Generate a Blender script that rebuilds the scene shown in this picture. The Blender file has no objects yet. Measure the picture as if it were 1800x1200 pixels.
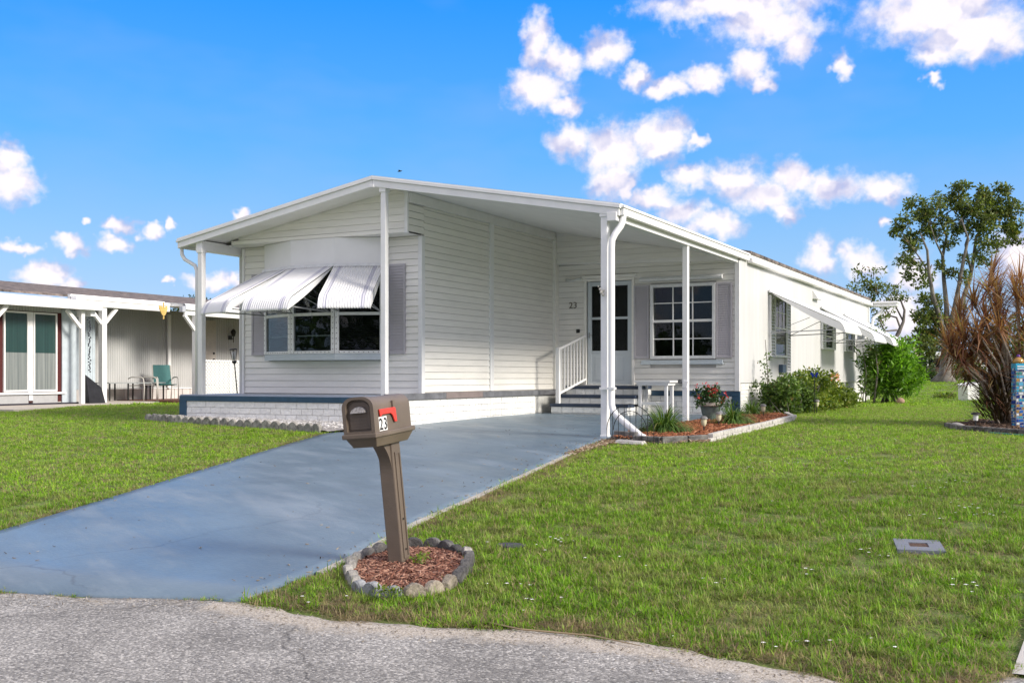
import bpy, math, random
import numpy as np
from mathutils import Vector, Matrix
random.seed(7); rng = np.random.default_rng(11)
SC = bpy.context.scene; COL = SC.collection
R = math.radians

# ------------------------------------------------------------ camera, sun, sky
CAMP = (5.23, -12.61, 0.79); YAW = R(27.54)
FW = (-math.sin(YAW), math.cos(YAW)); RT = (math.cos(YAW), math.sin(YAW)); FPX = 1870.0
cam = bpy.data.cameras.new('camera'); camo = bpy.data.objects.new('camera', cam); COL.objects.link(camo)
camo.location = CAMP; camo.rotation_euler = (R(90), 0, YAW)
cam.sensor_width = 36; cam.lens = 36 * FPX / 1800; cam.shift_y = 61 / 1800; cam.clip_end = 3000; cam.clip_start = 0.1
SC.camera = camo
SUN_EL, SUN_AZ = R(28), R(93)          # azimuth clockwise from +Y
sun = bpy.data.lights.new('sun', 'SUN'); suno = bpy.data.objects.new('sun', sun); COL.objects.link(suno)
sun.energy = 2.45; sun.angle = R(15); sun.color = (1.0, 0.93, 0.83)
sd = Vector((math.sin(SUN_AZ) * math.cos(SUN_EL), math.cos(SUN_AZ) * math.cos(SUN_EL), math.sin(SUN_EL)))
suno.rotation_euler = sd.to_track_quat('Z', 'Y').to_euler(); suno.location = (20, 0, 20)
SC.view_settings.view_transform = 'Standard'; SC.view_settings.look = 'None'
SC.view_settings.exposure = 1.0; SC.view_settings.gamma = 1.0; SC.view_settings.use_curve_mapping = False
SC.cycles.use_denoising = True
SC.cycles.max_bounces = 8; SC.cycles.transparent_max_bounces = 16

world = bpy.data.worlds.new('World'); SC.world = world; world.use_nodes = True
def build_world():
    nt = world.node_tree; nt.nodes.clear(); N = nt.nodes; L = nt.links
    out = N.new('ShaderNodeOutputWorld'); bg = N.new('ShaderNodeBackground'); L.new(bg.outputs[0], out.inputs[0])
    tc = N.new('ShaderNodeTexCoord')
    def m(op, a, b=None, c=None, clamp=False):
        n = N.new('ShaderNodeMath'); n.operation = op; n.use_clamp = clamp
        for i, v in enumerate((a, b, c)):
            if v is None: continue
            if isinstance(v, (int, float)): n.inputs[i].default_value = v
            else: L.new(v, n.inputs[i])
        return n.outputs[0]
    def vm(op, a, b=None, c=None, out=0):
        n = N.new('ShaderNodeVectorMath'); n.operation = op
        for i, v in enumerate((a, b, c)):
            if v is None: continue
            if isinstance(v, tuple): n.inputs[i].default_value = v
            else: L.new(v, n.inputs[i])
        return n.outputs[out]
    d = tc.outputs['Generated']
    sky = N.new('ShaderNodeTexSky'); sky.sky_type = 'NISHITA'; sky.sun_disc = False
    sky.sun_elevation = SUN_EL; sky.sun_rotation = SUN_AZ; sky.air_density = 1.0; sky.dust_density = 0.3; sky.ozone_density = 4.0
    a = vm('DOT_PRODUCT', d, (RT[0], RT[1], 0), out=1); b = vm('DOT_PRODUCT', d, (FW[0], FW[1], 0), out=1)
    az = m('ARCTAN2', a, b)
    sp = N.new('ShaderNodeSeparateXYZ'); L.new(d, sp.inputs[0]); el = m('ARCSINE', sp.outputs[2])
    # deepen the blue with height above the horizon
    hs = N.new('ShaderNodeHueSaturation'); hs.inputs['Hue'].default_value = 0.5; hs.inputs['Saturation'].default_value = 1.0; hs.inputs['Value'].default_value = 1.0
    L.new(sky.outputs[0], hs.inputs['Color'])
    tint = N.new('ShaderNodeValToRGB'); cr = tint.color_ramp
    ELS = [(0.0, (3.0, 3.6, 5.0)), (0.10, (1.75, 3.2, 5.2)), (0.21, (0.55, 2.45, 5.5)), (0.34, (0.05, 1.75, 5.7)), (0.8, (0.04, 1.1, 4.4))]
    while len(cr.elements) < len(ELS): cr.elements.new(0.5)
    for e, (p, c) in zip(cr.elements, ELS): e.position = p; e.color = tuple(x / 7 for x in c) + (1,)
    L.new(m('MULTIPLY', el, 1.0, clamp=True), tint.inputs[0])
    grad = vm('SCALE', tint.outputs[0]); N_ = grad.node; N_.inputs['Scale'].default_value = 7 * SKYK
    mixs = N.new('ShaderNodeMix'); mixs.data_type = 'RGBA'; mixs.inputs[0].default_value = 0.90
    L.new(hs.outputs[0], mixs.inputs[6]); L.new(grad, mixs.inputs[7]); base = mixs.outputs[2]
    # clouds: soft lumps at fixed azimuth / elevation, broken up by noise
    cb = N.new('ShaderNodeCombineXYZ'); L.new(az, cb.inputs[0]); L.new(el, cb.inputs[1]); P0 = cb.outputs[0]
    def noise(vec, scale, detail, rough=0.55, off=(0, 0, 0)):
        n = N.new('ShaderNodeTexNoise'); n.inputs['Scale'].default_value = scale; n.inputs['Detail'].default_value = detail; n.inputs['Roughness'].default_value = rough
        if off != (0, 0, 0): vec = vm('ADD', vec, off)
        L.new(vec, n.inputs['Vector']); return n
    w = noise(P0, 28, 3, 0.6)
    wv = vm('MULTIPLY_ADD', w.outputs['Color'], (0.036, 0.030, 0), P0); wv = vm('ADD', wv, (-0.018, -0.015, 0))
    w2 = noise(P0, 95, 2, 0.6, (3, 1, 0))
    wv = vm('MULTIPLY_ADD', w2.outputs['Color'], (0.012, 0.011, 0), wv); P = vm('ADD', wv, (-0.006, -0.0055, 0))
    acc = None
    for (x, y, rx, ry) in CLOUDS:
        u = (x - 900) / FPX; v = (661 - y) / FPX
        ca, ce = math.atan(u), math.atan(v / math.hypot(1, u))
        sx, sy = FPX / rx / 1.12 * (1 + u * u), FPX / ry / 1.12
        q = vm('MULTIPLY_ADD', P, (sx, sy, 0), (-ca * sx, -ce * sy, 0)); ln = vm('LENGTH', q, out=1)
        acc = ln if acc is None else m('SMOOTH_MIN', acc, ln, 0.22)
    n1 = noise(P0, 62, 8, 0.60, (7, 0, 0)); n0 = noise(P, 34, 2, 0.45, (2, 0, 0)); n1b = noise(P, 34, 2, 0.45, (2, 0.016, 0))
    f = m('SUBTRACT', 1.14, acc)
    f = m('ADD', f, m('MULTIPLY', m('SUBTRACT', n1.outputs[0], 0.5), 0.95))
    # unseen clouds outside the view, cover thickened to add white fill light
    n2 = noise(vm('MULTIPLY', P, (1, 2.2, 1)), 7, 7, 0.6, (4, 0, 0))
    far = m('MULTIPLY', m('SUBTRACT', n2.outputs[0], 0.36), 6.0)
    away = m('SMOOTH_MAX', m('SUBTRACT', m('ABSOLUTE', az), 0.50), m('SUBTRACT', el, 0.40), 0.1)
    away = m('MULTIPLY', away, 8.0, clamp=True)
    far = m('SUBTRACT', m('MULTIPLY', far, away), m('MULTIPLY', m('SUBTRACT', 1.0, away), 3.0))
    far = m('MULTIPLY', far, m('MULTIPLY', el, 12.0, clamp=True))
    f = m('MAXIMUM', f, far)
    mr = N.new('ShaderNodeMapRange'); mr.interpolation_type = 'SMOOTHSTEP'; L.new(f, mr.inputs[0]); mr.inputs[1].default_value = 0.0; mr.inputs[2].default_value = 0.78
    alpha = m('MULTIPLY', mr.outputs[0], 0.96)
    relief = m('MULTIPLY_ADD', m('SUBTRACT', n0.outputs[0], n1b.outputs[0]), 3.6, 0.42)
    relief = m('ADD', relief, m('MULTIPLY', f, 0.75), clamp=True)
    cc = N.new('ShaderNodeMix'); cc.data_type = 'RGBA'; L.new(relief, cc.inputs[0])
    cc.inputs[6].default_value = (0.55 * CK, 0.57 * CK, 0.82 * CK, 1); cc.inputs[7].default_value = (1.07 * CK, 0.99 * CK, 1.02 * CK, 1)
    # thin high veil
    v1 = noise(vm('MULTIPLY', P0, (1, 2.5, 1)), 3.0, 4, 0.6, (9, 0, 0))
    veil = m('MULTIPLY', m('SUBTRACT', v1.outputs[0], 0.45), 0.9, clamp=True)
    mv = N.new('ShaderNodeMix'); mv.data_type = 'RGBA'; L.new(veil, mv.inputs[0]); L.new(base, mv.inputs[6]); mv.inputs[7].default_value = (0.42 * CK, 0.55 * CK, 0.95 * CK, 1)
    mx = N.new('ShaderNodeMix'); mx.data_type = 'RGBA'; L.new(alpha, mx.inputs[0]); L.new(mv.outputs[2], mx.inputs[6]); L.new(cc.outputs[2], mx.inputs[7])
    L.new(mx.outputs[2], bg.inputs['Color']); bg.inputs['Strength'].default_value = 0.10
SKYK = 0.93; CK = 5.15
CLOUDS = [(945,75,30,45),(985,105,42,30),(945,160,55,38),(990,188,35,18),(1065,92,42,34),
 (1125,135,30,20),(1175,158,45,20),(1240,140,50,22),(1318,118,42,32),(1340,150,22,18),
 (1290,8,165,32),(1350,45,100,36),(1400,82,36,24),(1650,15,150,50),(1710,62,120,42),(1640,98,42,20),(1640,144,16,12),(1480,112,22,26),
 (1000,250,42,36),(1075,260,62,50),(1160,248,58,42),(1075,318,45,36),(1225,250,18,14),
 (1215,310,48,24),(1290,318,58,34),(1345,345,60,34),(1395,308,44,28),(1460,325,60,30),(1545,332,52,26),(1380,374,28,20),
 (1150,350,42,24),(1200,372,45,26),(1255,398,55,28),(1108,332,18,20),
 (1440,450,38,34),(1515,458,36,28),(1600,480,45,40),(1560,390,12,10),(1590,555,50,40),(1785,450,60,40),
 (12,285,32,34),(30,322,50,34),(75,486,46,24),(120,505,30,14),(425,378,20,10),(372,493,48,16),(412,490,14,12),
 (125,430,34,16),(208,427,32,15),(213,397,26,14),(268,409,25,13),(307,400,12,14),(158,387,9,9),(35,433,36,10),(300,495,10,7)]
build_world()

# ------------------------------------------------------------ helpers
def gz(X, Y):
    t = min(1, max(0, (Y + 8.6) / 9.6)); b = -0.41 + 0.44 * (1 - (1 - t) ** 1.25)
    b += 0.07 * min(1, max(0, (Y - 1) / 5))
    if Y < -8.6: b = -0.41 - 0.02 * min(1, (-8.6 - Y) / 4)
    b += 0.012 * min(7, max(0, -X)) * min(1, max(0, (Y + 7) / 6)) * min(1, max(0, 1 - (Y - 3) / 4))
    s = min(1, max(0, (Y - 18) / 18)); b += 0.43 * s * s * (3 - 2 * s)
    return b

MATS = {}
def mat(name, base, rough=0.6, vary=0.08, scale=8.0, bump=0.0, bscale=60.0, spec=0.4, metallic=0.0, col2=None, detail=6, stretch=None, coords='Object', trans=0.0):
    if name in MATS: return MATS[name]
    mt = bpy.data.materials.new(name); mt.use_nodes = True; nt = mt.node_tree; N = nt.nodes; L = nt.links
    bs = N['Principled BSDF']; bs.inputs['Roughness'].default_value = rough; bs.inputs['Metallic'].default_value = metallic
    bs.inputs['Specular IOR Level'].default_value = spec
    geo = N.new('ShaderNodeNewGeometry'); vec = geo.outputs['Position']
    if stretch:
        mp = N.new('ShaderNodeMapping'); mp.inputs['Scale'].default_value = stretch; L.new(vec, mp.inputs[0]); vec = mp.outputs[0]
    n = N.new('ShaderNodeTexNoise'); n.inputs['Scale'].default_value = scale; n.inputs['Detail'].default_value = detail; n.inputs['Roughness'].default_value = 0.6; L.new(vec, n.inputs['Vector'])
    mr = N.new('ShaderNodeMapRange'); L.new(n.outputs[0], mr.inputs[0]); mr.inputs[1].default_value = 0.3; mr.inputs[2].default_value = 0.7
    mx = N.new('ShaderNodeMix'); mx.data_type = 'RGBA'; L.new(mr.outputs[0], mx.inputs[0])
    c1 = tuple(max(0, c * (1 - vary)) for c in base); c2 = col2 or tuple(min(1, c * (1 + vary)) for c in base)
    mx.inputs[6].default_value = (*c1, 1); mx.inputs[7].default_value = (*c2, 1)
    L.new(mx.outputs[2], bs.inputs['Base Color'])
    if bump:
        n2 = N.new('ShaderNodeTexNoise'); n2.inputs['Scale'].default_value = bscale; n2.inputs['Detail'].default_value = 4; L.new(vec, n2.inputs['Vector'])
        bp = N.new('ShaderNodeBump'); bp.inputs['Strength'].default_value = bump; bp.inputs['Distance'].default_value = 0.01; L.new(n2.outputs[0], bp.inputs['Height']); L.new(bp.outputs[0], bs.inputs['Normal'])
    MATS[name] = mt; return mt
def rand_tint(mt, amt=0.25):
    """per-object / per-instance lightness change"""
    N = mt.node_tree.nodes; L = mt.node_tree.links; bs = N['Principled BSDF']
    src = bs.inputs['Base Color'].links[0].from_socket
    oi = N.new('ShaderNodeObjectInfo'); mr = N.new('ShaderNodeMapRange'); L.new(oi.outputs['Random'], mr.inputs[0]); mr.inputs[3].default_value = 1 - amt; mr.inputs[4].default_value = 1 + amt
    v = N.new('ShaderNodeVectorMath'); v.operation = 'SCALE'; L.new(src, v.inputs[0]); L.new(mr.outputs[0], v.inputs['Scale']); L.new(v.outputs[0], bs.inputs['Base Color'])
    return mt
def glass(name, tint=(0.02, 0.025, 0.03), refl=1.0):
    mt = bpy.data.materials.new(name); mt.use_nodes = True; nt = mt.node_tree; N = nt.nodes; L = nt.links
    N.remove(N['Principled BSDF']); out = N['Material Output']
    fr = N.new('ShaderNodeFresnel'); fr.inputs[0].default_value = 1.55
    n = N.new('ShaderNodeTexNoise'); n.inputs['Scale'].default_value = 3.0; geo = N.new('ShaderNodeNewGeometry'); L.new(geo.outputs['Position'], n.inputs['Vector'])
    bp = N.new('ShaderNodeBump'); bp.inputs['Strength'].default_value = 0.06; bp.inputs['Distance'].default_value = 0.02; L.new(n.outputs[0], bp.inputs['Height'])
    g = N.new('ShaderNodeBsdfGlossy'); g.inputs['Roughness'].default_value = 0.02; L.new(bp.outputs[0], g.inputs['Normal'])
    t = N.new('ShaderNodeBsdfTransparent'); t.inputs[0].default_value = (0.62, 0.66, 0.66, 1)
    mm = N.new('ShaderNodeMath'); mm.operation = 'MULTIPLY_ADD'; L.new(fr.outputs[0], mm.inputs[0]); mm.inputs[1].default_value = refl; mm.inputs[2].default_value = 0.0
    ms = N.new('ShaderNodeMixShader'); L.new(mm.outputs[0], ms.inputs[0]); L.new(t.outputs[0], ms.inputs[1]); L.new(g.outputs[0], ms.inputs[2]); L.new(ms.outputs[0], out.inputs[0])
    MATS[name] = mt; return mt

def link(o, parent=None):
    COL.objects.link(o)
    if parent is not None: o.parent = parent
    return o
def thing(name, label, cat, loc=(0, 0, 0), rotz=0.0, group=None):
    o = bpy.data.objects.new(name, None); COL.objects.link(o); o.location = loc; o.rotation_euler = (0, 0, rotz)
    o['label'] = label; o['category'] = cat
    if group: o['group'] = group
    return o
def tag(o, label, cat, group=None):
    o['label'] = label; o['category'] = cat
    if group: o['group'] = group
    return o
class MB:
    def __init__(s): s.v = []; s.f = []
    def quad(s, a, b, c, d):
        i = len(s.v); s.v += [a, b, c, d]; s.f.append((i, i + 1, i + 2, i + 3))
    def poly(s, pts):
        i = len(s.v); s.v += list(pts); s.f.append(tuple(range(i, i + len(pts))))
    def hexa(s, p):      # 8 pts: bottom 4 ccw, top 4
        i = len(s.v); s.v += [tuple(q) for q in p]
        for f in ((3, 2, 1, 0), (4, 5, 6, 7), (0, 1, 5, 4), (1, 2, 6, 5), (2, 3, 7, 6), (3, 0, 4, 7)): s.f.append(tuple(i + k for k in f))
        return s
    def box(s, x0, x1, y0, y1, z0, z1):
        return s.hexa([(x0, y0, z0), (x1, y0, z0), (x1, y1, z0), (x0, y1, z0), (x0, y0, z1), (x1, y0, z1), (x1, y1, z1), (x0, y1, z1)])
    def bar(s, a, b, w, h=None, up=(0, 0, 1)):
        """rectangular bar from a to b, w wide, h high"""
        a = Vector(a); b = Vector(b); h = h or w; d = (b - a).normalized(); u = Vector(up)
        if abs(d.dot(u)) > 0.99: u = Vector((0, 1, 0))
        sx = d.cross(u).normalized() * w / 2; sz = sx.cross(d).normalized() * h / 2
        return s.hexa([a - sx - sz, a + sx - sz, b + sx - sz, b - sx - sz, a - sx + sz, a + sx + sz, b + sx + sz, b - sx + sz])
    def tube(s, pts, r, n=8, caps=True):
        pts = [Vector(p) for p in pts]; rs = r if isinstance(r, (list, tuple)) else [r] * len(pts)
        rings = []; prev = None
        for k, p in enumerate(pts):
            d = (pts[min(k + 1, len(pts) - 1)] - pts[max(k - 1, 0)]).normalized()
            if prev is None:
                u = Vector((0, 0, 1)) if abs(d.z) < 0.9 else Vector((1, 0, 0)); x = d.cross(u).normalized()
            else: x = (prev - d * prev.dot(d)).normalized()
            prev = x; y = d.cross(x); i = len(s.v)
            for j in range(n):
                t = 2 * math.pi * j / n; s.v.append(tuple(p + (x * math.cos(t) + y * math.sin(t)) * rs[k]))
            rings.append(i)
        for k in range(len(rings) - 1):
            for j in range(n):
                s.f.append((rings[k] + j, rings[k] + (j + 1) % n, rings[k + 1] + (j + 1) % n, rings[k + 1] + j))
        if caps:
            s.f.append(tuple(rings[0] + j for j in reversed(range(n)))); s.f.append(tuple(rings[-1] + j for j in range(n)))
        return s
    def lathe(s, prof, n=20, c=(0, 0, 0)):
        rings = []
        for (r, z) in prof:
            i = len(s.v); rings.append(i)
            for j in range(n): t = 2 * math.pi * j / n; s.v.append((c[0] + r * math.cos(t), c[1] + r * math.sin(t), c[2] + z))
        for k in range(len(rings) - 1):
            for j in range(n): s.f.append((rings[k] + j, rings[k] + (j + 1) % n, rings[k + 1] + (j + 1) % n, rings[k + 1] + j))
        s.f.append(tuple(rings[0] + j for j in reversed(range(n)))); s.f.append(tuple(rings[-1] + j for j in range(n)))
        return s
    def prism(s, pts, z0, z1):
        n = len(pts); i = len(s.v)
        s.v += [(p[0], p[1], z0) for p in pts] + [(p[0], p[1], z1) for p in pts]
        s.f.append(tuple(i + k for k in reversed(range(n)))); s.f.append(tuple(i + n + k for k in range(n)))
        for k in range(n): s.f.append((i + k, i + (k + 1) % n, i + n + (k + 1) % n, i + n + k))
        return s
    def mesh(s, name, smooth=False):
        me = bpy.data.meshes.new(name); me.from_pydata([tuple(v) for v in s.v], [], s.f); me.update()
        if smooth: me.polygons.foreach_set('use_smooth', [True] * len(me.polygons))
        return me
    def build(s, name, material, parent=None, bevel=0.0, smooth=False, stuff=False, auto=False):
        me = s.mesh(name, smooth); me.materials.append(material)
        o = bpy.data.objects.new(name, me); link(o, parent)
        if bevel:
            b = o.modifiers.new('bevel', 'BEVEL'); b.width = bevel; b.segments = 2; b.limit_method = 'ANGLE'
        if stuff: o['kind'] = 'stuff'
        if auto and smooth:
            me.set_sharp_from_angle(angle=R(40))
        return o
def inst(name, me, parent, loc=(0, 0, 0), rot=(0, 0, 0), scale=(1, 1, 1)):
    o = bpy.data.objects.new(name, me); link(o, parent); o.location = loc; o.rotation_euler = rot; o.scale = scale; return o
def struct(o): o['kind'] = 'structure'; return o
def copy_tree(src, loc, rotz, label, scale=None):
    r = src.copy(); COL.objects.link(r); r.location = loc; r.rotation_euler = (0, 0, rotz); r['label'] = label
    if scale: r.scale = (scale,) * 3
    for ch in list(src.children):
        c = ch.copy(); COL.objects.link(c); c.parent = r
        for g in list(ch.children):
            h = g.copy(); COL.objects.link(h); h.parent = c
    return r
def np_mesh(name, verts, quads, material, parent=None, stuff=False):
    me = bpy.data.meshes.new(name); nv, nf = len(verts), len(quads); k = quads.shape[1]
    me.vertices.add(nv); me.vertices.foreach_set('co', np.ascontiguousarray(verts, dtype=np.float32).ravel())
    me.loops.add(nf * k); me.loops.foreach_set('vertex_index', np.ascontiguousarray(quads, dtype=np.int32).ravel())
    me.polygons.add(nf); me.polygons.foreach_set('loop_start', np.arange(0, nf * k, k, dtype=np.int32))
    me.update(calc_edges=True); me.materials.append(material)
    o = bpy.data.objects.new(name, me); link(o, parent)
    if stuff: o['kind'] = 'stuff'
    return o
def px(x, y, d):
    """a place d metres away along the level view direction, for the far planting and houses"""
    a = (x - 900) / FPX * d
    return (CAMP[0] + RT[0] * a + FW[0] * d, CAMP[1] + RT[1] * a + FW[1] * d, CAMP[2] - (y - 661) / FPX * d)

# ------------------------------------------------------------ materials
WHITE = mat('white_paint', (0.83, 0.83, 0.82), 0.35, 0.05, 4, 0.05, 30)
VINYL = mat('vinyl_siding', (0.87, 0.85, 0.795), 0.42, 0.05, 2.5, 0.12, 90, stretch=(1, 1, 8))
BAYW = mat('bay_panel_paint', (0.82, 0.82, 0.81), 0.45, 0.04, 2.0)
SMOOTHW = mat('smooth_wall', (0.61, 0.61, 0.605), 0.45, 0.085, 3.0, 0.10, 5, stretch=(1, 1, 0.12))
SOFFIT = mat('soffit_paint', (0.84, 0.825, 0.80), 0.5, 0.05, 4, 0.08, 60)
BRICKW = mat('painted_brick', (0.83, 0.83, 0.80), 0.55, 0.07, 18, 0.75, 38)
MORTAR = mat('painted_mortar', (0.66, 0.66, 0.63), 0.7, 0.1, 20, 0.5, 70)
BLUE = mat('blue_trim_paint', (0.026, 0.072, 0.125), 0.42, 0.18, 6, 0.2, 50)
GREYCAP = mat('worn_cap_paint', (0.16, 0.165, 0.18), 0.55, 0.3, 5, 0.3, 40)
SHUT = mat('shutter_mauve', (0.47, 0.45, 0.48), 0.5, 0.05, 5)
ALU = mat('mill_aluminium', (0.72, 0.73, 0.73), 0.38, 0.08, 14, metallic=0.15)
AWN = mat('awning_white', (0.82, 0.82, 0.82), 0.3, 0.04, 5)
AWNG = mat('awning_stripe', (0.55, 0.55, 0.62), 0.35, 0.05, 5)
rand_tint(VINYL, .025); rand_tint(BRICKW, .06)
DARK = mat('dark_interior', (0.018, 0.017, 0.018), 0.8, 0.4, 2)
BLIND = mat('blind_slats', (0.13, 0.125, 0.12), 0.5, 0.1, 3)
GLASS = glass('window_glass', refl=0.38)
GLASSB = glass('reflective_glass', refl=0.5)
GAP = mat('siding_shadow_gap', (0.52, 0.51, 0.49), 0.9, 0.1, 5)  # backing greyed to stand in for the shadow line under each plank
BLACK = mat('black_metal', (0.02, 0.02, 0.02), 0.45, 0.3, 20)
STEEL = mat('awning_arm', (0.35, 0.36, 0.37), 0.4, 0.1, 10, metallic=0.5)
DOORP = mat('door_panel', (0.58, 0.63, 0.66), 0.4, 0.04, 4)
SHING = mat('shingles', (0.05, 0.045, 0.045), 0.9, 0.3, 6, 0.5, 60, col2=(0.26, 0.21, 0.185), detail=3)
ROOFW = mat('white_roof_sheet', (0.72, 0.73, 0.72), 0.5, 0.06, 2)
# ------------------------------------------------------------ ground, road, driveway
def smoothedge(pts, n=4):
    out = []
    for i in range(len(pts) - 1):
        for k in range(n): t = k / n; out.append((pts[i][0] * (1 - t) + pts[i + 1][0] * t, pts[i][1] * (1 - t) + pts[i + 1][1] * t))
    out.append(pts[-1]); return out
def grid_ground():
    xs = sorted(set([-400, -250, -150, -100, -70, -50] + list(np.arange(-40, 40.01, 1.0)) + list(np.arange(-8, 8.01, 0.4).round(3)) + [50, 70, 100, 150, 250, 400]))
    ys = sorted(set([-200, -100, -60, -40, -25] + list(np.arange(-20, 40.01, 1.0)) + list(np.arange(-10, 8.01, 0.4).round(3)) + [45, 50, 60, 80, 100, 150, 250, 500, 900]))
    v = [(x, y, gz(x, y) - 0.006) for y in ys for x in xs]; nx = len(xs)
    q = [(j * nx + i, j * nx + i + 1, (j + 1) * nx + i + 1, (j + 1) * nx + i) for j in range(len(ys) - 1) for i in range(nx - 1)]
    return np.array(v), np.array(q)
def soil_mat():
    mt = mat('lawn_soil', (0.10, 0.085, 0.045), 0.95, 0.3, 3.0, 0.8, 60)
    N = mt.node_tree.nodes; L = mt.node_tree.links; bs = N['Principled BSDF']
    geo = N.new('ShaderNodeNewGeometry')
    n1 = N.new('ShaderNodeTexNoise'); n1.inputs['Scale'].default_value = 0.9; n1.inputs['Detail'].default_value = 8; n1.inputs['Roughness'].default_value = 0.7; L.new(geo.outputs[0], n1.inputs['Vector'])
    n2 = N.new('ShaderNodeTexNoise'); n2.inputs['Scale'].default_value = 45; n2.inputs['Detail'].default_value = 5; L.new(geo.outputs[0], n2.inputs['Vector'])
    r = N.new('ShaderNodeValToRGB'); e = r.color_ramp.elements
    e[0].position = 0.3; e[0].color = (0.07, 0.13, 0.02, 1); e[1].position = 0.72; e[1].color = (0.20, 0.165, 0.085, 1)
    m1 = e = r.color_ramp.elements.new(0.5); m1.color = (0.13, 0.18, 0.04, 1)
    a = N.new('ShaderNodeMath'); a.operation = 'MULTIPLY_ADD'; L.new(n2.outputs[0], a.inputs[0]); a.inputs[1].default_value = 0.55
    b = N.new('ShaderNodeMath'); b.operation = 'MULTIPLY'; L.new(n1.outputs[0], b.inputs[0]); b.inputs[1].default_value = 0.45; L.new(b.outputs[0], a.inputs[2])
    L.new(a.outputs[0], r.inputs[0]); L.new(r.outputs[0], bs.inputs['Base Color'])
    return mt
gv, gq = grid_ground()
lawn = struct(np_mesh('lawn', gv, gq, soil_mat()))

ROAD_EDGE = [(-60, -10.4), (-20, -9.6), (-6, -9.0), (-2.5, -8.85), (0.0, -8.70), (0.7, -8.52), (1.25, -8.34), (1.6, -8.36), (2.1, -8.42), (2.7, -8.30), (3.2, -8.18), (3.8, -8.22), (4.45, -8.37), (4.8, -8.36), (4.93, -8.22), (5.03, -8.0), (7, -7.8), (12, -7.6), (30, -7.2), (60, -6)]
def road_z(X, Y): return gz(X, min(Y, -8.2)) + 0.004
def road():
    e = [q_ for a_, b_ in zip(ROAD_EDGE, ROAD_EDGE[1:]) for q_ in [(a_[0] + (b_[0] - a_[0]) * k_ / (12 if -3 < a_[0] < 5 else 3), a_[1] + (b_[1] - a_[1]) * k_ / (12 if -3 < a_[0] < 5 else 3)) for k_ in range(12 if -3 < a_[0] < 5 else 3)]] + [ROAD_EDGE[-1]]; rows = [0, 0.05, 0.11, 0.2, 0.34, 0.6, 1.2, 2.5, 5, 10, 20]
    v = []; q = []; n = len(e)
    for r_ in rows:
        for (x, y) in e:
            jit = (0.02 * math.sin(x * 9.1) + 0.015 * math.sin(x * 23.7)) * max(0, 1 - r_ * 4)
            v.append((x, y - r_ + jit, road_z(x, y - r_)))
    for j in range(len(rows) - 1):
        for i in range(n - 1): q.append(((j + 1) * n + i, (j + 1) * n + i + 1, j * n + i + 1, j * n + i))
    return np.array(v), np.array(q)
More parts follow.
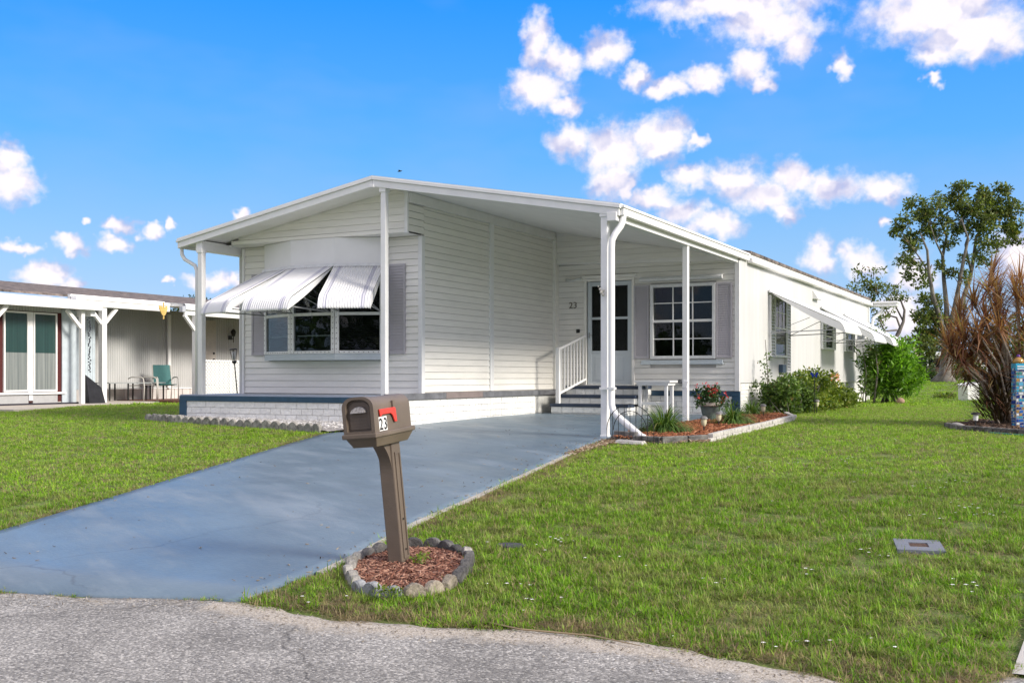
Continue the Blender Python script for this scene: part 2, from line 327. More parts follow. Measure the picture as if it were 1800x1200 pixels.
def aggregate_mat():
    mt = mat('road_aggregate', (0.315, 0.307, 0.292), 0.85, 0.1, 1.2, 0, 0)
    N = mt.node_tree.nodes; L = mt.node_tree.links; bs = N['Principled BSDF']; geo = N.new('ShaderNodeNewGeometry')
    src = bs.inputs['Base Color'].links[0].from_socket
    vo = N.new('ShaderNodeTexVoronoi'); vo.inputs['Scale'].default_value = 105; vo.inputs['Randomness'].default_value = 1; L.new(geo.outputs[0], vo.inputs['Vector'])
    sep = N.new('ShaderNodeSeparateColor'); L.new(vo.outputs['Color'], sep.inputs[0])
    r = N.new('ShaderNodeValToRGB'); c = r.color_ramp.elements; c[0].position = 0.0; c[0].color = (0.45, 0.45, 0.45, 1); c[1].position = 1.0; c[1].color = (1.9, 1.87, 1.82, 1)
    k = r.color_ramp.elements.new(0.35); k.color = (0.72, 0.71, 0.70, 1); k = r.color_ramp.elements.new(0.8); k.color = (1.1, 1.09, 1.06, 1)
    L.new(sep.outputs[0], r.inputs[0])
    n2 = N.new('ShaderNodeTexNoise'); n2.inputs['Scale'].default_value = 2.2; n2.inputs['Detail'].default_value = 7; L.new(geo.outputs[0], n2.inputs['Vector'])
    mr = N.new('ShaderNodeMapRange'); L.new(n2.outputs[0], mr.inputs[0]); mr.inputs[1].default_value = 0.35; mr.inputs[2].default_value = 0.7; mr.inputs[3].default_value = 0.72; mr.inputs[4].default_value = 1.12
    v1 = N.new('ShaderNodeVectorMath'); v1.operation = 'MULTIPLY'; L.new(src, v1.inputs[0]); L.new(r.outputs[0], v1.inputs[1])
    v2 = N.new('ShaderNodeVectorMath'); v2.operation = 'SCALE'; L.new(v1.outputs[0], v2.inputs[0]); L.new(mr.outputs[0], v2.inputs['Scale'])
    vc = N.new('ShaderNodeTexVoronoi'); vc.feature = 'DISTANCE_TO_EDGE'; vc.inputs['Scale'].default_value = 0.42
    wn = N.new('ShaderNodeTexNoise'); wn.inputs['Scale'].default_value = 2.5; wn.inputs['Detail'].default_value = 8; L.new(geo.outputs[0], wn.inputs['Vector'])
    wm = N.new('ShaderNodeVectorMath'); wm.operation = 'MULTIPLY_ADD'; L.new(wn.outputs['Color'], wm.inputs[0]); wm.inputs[1].default_value = (.6, .6, 0); L.new(geo.outputs[0], wm.inputs[2]); L.new(wm.outputs[0], vc.inputs['Vector'])
    cm = N.new('ShaderNodeMapRange'); L.new(vc.outputs['Distance'], cm.inputs[0]); cm.inputs[1].default_value = 0; cm.inputs[2].default_value = .004; cm.inputs[3].default_value = .45; cm.inputs[4].default_value = 1
    v5 = N.new('ShaderNodeVectorMath'); v5.operation = 'SCALE'; L.new(v2.outputs[0], v5.inputs[0]); L.new(cm.outputs[0], v5.inputs['Scale']); v2 = v5
    at = N.new('ShaderNodeAttribute'); at.attribute_name = 'edge_dirt'
    n3 = N.new('ShaderNodeTexNoise'); n3.inputs['Scale'].default_value = 7; n3.inputs['Detail'].default_value = 8; n3.inputs['Roughness'].default_value = .7; L.new(geo.outputs[0], n3.inputs['Vector'])
    e1 = N.new('ShaderNodeMath'); e1.operation = 'MULTIPLY_ADD'; L.new(n3.outputs[0], e1.inputs[0]); e1.inputs[1].default_value = 1.6; e1.inputs[2].default_value = -1.15
    e2 = N.new('ShaderNodeMath'); e2.operation = 'MULTIPLY_ADD'; L.new(at.outputs['Fac'], e2.inputs[0]); e2.inputs[1].default_value = 1.3; L.new(e1.outputs[0], e2.inputs[2])
    e3 = N.new('ShaderNodeMapRange'); L.new(e2.outputs[0], e3.inputs[0]); e3.inputs[1].default_value = 0.1; e3.inputs[2].default_value = 0.6
    n4 = N.new('ShaderNodeTexNoise'); n4.inputs['Scale'].default_value = 90; n4.inputs['Detail'].default_value = 3; L.new(geo.outputs[0], n4.inputs['Vector'])
    sr = N.new('ShaderNodeValToRGB'); L.new(n4.outputs[0], sr.inputs[0]); sr.color_ramp.elements[0].position = .3; sr.color_ramp.elements[0].color = (.25, .21, .16, 1); sr.color_ramp.elements[1].position = .65; sr.color_ramp.elements[1].color = (.52, .48, .42, 1)
    mx9 = N.new('ShaderNodeMix'); mx9.data_type = 'RGBA'; L.new(e3.outputs[0], mx9.inputs[0]); L.new(v2.outputs[0], mx9.inputs[6]); L.new(sr.outputs[0], mx9.inputs[7])
    L.new(mx9.outputs[2], bs.inputs['Base Color'])
    d = N.new('ShaderNodeBump'); d.inputs['Strength'].default_value = 0.6; d.inputs['Distance'].default_value = 0.004; d.invert = True; L.new(vo.outputs['Distance'], d.inputs['Height']); L.new(d.outputs[0], bs.inputs['Normal'])
    return mt
rv, rq = road(); AGG = aggregate_mat()
roado = struct(np_mesh('road', rv, rq, AGG))
nrow = 11; ncol = len(rv) // nrow; ea = np.zeros(len(rv), np.float32)
for r_i, w_e in enumerate((1, .95, .75, .42, .15)):
    for c_i in range(ncol):
        xx = rv[c_i][0]; k_e = 1.0 if 1.3 < xx < 4.9 else .45
        ea[r_i * ncol + c_i] = w_e * k_e
roado.data.attributes.new('edge_dirt', 'FLOAT', 'POINT').data.foreach_set('value', ea)
SAND = mat('sandy_verge', (0.30, 0.27, 0.22), 0.95, 0.3, 5, 0.6, 120, col2=(0.42, 0.39, 0.33))
DIRT = mat('dirt', (0.11, 0.085, 0.055), 0.95, 0.4, 9, 0.8, 90, col2=(0.22, 0.18, 0.12))
# driveway: painted concrete, one slab with scored joints and cracks
DL = [(-3.36, 0.0), (-3.66, -1.0), (-3.0, -3.15), (-2.22, -5.66), (-1.72, -7.3), (-1.5, -8.1), (-1.3, -8.74)]
DR = [(0.16, 0.0), (0.22, -1.1), (0.50, -2.6), (0.74, -4.0), (0.93, -5.2), (1.06, -6.13), (1.28, -7.1), (1.38, -7.67), (1.36, -8.30)]
def along(pts, y):
    for a, b in zip(pts, pts[1:]):
        if (a[1] - y) * (b[1] - y) <= 0 and a[1] != b[1]:
            t = (y - a[1]) / (b[1] - a[1]); return a[0] + t * (b[0] - a[0])
    return pts[-1][0] if y < 0 else pts[0][0]
def road_y(x):
    x = min(59.9, max(-59.9, x))
    for a, b in zip(ROAD_EDGE, ROAD_EDGE[1:]):
        if a[0] <= x <= b[0]: return a[1] + (x - a[0]) / (b[0] - a[0]) * (b[1] - a[1])
def driveway():
    v = []; q = []; n = 24; rows = [5.66, 4.2, 2.8, 1.4, 0.0] + list(np.arange(-0.5, -8.01, -0.5)) + [None]
    for y in rows:
        for i in range(n + 1):
            t = i / n
            if y is None:
                x = -1.32 + t * (1.36 + 1.32); yy = road_y(x) + 0.015
            else: x = along(DL, y) * (1 - t) + along(DR, y) * t; yy = y
            if y is not None and y > 0: x = -3.42 * (1 - t) + 0.17 * t
            v.append((x, yy, gz(x, yy) + 0.012))
    for j in range(len(rows) - 1):
        for i in range(n): q.append(((j + 1) * (n + 1) + i, (j + 1) * (n + 1) + i + 1, j * (n + 1) + i + 1, j * (n + 1) + i))
    return np.array(v), np.array(q)
def drive_mat():
    mt = mat('driveway_paint', (0.105, 0.160, 0.222), 0.28, 0.10, 0.9, 0.25, 40, col2=(0.148, 0.212, 0.275), spec=0.5)
    N = mt.node_tree.nodes; L = mt.node_tree.links; bs = N['Principled BSDF']; geo = N.new('ShaderNodeNewGeometry')
    src = bs.inputs['Base Color'].links[0].from_socket
    # worn patches
    mp = N.new('ShaderNodeMapping'); mp.inputs['Scale'].default_value = (1.0, 1.0, 1); mp.inputs['Rotation'].default_value = (0, 0, R(27)); L.new(geo.outputs[0], mp.inputs[0])
    mp2 = N.new('ShaderNodeMapping'); mp2.inputs['Scale'].default_value = (0.5, 2.0, 1); L.new(mp.outputs[0], mp2.inputs[0])
    n = N.new('ShaderNodeTexNoise'); n.inputs['Scale'].default_value = 1.1; n.inputs['Detail'].default_value = 9; n.inputs['Roughness'].default_value = 0.68; L.new(mp2.outputs[0], n.inputs['Vector'])
    mr = N.new('ShaderNodeMapRange'); L.new(n.outputs[0], mr.inputs[0]); mr.inputs[1].default_value = 0.5; mr.inputs[2].default_value = 0.72; mr.inputs[4].default_value = 0.42
    mx = N.new('ShaderNodeMix'); mx.data_type = 'RGBA'; L.new(mr.outputs[0], mx.inputs[0]); L.new(src, mx.inputs[6]); mx.inputs[7].default_value = (0.31, 0.36, 0.41, 1)
    # cracks: thin voronoi edges, broken by noise
    vo = N.new('ShaderNodeTexVoronoi'); vo.feature = 'DISTANCE_TO_EDGE'; vo.inputs['Scale'].default_value = 0.33
    nw = N.new('ShaderNodeTexNoise'); nw.inputs['Scale'].default_value = 1.5; nw.inputs['Detail'].default_value = 7; L.new(geo.outputs[0], nw.inputs['Vector'])
    wv = N.new('ShaderNodeVectorMath'); wv.operation = 'MULTIPLY_ADD'; L.new(nw.outputs['Color'], wv.inputs[0]); wv.inputs[1].default_value = (0.7, 0.7, 0); L.new(geo.outputs[0], wv.inputs[2]); L.new(wv.outputs[0], vo.inputs['Vector'])
    c = N.new('ShaderNodeMapRange'); L.new(vo.outputs['Distance'], c.inputs[0]); c.inputs[1].default_value = 0.0; c.inputs[2].default_value = 0.006; c.inputs[3].default_value = 1; c.inputs[4].default_value = 0
    nb = N.new('ShaderNodeTexNoise'); nb.inputs['Scale'].default_value = 0.8; L.new(geo.outputs[0], nb.inputs['Vector'])
    gt = N.new('ShaderNodeMapRange'); L.new(nb.outputs[0], gt.inputs[0]); gt.inputs[1].default_value = 0.48; gt.inputs[2].default_value = 0.62
    mu = N.new('ShaderNodeMath'); mu.operation = 'MULTIPLY'; L.new(c.outputs[0], mu.inputs[0]); L.new(gt.outputs[0], mu.inputs[1])
    m2 = N.new('ShaderNodeMath'); m2.operation = 'MULTIPLY'; 
    # saw-cut joints across the slab
    sx = N.new('ShaderNodeSeparateXYZ'); L.new(geo.outputs[0], sx.inputs[0]); jn = None
    wob = N.new('ShaderNodeMath'); wob.operation = 'MULTIPLY_ADD'; L.new(nw.outputs[0], wob.inputs[0]); wob.inputs[1].default_value = 0.05; L.new(sx.outputs[1], wob.inputs[2])
    for yc in (-6.3, -3.4, -0.3, 2.7):
        q1 = N.new('ShaderNodeMath'); q1.operation = 'COMPARE'; L.new(wob.outputs[0], q1.inputs[0]); q1.inputs[1].default_value = yc + .025; q1.inputs[2].default_value = .0035
        if jn is None: jn = q1
        else: q2 = N.new('ShaderNodeMath'); q2.operation = 'MAXIMUM'; L.new(jn.outputs[0], q2.inputs[0]); L.new(q1.outputs[0], q2.inputs[1]); jn = q2
    mxj = N.new('ShaderNodeMath'); mxj.operation = 'MAXIMUM'; L.new(mu.outputs[0], mxj.inputs[0]); L.new(jn.outputs[0], mxj.inputs[1])
    L.new(mxj.outputs[0], m2.inputs[0]); m2.inputs[1].default_value = 0.5
    mx2 = N.new('ShaderNodeMix'); mx2.data_type = 'RGBA'; L.new(m2.outputs[0], mx2.inputs[0]); L.new(mx.outputs[2], mx2.inputs[6]); mx2.inputs[7].default_value = (0.05, 0.07, 0.10, 1)
    # leaf litter and specks
    vs = N.new('ShaderNodeTexNoise'); vs.inputs['Scale'].default_value = 38; vs.inputs['Detail'].default_value = 2; L.new(geo.outputs[0], vs.inputs['Vector'])
    sp = N.new('ShaderNodeMapRange'); L.new(vs.outputs[0], sp.inputs[0]); sp.inputs[1].default_value = 0.77; sp.inputs[2].default_value = 0.80; sp.inputs[4].default_value = 0.7
    mx3 = N.new('ShaderNodeMix'); mx3.data_type = 'RGBA'; L.new(sp.outputs[0], mx3.inputs[0]); L.new(mx2.outputs[2], mx3.inputs[6]); mx3.inputs[7].default_value = (0.10, 0.11, 0.12, 1)
    L.new(mx3.outputs[2], bs.inputs['Base Color'])
    rr = N.new('ShaderNodeMapRange'); L.new(n.outputs[0], rr.inputs[0]); rr.inputs[1].default_value = 0.35; rr.inputs[2].default_value = 0.7; rr.inputs[3].default_value = 0.30; rr.inputs[4].default_value = 0.55; L.new(rr.outputs[0], bs.inputs['Roughness'])
    return mt
dv, dq = driveway()
drive = struct(np_mesh('driveway', dv, dq, drive_mat())); so_ = drive.modifiers.new('slab', 'SOLIDIFY'); so_.thickness = .04; so_.offset = -1
so_ = roado.modifiers.new('slab', 'SOLIDIFY'); so_.thickness = .04; so_.offset = -1
# bare concrete lip along the right edge of the driveway
b = MB(); CONC = mat('bare_concrete', (0.40, 0.385, 0.35), 0.9, 0.15, 9, 0.5, 90)
e = smoothedge(DR[1:-1], 3)
for a_, c_ in zip(e, e[1:]):
    z0, z1 = gz(*a_), gz(*c_)
    b.hexa([(a_[0] - .005, a_[1], z0 - .02), (c_[0] - .005, c_[1], z1 - .02), (c_[0] + .045, c_[1], z1 - .02), (a_[0] + .045, a_[1], z0 - .02),
            (a_[0] - .005, a_[1], z0 + .017), (c_[0] - .005, c_[1], z1 + .017), (c_[0] + .045, c_[1], z1 + .014), (a_[0] + .045, a_[1], z0 + .014)])
struct(b.build('driveway_lip', CONC))
# light concrete drive next door, at the right edge
v = []; q = []
pe = [(5.04, -8.02), (5.07, -7.5), (5.06, -6.9), (5.05, -6.25), (5.05, -5.6), (5.08, -4.5), (5.2, -2.5)]
pv = []
for k, (x, y) in enumerate(pe):
    pv += [(x, y, gz(x, y) + 0.008), (x + 4.5, y, gz(x, y) + 0.008)]
    if k: q.append((2 * k - 2, 2 * k - 1, 2 * k + 1, 2 * k))
PAV = mat('pale_concrete', (0.50, 0.48, 0.45), 0.85, 0.08, 3, 0.4, 150)
struct(np_mesh('pavement', np.array(pv), np.array(q), PAV))
# pale path in front of the house next door
b = MB(); pts = [(-19, 1.0), (-12.6, 1.0), (-14.35, 4.9), (-14.9, 6.2), (-15.3, 7.3), (-17.2, 7.4), (-17.2, 2.5)]
b.prism(pts, 0.02, 0.150); struct(b.build('path', mat('path_concrete', (0.52, 0.47, 0.40), 0.9, 0.12, 4, 0.4, 80)))
b = MB(); b.box(-17.0, -15.0, 7.45, 14, 0.02, 0.165); struct(b.build('patio', mat('patio_red', (0.22, 0.10, 0.065), 0.85, 0.2, 6)))
# ------------------------------------------------------------ the mobile home
H = thing('mobile_home', 'white mobile home with gabled carport roof, blue painted trim and number 23 by its door', 'house', (-3.4, 0.9, 0))
HOFF = Vector((3.4, -0.9, 0))            # parts are modelled in world coordinates and hung under the empty
def part(mb, name, m, parent=None, **k):
    o = mb.build(name, m, parent or H, **k)
    if parent is None: o.location = HOFF
    return o
def plank(a, bpt, z0, z1, n, m=VINYL, a1=None, b1=None, parent=None, t=0.020):
    """one lap-siding board from a to bpt (xy), z0..z1, outward normal n; a1,b1 = ends of its top edge"""
    a1 = a1 or a; b1 = b1 or bpt; o = lambda p, k, z: (p[0] + n[0] * k, p[1] + n[1] * k, z)
    mb = MB(); j = random.uniform(-.0015, .0015); tb, tt = t + j, 0.004 + j
    mb.quad(o(a, tb, z0 + .0045), o(bpt, tb, z0 + .0045), o(b1, tt, z1 - .001), o(a1, tt, z1 - .001))       # face
    mb.quad(o(a, 0, z0 + .0045), o(bpt, 0, z0 + .0045), o(bpt, tb, z0 + .0045), o(a, tb, z0 + .0045))   # lip
    mb.quad(o(a, 0, z0), o(a, tb, z0 + .0045), o(a1, tt, z1 - .001), o(a1, 0, z1)); mb.quad(o(bpt, tb, z0 + .0045), o(bpt, 0, z0), o(b1, 0, z1), o(b1, tt, z1 - .001))
    return part(mb, 'siding_plank', m, parent)
RX = -3.59
def roof_u(X): return 3.545 - 0.179 * abs(X - RX)      # underside of the ceiling panels
def roof_t(X): return 3.640 - 0.179 * abs(X - RX)
PL = 0.102
# --- wall cores (flat sheathing behind the planks)
b = MB()
b.box(-6.90, -3.362, 0.925, 5.60, 0.50, 2.90)                 # front room
b.poly([(-6.9, .925, 2.9), (-3.362, .925, 2.9), (-3.362, .925, roof_u(-3.362)), (RX, .925, roof_u(RX)), (-6.9, .925, roof_u(-6.9))])
b.quad((-3.362, .925, 2.9), (-3.362, 5.6, 2.9), (-3.362, 5.6, 3.5), (-3.362, .925, 3.5))
part(b, 'wall_core', GAP)
# --- front wall planks, left and right of the bay
z = 0.515
while z < 2.88:
    top = min(z + PL, 2.895)
    if top - z > .03:
        if z > 1.0:
            plank((-6.79, .925), (-6.29, .925), z, top, (0, -1)); plank((-3.94, .925), (-3.40, .925), z, top, (0, -1))
        else: plank((-6.79, .925), (-3.40, .925), z, top, (0, -1))
    z += PL
# --- carport side wall planks in two bays
z = 0.545
for (y0, y1) in ((0.98, 3.02), (3.14, 5.60)):
    z = 0.545
    while z < 3.33:
        top = min(z + PL, 3.345)
        plank((-3.362, y0), (-3.362, y1), z, top, (1, 0)); z += PL
z = 2.92
while z < 3.33: plank((-3.362, .56), (-3.362, .98), z, min(z + PL, 3.345), (1, 0)); z += PL
# --- gable header above the front wall
b = MB(); b.poly([(-6.6, .545, 2.905), (-3.375, .545, 2.905), (-3.375, .545, roof_u(-3.375)), (RX, .545, roof_u(RX)), (-6.6, .545, roof_u(-6.6))])
b.quad((-6.9, .545, 2.905), (-3.375, .545, 2.905), (-3.375, .93, 2.905), (-6.9, .93, 2.905)); part(b, 'header_core', SOFFIT)
z = 2.965
while z < 3.52:
    top = min(z + PL, 3.54); xl = RX - (3.52 - z) / .179; xl1 = RX - max(0, (3.52 - top)) / .179
    xl = max(xl, -6.62); xl1 = max(xl1, -6.62)
    xr = -3.40; xr1 = -3.40
    if 3.52 - top < .034: xr1 = max(xl1 + .01, RX + max(0, (3.52 - top)) / .179)
    if xr1 > xl1: plank((xl, .545), (xr, .545), z, top, (0, -1), a1=(xl1, .545), b1=(xr1, .545))
    z += PL
b = MB(); b.box(-6.72, -3.40, .515, .543, 2.905, 2.962); part(b, 'header_trim', VINYL, bevel=.004)
b = MB(); b.box(-3.40, -3.345, .515, .560, 2.895, 3.50); part(b, 'corner_trim', WHITE, bevel=.004)
# --- entry wall planks, cut round the door and window
def entry_row(z, top):
    segs = [(-3.30, .165)]
    def cut(s, c0, c1):
        out = []
        for (u, v_) in s:
            if v_ <= c0 or u >= c1: out.append((u, v_)); continue
            if u < c0: out.append((u, c0))
            if v_ > c1: out.append((c1, v_))
        return out
    if z < 2.60: segs = cut(segs, -2.76, -1.77)
    if 1.0 < top and z < 2.44: segs = cut(segs, -1.46, -.24)
    for (u, v_) in segs:
        if v_ - u > .03: plank((u, 5.66), (v_, 5.66), z, top, (0, -1))
z = 0.53
while z < 2.86: entry_row(z, min(z + PL, 2.87)); z += PL
b = MB(); b.box(-3.4, -2.76, 5.67, 5.80, .1, 3.0); b.box(-2.76, -1.77, 5.67, 5.80, 2.60, 3.0); b.box(-1.77, -1.46, 5.67, 5.80, .1, 3.0); b.box(-1.46, -.24, 5.67, 5.80, 2.44, 3.0); b.box(-1.46, -.24, 5.67, 5.80, .1, 1.1); b.box(-.24, .165, 5.67, 5.80, .1, 2.95)
b.box(-2.76, -1.77, 5.67, 5.80, .1, .64)
b.quad((-3.4, 5.67, 2.98), (.16, 5.67, 2.86), (.16, 5.67, roof_u(.16)), (-3.4, 5.67, roof_u(-3.4))); part(b, 'wall_core', GAP)
# header over the entry, standing a little proud
b = MB(); b.poly([(-3.30, 5.555, 2.885), (.16, 5.555, 2.80), (.16, 5.555, roof_u(.16) + .02), (-3.30, 5.555, roof_u(-3.30))])
b.quad((-3.30, 5.555, 2.885), (-3.30, 5.66, 2.885), (.16, 5.66, 2.80), (.16, 5.555, 2.80)); part(b, 'header_core', SOFFIT)
z = 2.90
while z < 3.42:
    top = z + PL; xr = RX + (3.52 - z) / .179; xr1 = RX + (3.52 - top) / .179; xr = min(xr, .1); xr1 = min(xr1, .1)
    if xr1 > -3.2: plank((-3.29, 5.553), (xr, 5.553), z, top, (0, -1), a1=(-3.29, 5.553), b1=(xr1, 5.553))
    z += PL
# --- trims
b = MB(); b.box(-3.402, -3.335, .895, .985, .50, 2.893); part(b, 'corner_trim', WHITE, bevel=.004)
b = MB(); b.box(-3.358, -3.325, 3.02, 3.14, .545, 3.36); part(b, 'wall_batten', WHITE, bevel=.004)
b = MB(); b.box(-3.358, -3.295, 5.50, 5.66, .545, 3.40); part(b, 'corner_trim', VINYL, bevel=.004)
b = MB(); b.box(-6.84, -6.792, .89, .925, .50, 2.89); part(b, 'corner_trim', WHITE, bevel=.004)
b = MB(); b.box(.10, .186, 5.615, 5.67, .53, 2.80); part(b, 'corner_trim', WHITE, bevel=.004)
# ceiling beam along the side wall, left beam, right beam
b = MB(); b.hexa([(-3.36, .56, 3.345), (-3.31, .56, 3.345), (-3.31, 5.6, 3.345), (-3.36, 5.6, 3.345), (-3.36, .56, 3.50), (-3.31, .56, 3.49), (-3.31, 5.6, 3.49), (-3.36, 5.6, 3.50)]); part(b, 'ceiling_beam', SOFFIT)
b = MB(); b.box(-7.01, -6.88, .02, 5.4, 2.775, 2.93); part(b, 'eave_beam', WHITE, bevel=.005)
b = MB(); b.box(.035, .165, -.04, 5.6, 2.765, 2.875); part(b, 'eave_beam', WHITE, bevel=.005)
# --- roof: two pans with their ceiling, fascia boards and drip edge
def pan(x0, x1, y0, y1):
    b = MB(); b.hexa([(x0, y0, roof_u(x0)), (x1, y0, roof_u(x1)), (x1, y1, roof_u(x1)), (x0, y1, roof_u(x0)), (x0, y0, roof_t(x0)), (x1, y0, roof_t(x1)), (x1, y1, roof_t(x1)), (x0, y1, roof_t(x0))]); return b
part(pan(-7.33, RX - .001, .02, 6.05), 'roof_pan', SOFFIT); part(pan(RX + .001, .165, .02, 6.05), 'roof_pan', SOFFIT)
def fascia(x0, x1, y0, y1, dz0, dz1, nm, m, **k):
    r = lambda x: 3.646 - .1796 * abs(x - RX)
    b = MB(); b.hexa([(x0, y0, r(x0) + dz0), (x1, y0, r(x1) + dz0), (x1, y1, r(x1) + dz0), (x0, y1, r(x0) + dz0), (x0, y0, r(x0) + dz1), (x1, y0, r(x1) + dz1), (x1, y1, r(x1) + dz1), (x0, y1, r(x0) + dz1)])
    return part(b, nm, m, **k)
for (x0, x1) in ((-7.34, RX - .002), (RX + .002, .195)):
    f = fascia(x0, x1, -.022, .018, -.140, -.046, 'fascia_board', WHITE, bevel=.003)
    f = fascia(x0 - (.015 if x0 < -4 else 0), x1 + (.02 if x1 > 0 else 0), -.045, .02, -.044, 0.0, 'drip_edge', WHITE, bevel=.003)
    f = fascia(x0 - (.02 if x0 < -4 else 0), x1 + (.025 if x1 > 0 else 0), -.035, 6.06, .001, .016, 'roof_sheet', ROOFW)
b = MB(); b.box(-3.63, -3.55, -.05, -.0235, 3.49, 3.53); part(b, 'ridge_bracket', WHITE, bevel=.004)
# side gutters, right and left
b = MB(); b.box(.168, .245, .021, 6.06, 2.834, 2.925); b.box(.168, .262, .0, 6.06, 2.927, 2.962); part(b, 'gutter', WHITE, bevel=.006)
b = MB(); b.box(-7.40, -7.335, .021, 5.5, 2.834, 2.925); b.box(-7.42, -7.335, .0, 5.5, 2.927, 2.962); part(b, 'gutter', WHITE, bevel=.006)
# roof of the long rear part: gutter, cream fascia, shingle edge
b = MB(); b.box(.19, .30, 6.10, 19.25, 2.80, 2.895); part(b, 'gutter', WHITE, bevel=.02)
b = MB(); b.box(.176, .235, 6.10, 19.2, 2.897, 3.0); part(b, 'fascia_board', VINYL, bevel=.004)
b = MB()
for (x0, x1) in ((-7.35, RX), (RX, .26)):
    r = lambda x: 3.70 - .179 * abs(x - RX)
    b.hexa([(x0, 6.08, r(x0) - .05), (x1, 6.08, r(x1) - .05), (x1, 19.3, r(x1) - .05), (x0, 19.3, r(x0) - .05), (x0, 6.08, r(x0)), (x1, 6.08, r(x1)), (x1, 19.3, r(x1)), (x0, 19.3, r(x0))])
part(b, 'shingle_roof', SHING)
b = MB(); b.box(.20, .95, 19.32, 19.62, 2.78, 2.86); b.box(.25, .97, 19.29, 19.65, 2.862, 2.93); part(b, 'rear_eave', WHITE, bevel=.02)
# --- right long wall: smooth sheets with faint joints
b = MB(); b.box(.06, .165, 5.81, 19.1, .66, 2.86); b.box(-7.0, .06, 6.6, 19.1, .66, 2.86); part(b, 'wall_core', MORTAR)
ys = [5.672, 7.0, 8.2, 9.42, 10.64, 11.86, 13.08, 14.3, 15.52, 16.74, 17.96, 19.12]
for a_, c_ in zip(ys, ys[1:]):
    b = MB(); b.box(.1655, .186 + random.uniform(-.0012, .0012), a_ + .002, c_ - .002, .672, 2.85); part(b, 'wall_sheet', SMOOTHW)
b = MB(); b.box(.1655, .20, 7.0, 19.12, .645, .670); part(b, 'skirt_trim', VINYL)
b = MB(); b.box(.17, .215, 19.1, 19.2, .08, 2.8); part(b, 'corner_trim', WHITE)
b = MB(); b.tube([(.55, 19.45, 2.80), (.50, 19.42, 2.62), (.30, 19.28, 2.45), (.27, 19.26, 2.2), (.27, 19.26, .3)], .045, 10); part(b, 'downspout', WHITE, smooth=True)
# stacked-block skirting under the long wall: fine courses joined in one part
b = MB(); z = .03; r_ = 0
while z < .64:
    y = 5.80 - (r_ % 2) * .1
    while y < 19.1:
        j = random.uniform(0, .004); b.box(.10, .163 + j, max(y, 5.8) + .003, min(y + .197, 19.1), z + .004, z + .061); y += .2
    z += .064; r_ += 1
part(b, 'skirting_block', BRICKW, stuff=True)
b = MB(); b.box(.05, .152, 5.80, 19.1, -.02, .645); part(b, 'skirting_core', MORTAR)

# --- brickwork with painted bricks
BRICKS = []
for k in range(5):
    mb = MB(); mb.box(0, 1, -.018, 0, 0, 1); me = mb.mesh('brick')
    BRICKS.append(me); me.materials.append(BRICKW)
brick_me = {}
def brick(x, y, zz, L_, h, rot, dpt=.02):
    key = (round(L_, 3), round(h, 3), random.randrange(3))
    if key not in brick_me:
        mb = MB(); j = [random.uniform(-.003, .003) for _ in range(8)]; g = .0035
        # rough front face with nine points
        xs = [g, L_ * .33, L_ * .66, L_ - g]; zs = [g, h / 2, h - g]; pts = {}
        for a_, X in enumerate(xs):
            for c_, Z in enumerate(zs):
                pts[a_, c_] = len(mb.v); mb.v.append((X, -dpt + random.uniform(-.0035, .0035), Z))
        for a_ in range(3):
            for c_ in range(2): mb.f.append((pts[a_, c_], pts[a_ + 1, c_], pts[a_ + 1, c_ + 1], pts[a_, c_ + 1]))
        i = len(mb.v); mb.v += [(g, 0, g), (L_ - g, 0, g), (L_ - g, 0, h - g), (g, 0, h - g)]
        mb.f += [(i, i + 1, pts[3, 0], pts[2, 0], pts[1, 0], pts[0, 0]), (i + 1, i + 2, pts[3, 2], pts[3, 1], pts[3, 0]), (i + 2, i + 3, pts[0, 2], pts[1, 2], pts[2, 2], pts[3, 2]), (i + 3, i, pts[0, 0], pts[0, 1], pts[0, 2])]
        me = mb.mesh('brick'); me.materials.append(BRICKW); brick_me[key] = me
    o = bpy.data.objects.new('brick', brick_me[key]); link(o, H); o.location = Vector((x, y, zz)) + HOFF; o.rotation_euler = (0, 0, rot); return o
def brick_wall(a, bp, z0, courses, h, rot, lo=None):
    """a -> bp along the wall, rot turns local +x onto that direction, -y is outward"""
    L = math.hypot(bp[0] - a[0], bp[1] - a[1]); ux, uy = (bp[0] - a[0]) / L, (bp[1] - a[1]) / L
    for c in range(courses):
        s = 0 if c % 2 else -.10
        while s < L - .02:
            s0 = max(0, s); s1 = min(L, s + .20)
            if s1 - s0 > .03: brick(a[0] + ux * s0, a[1] + uy * s0, z0 + c * h, s1 - s0, h, rot)
            s += .20
# planter / porch base along the front
b = MB(); b.box(-7.29, -3.44, .03, .90, -.02, .48); b.box(-7.29, -6.85, .90, 2.4, -.02, .48); part(b, 'porch_base', MORTAR)
b = MB(); b.box(-7.33, -3.36, .012, .93, .482, .50); b.box(-7.33, -6.80, .93, 2.4, .482, .50); part(b, 'porch_slab', mat('porch_slab_paint', (.36, .41, .50), .5, .1, 5))
brick_wall((-7.19, .03), (-3.40, .03), .02, 4, .0945, 0)
b = MB(); b.box(-7.33, -3.37, -.012, .028, .400, .4815); part(b, 'trim_band', BLUE, bevel=.003)
b = MB(); b.box(-7.33, -7.19, -.010, .028, .0, .399); b.box(-7.33, -7.292, .03, 2.4, .0, .4815); part(b, 'trim_band', BLUE, bevel=.003)
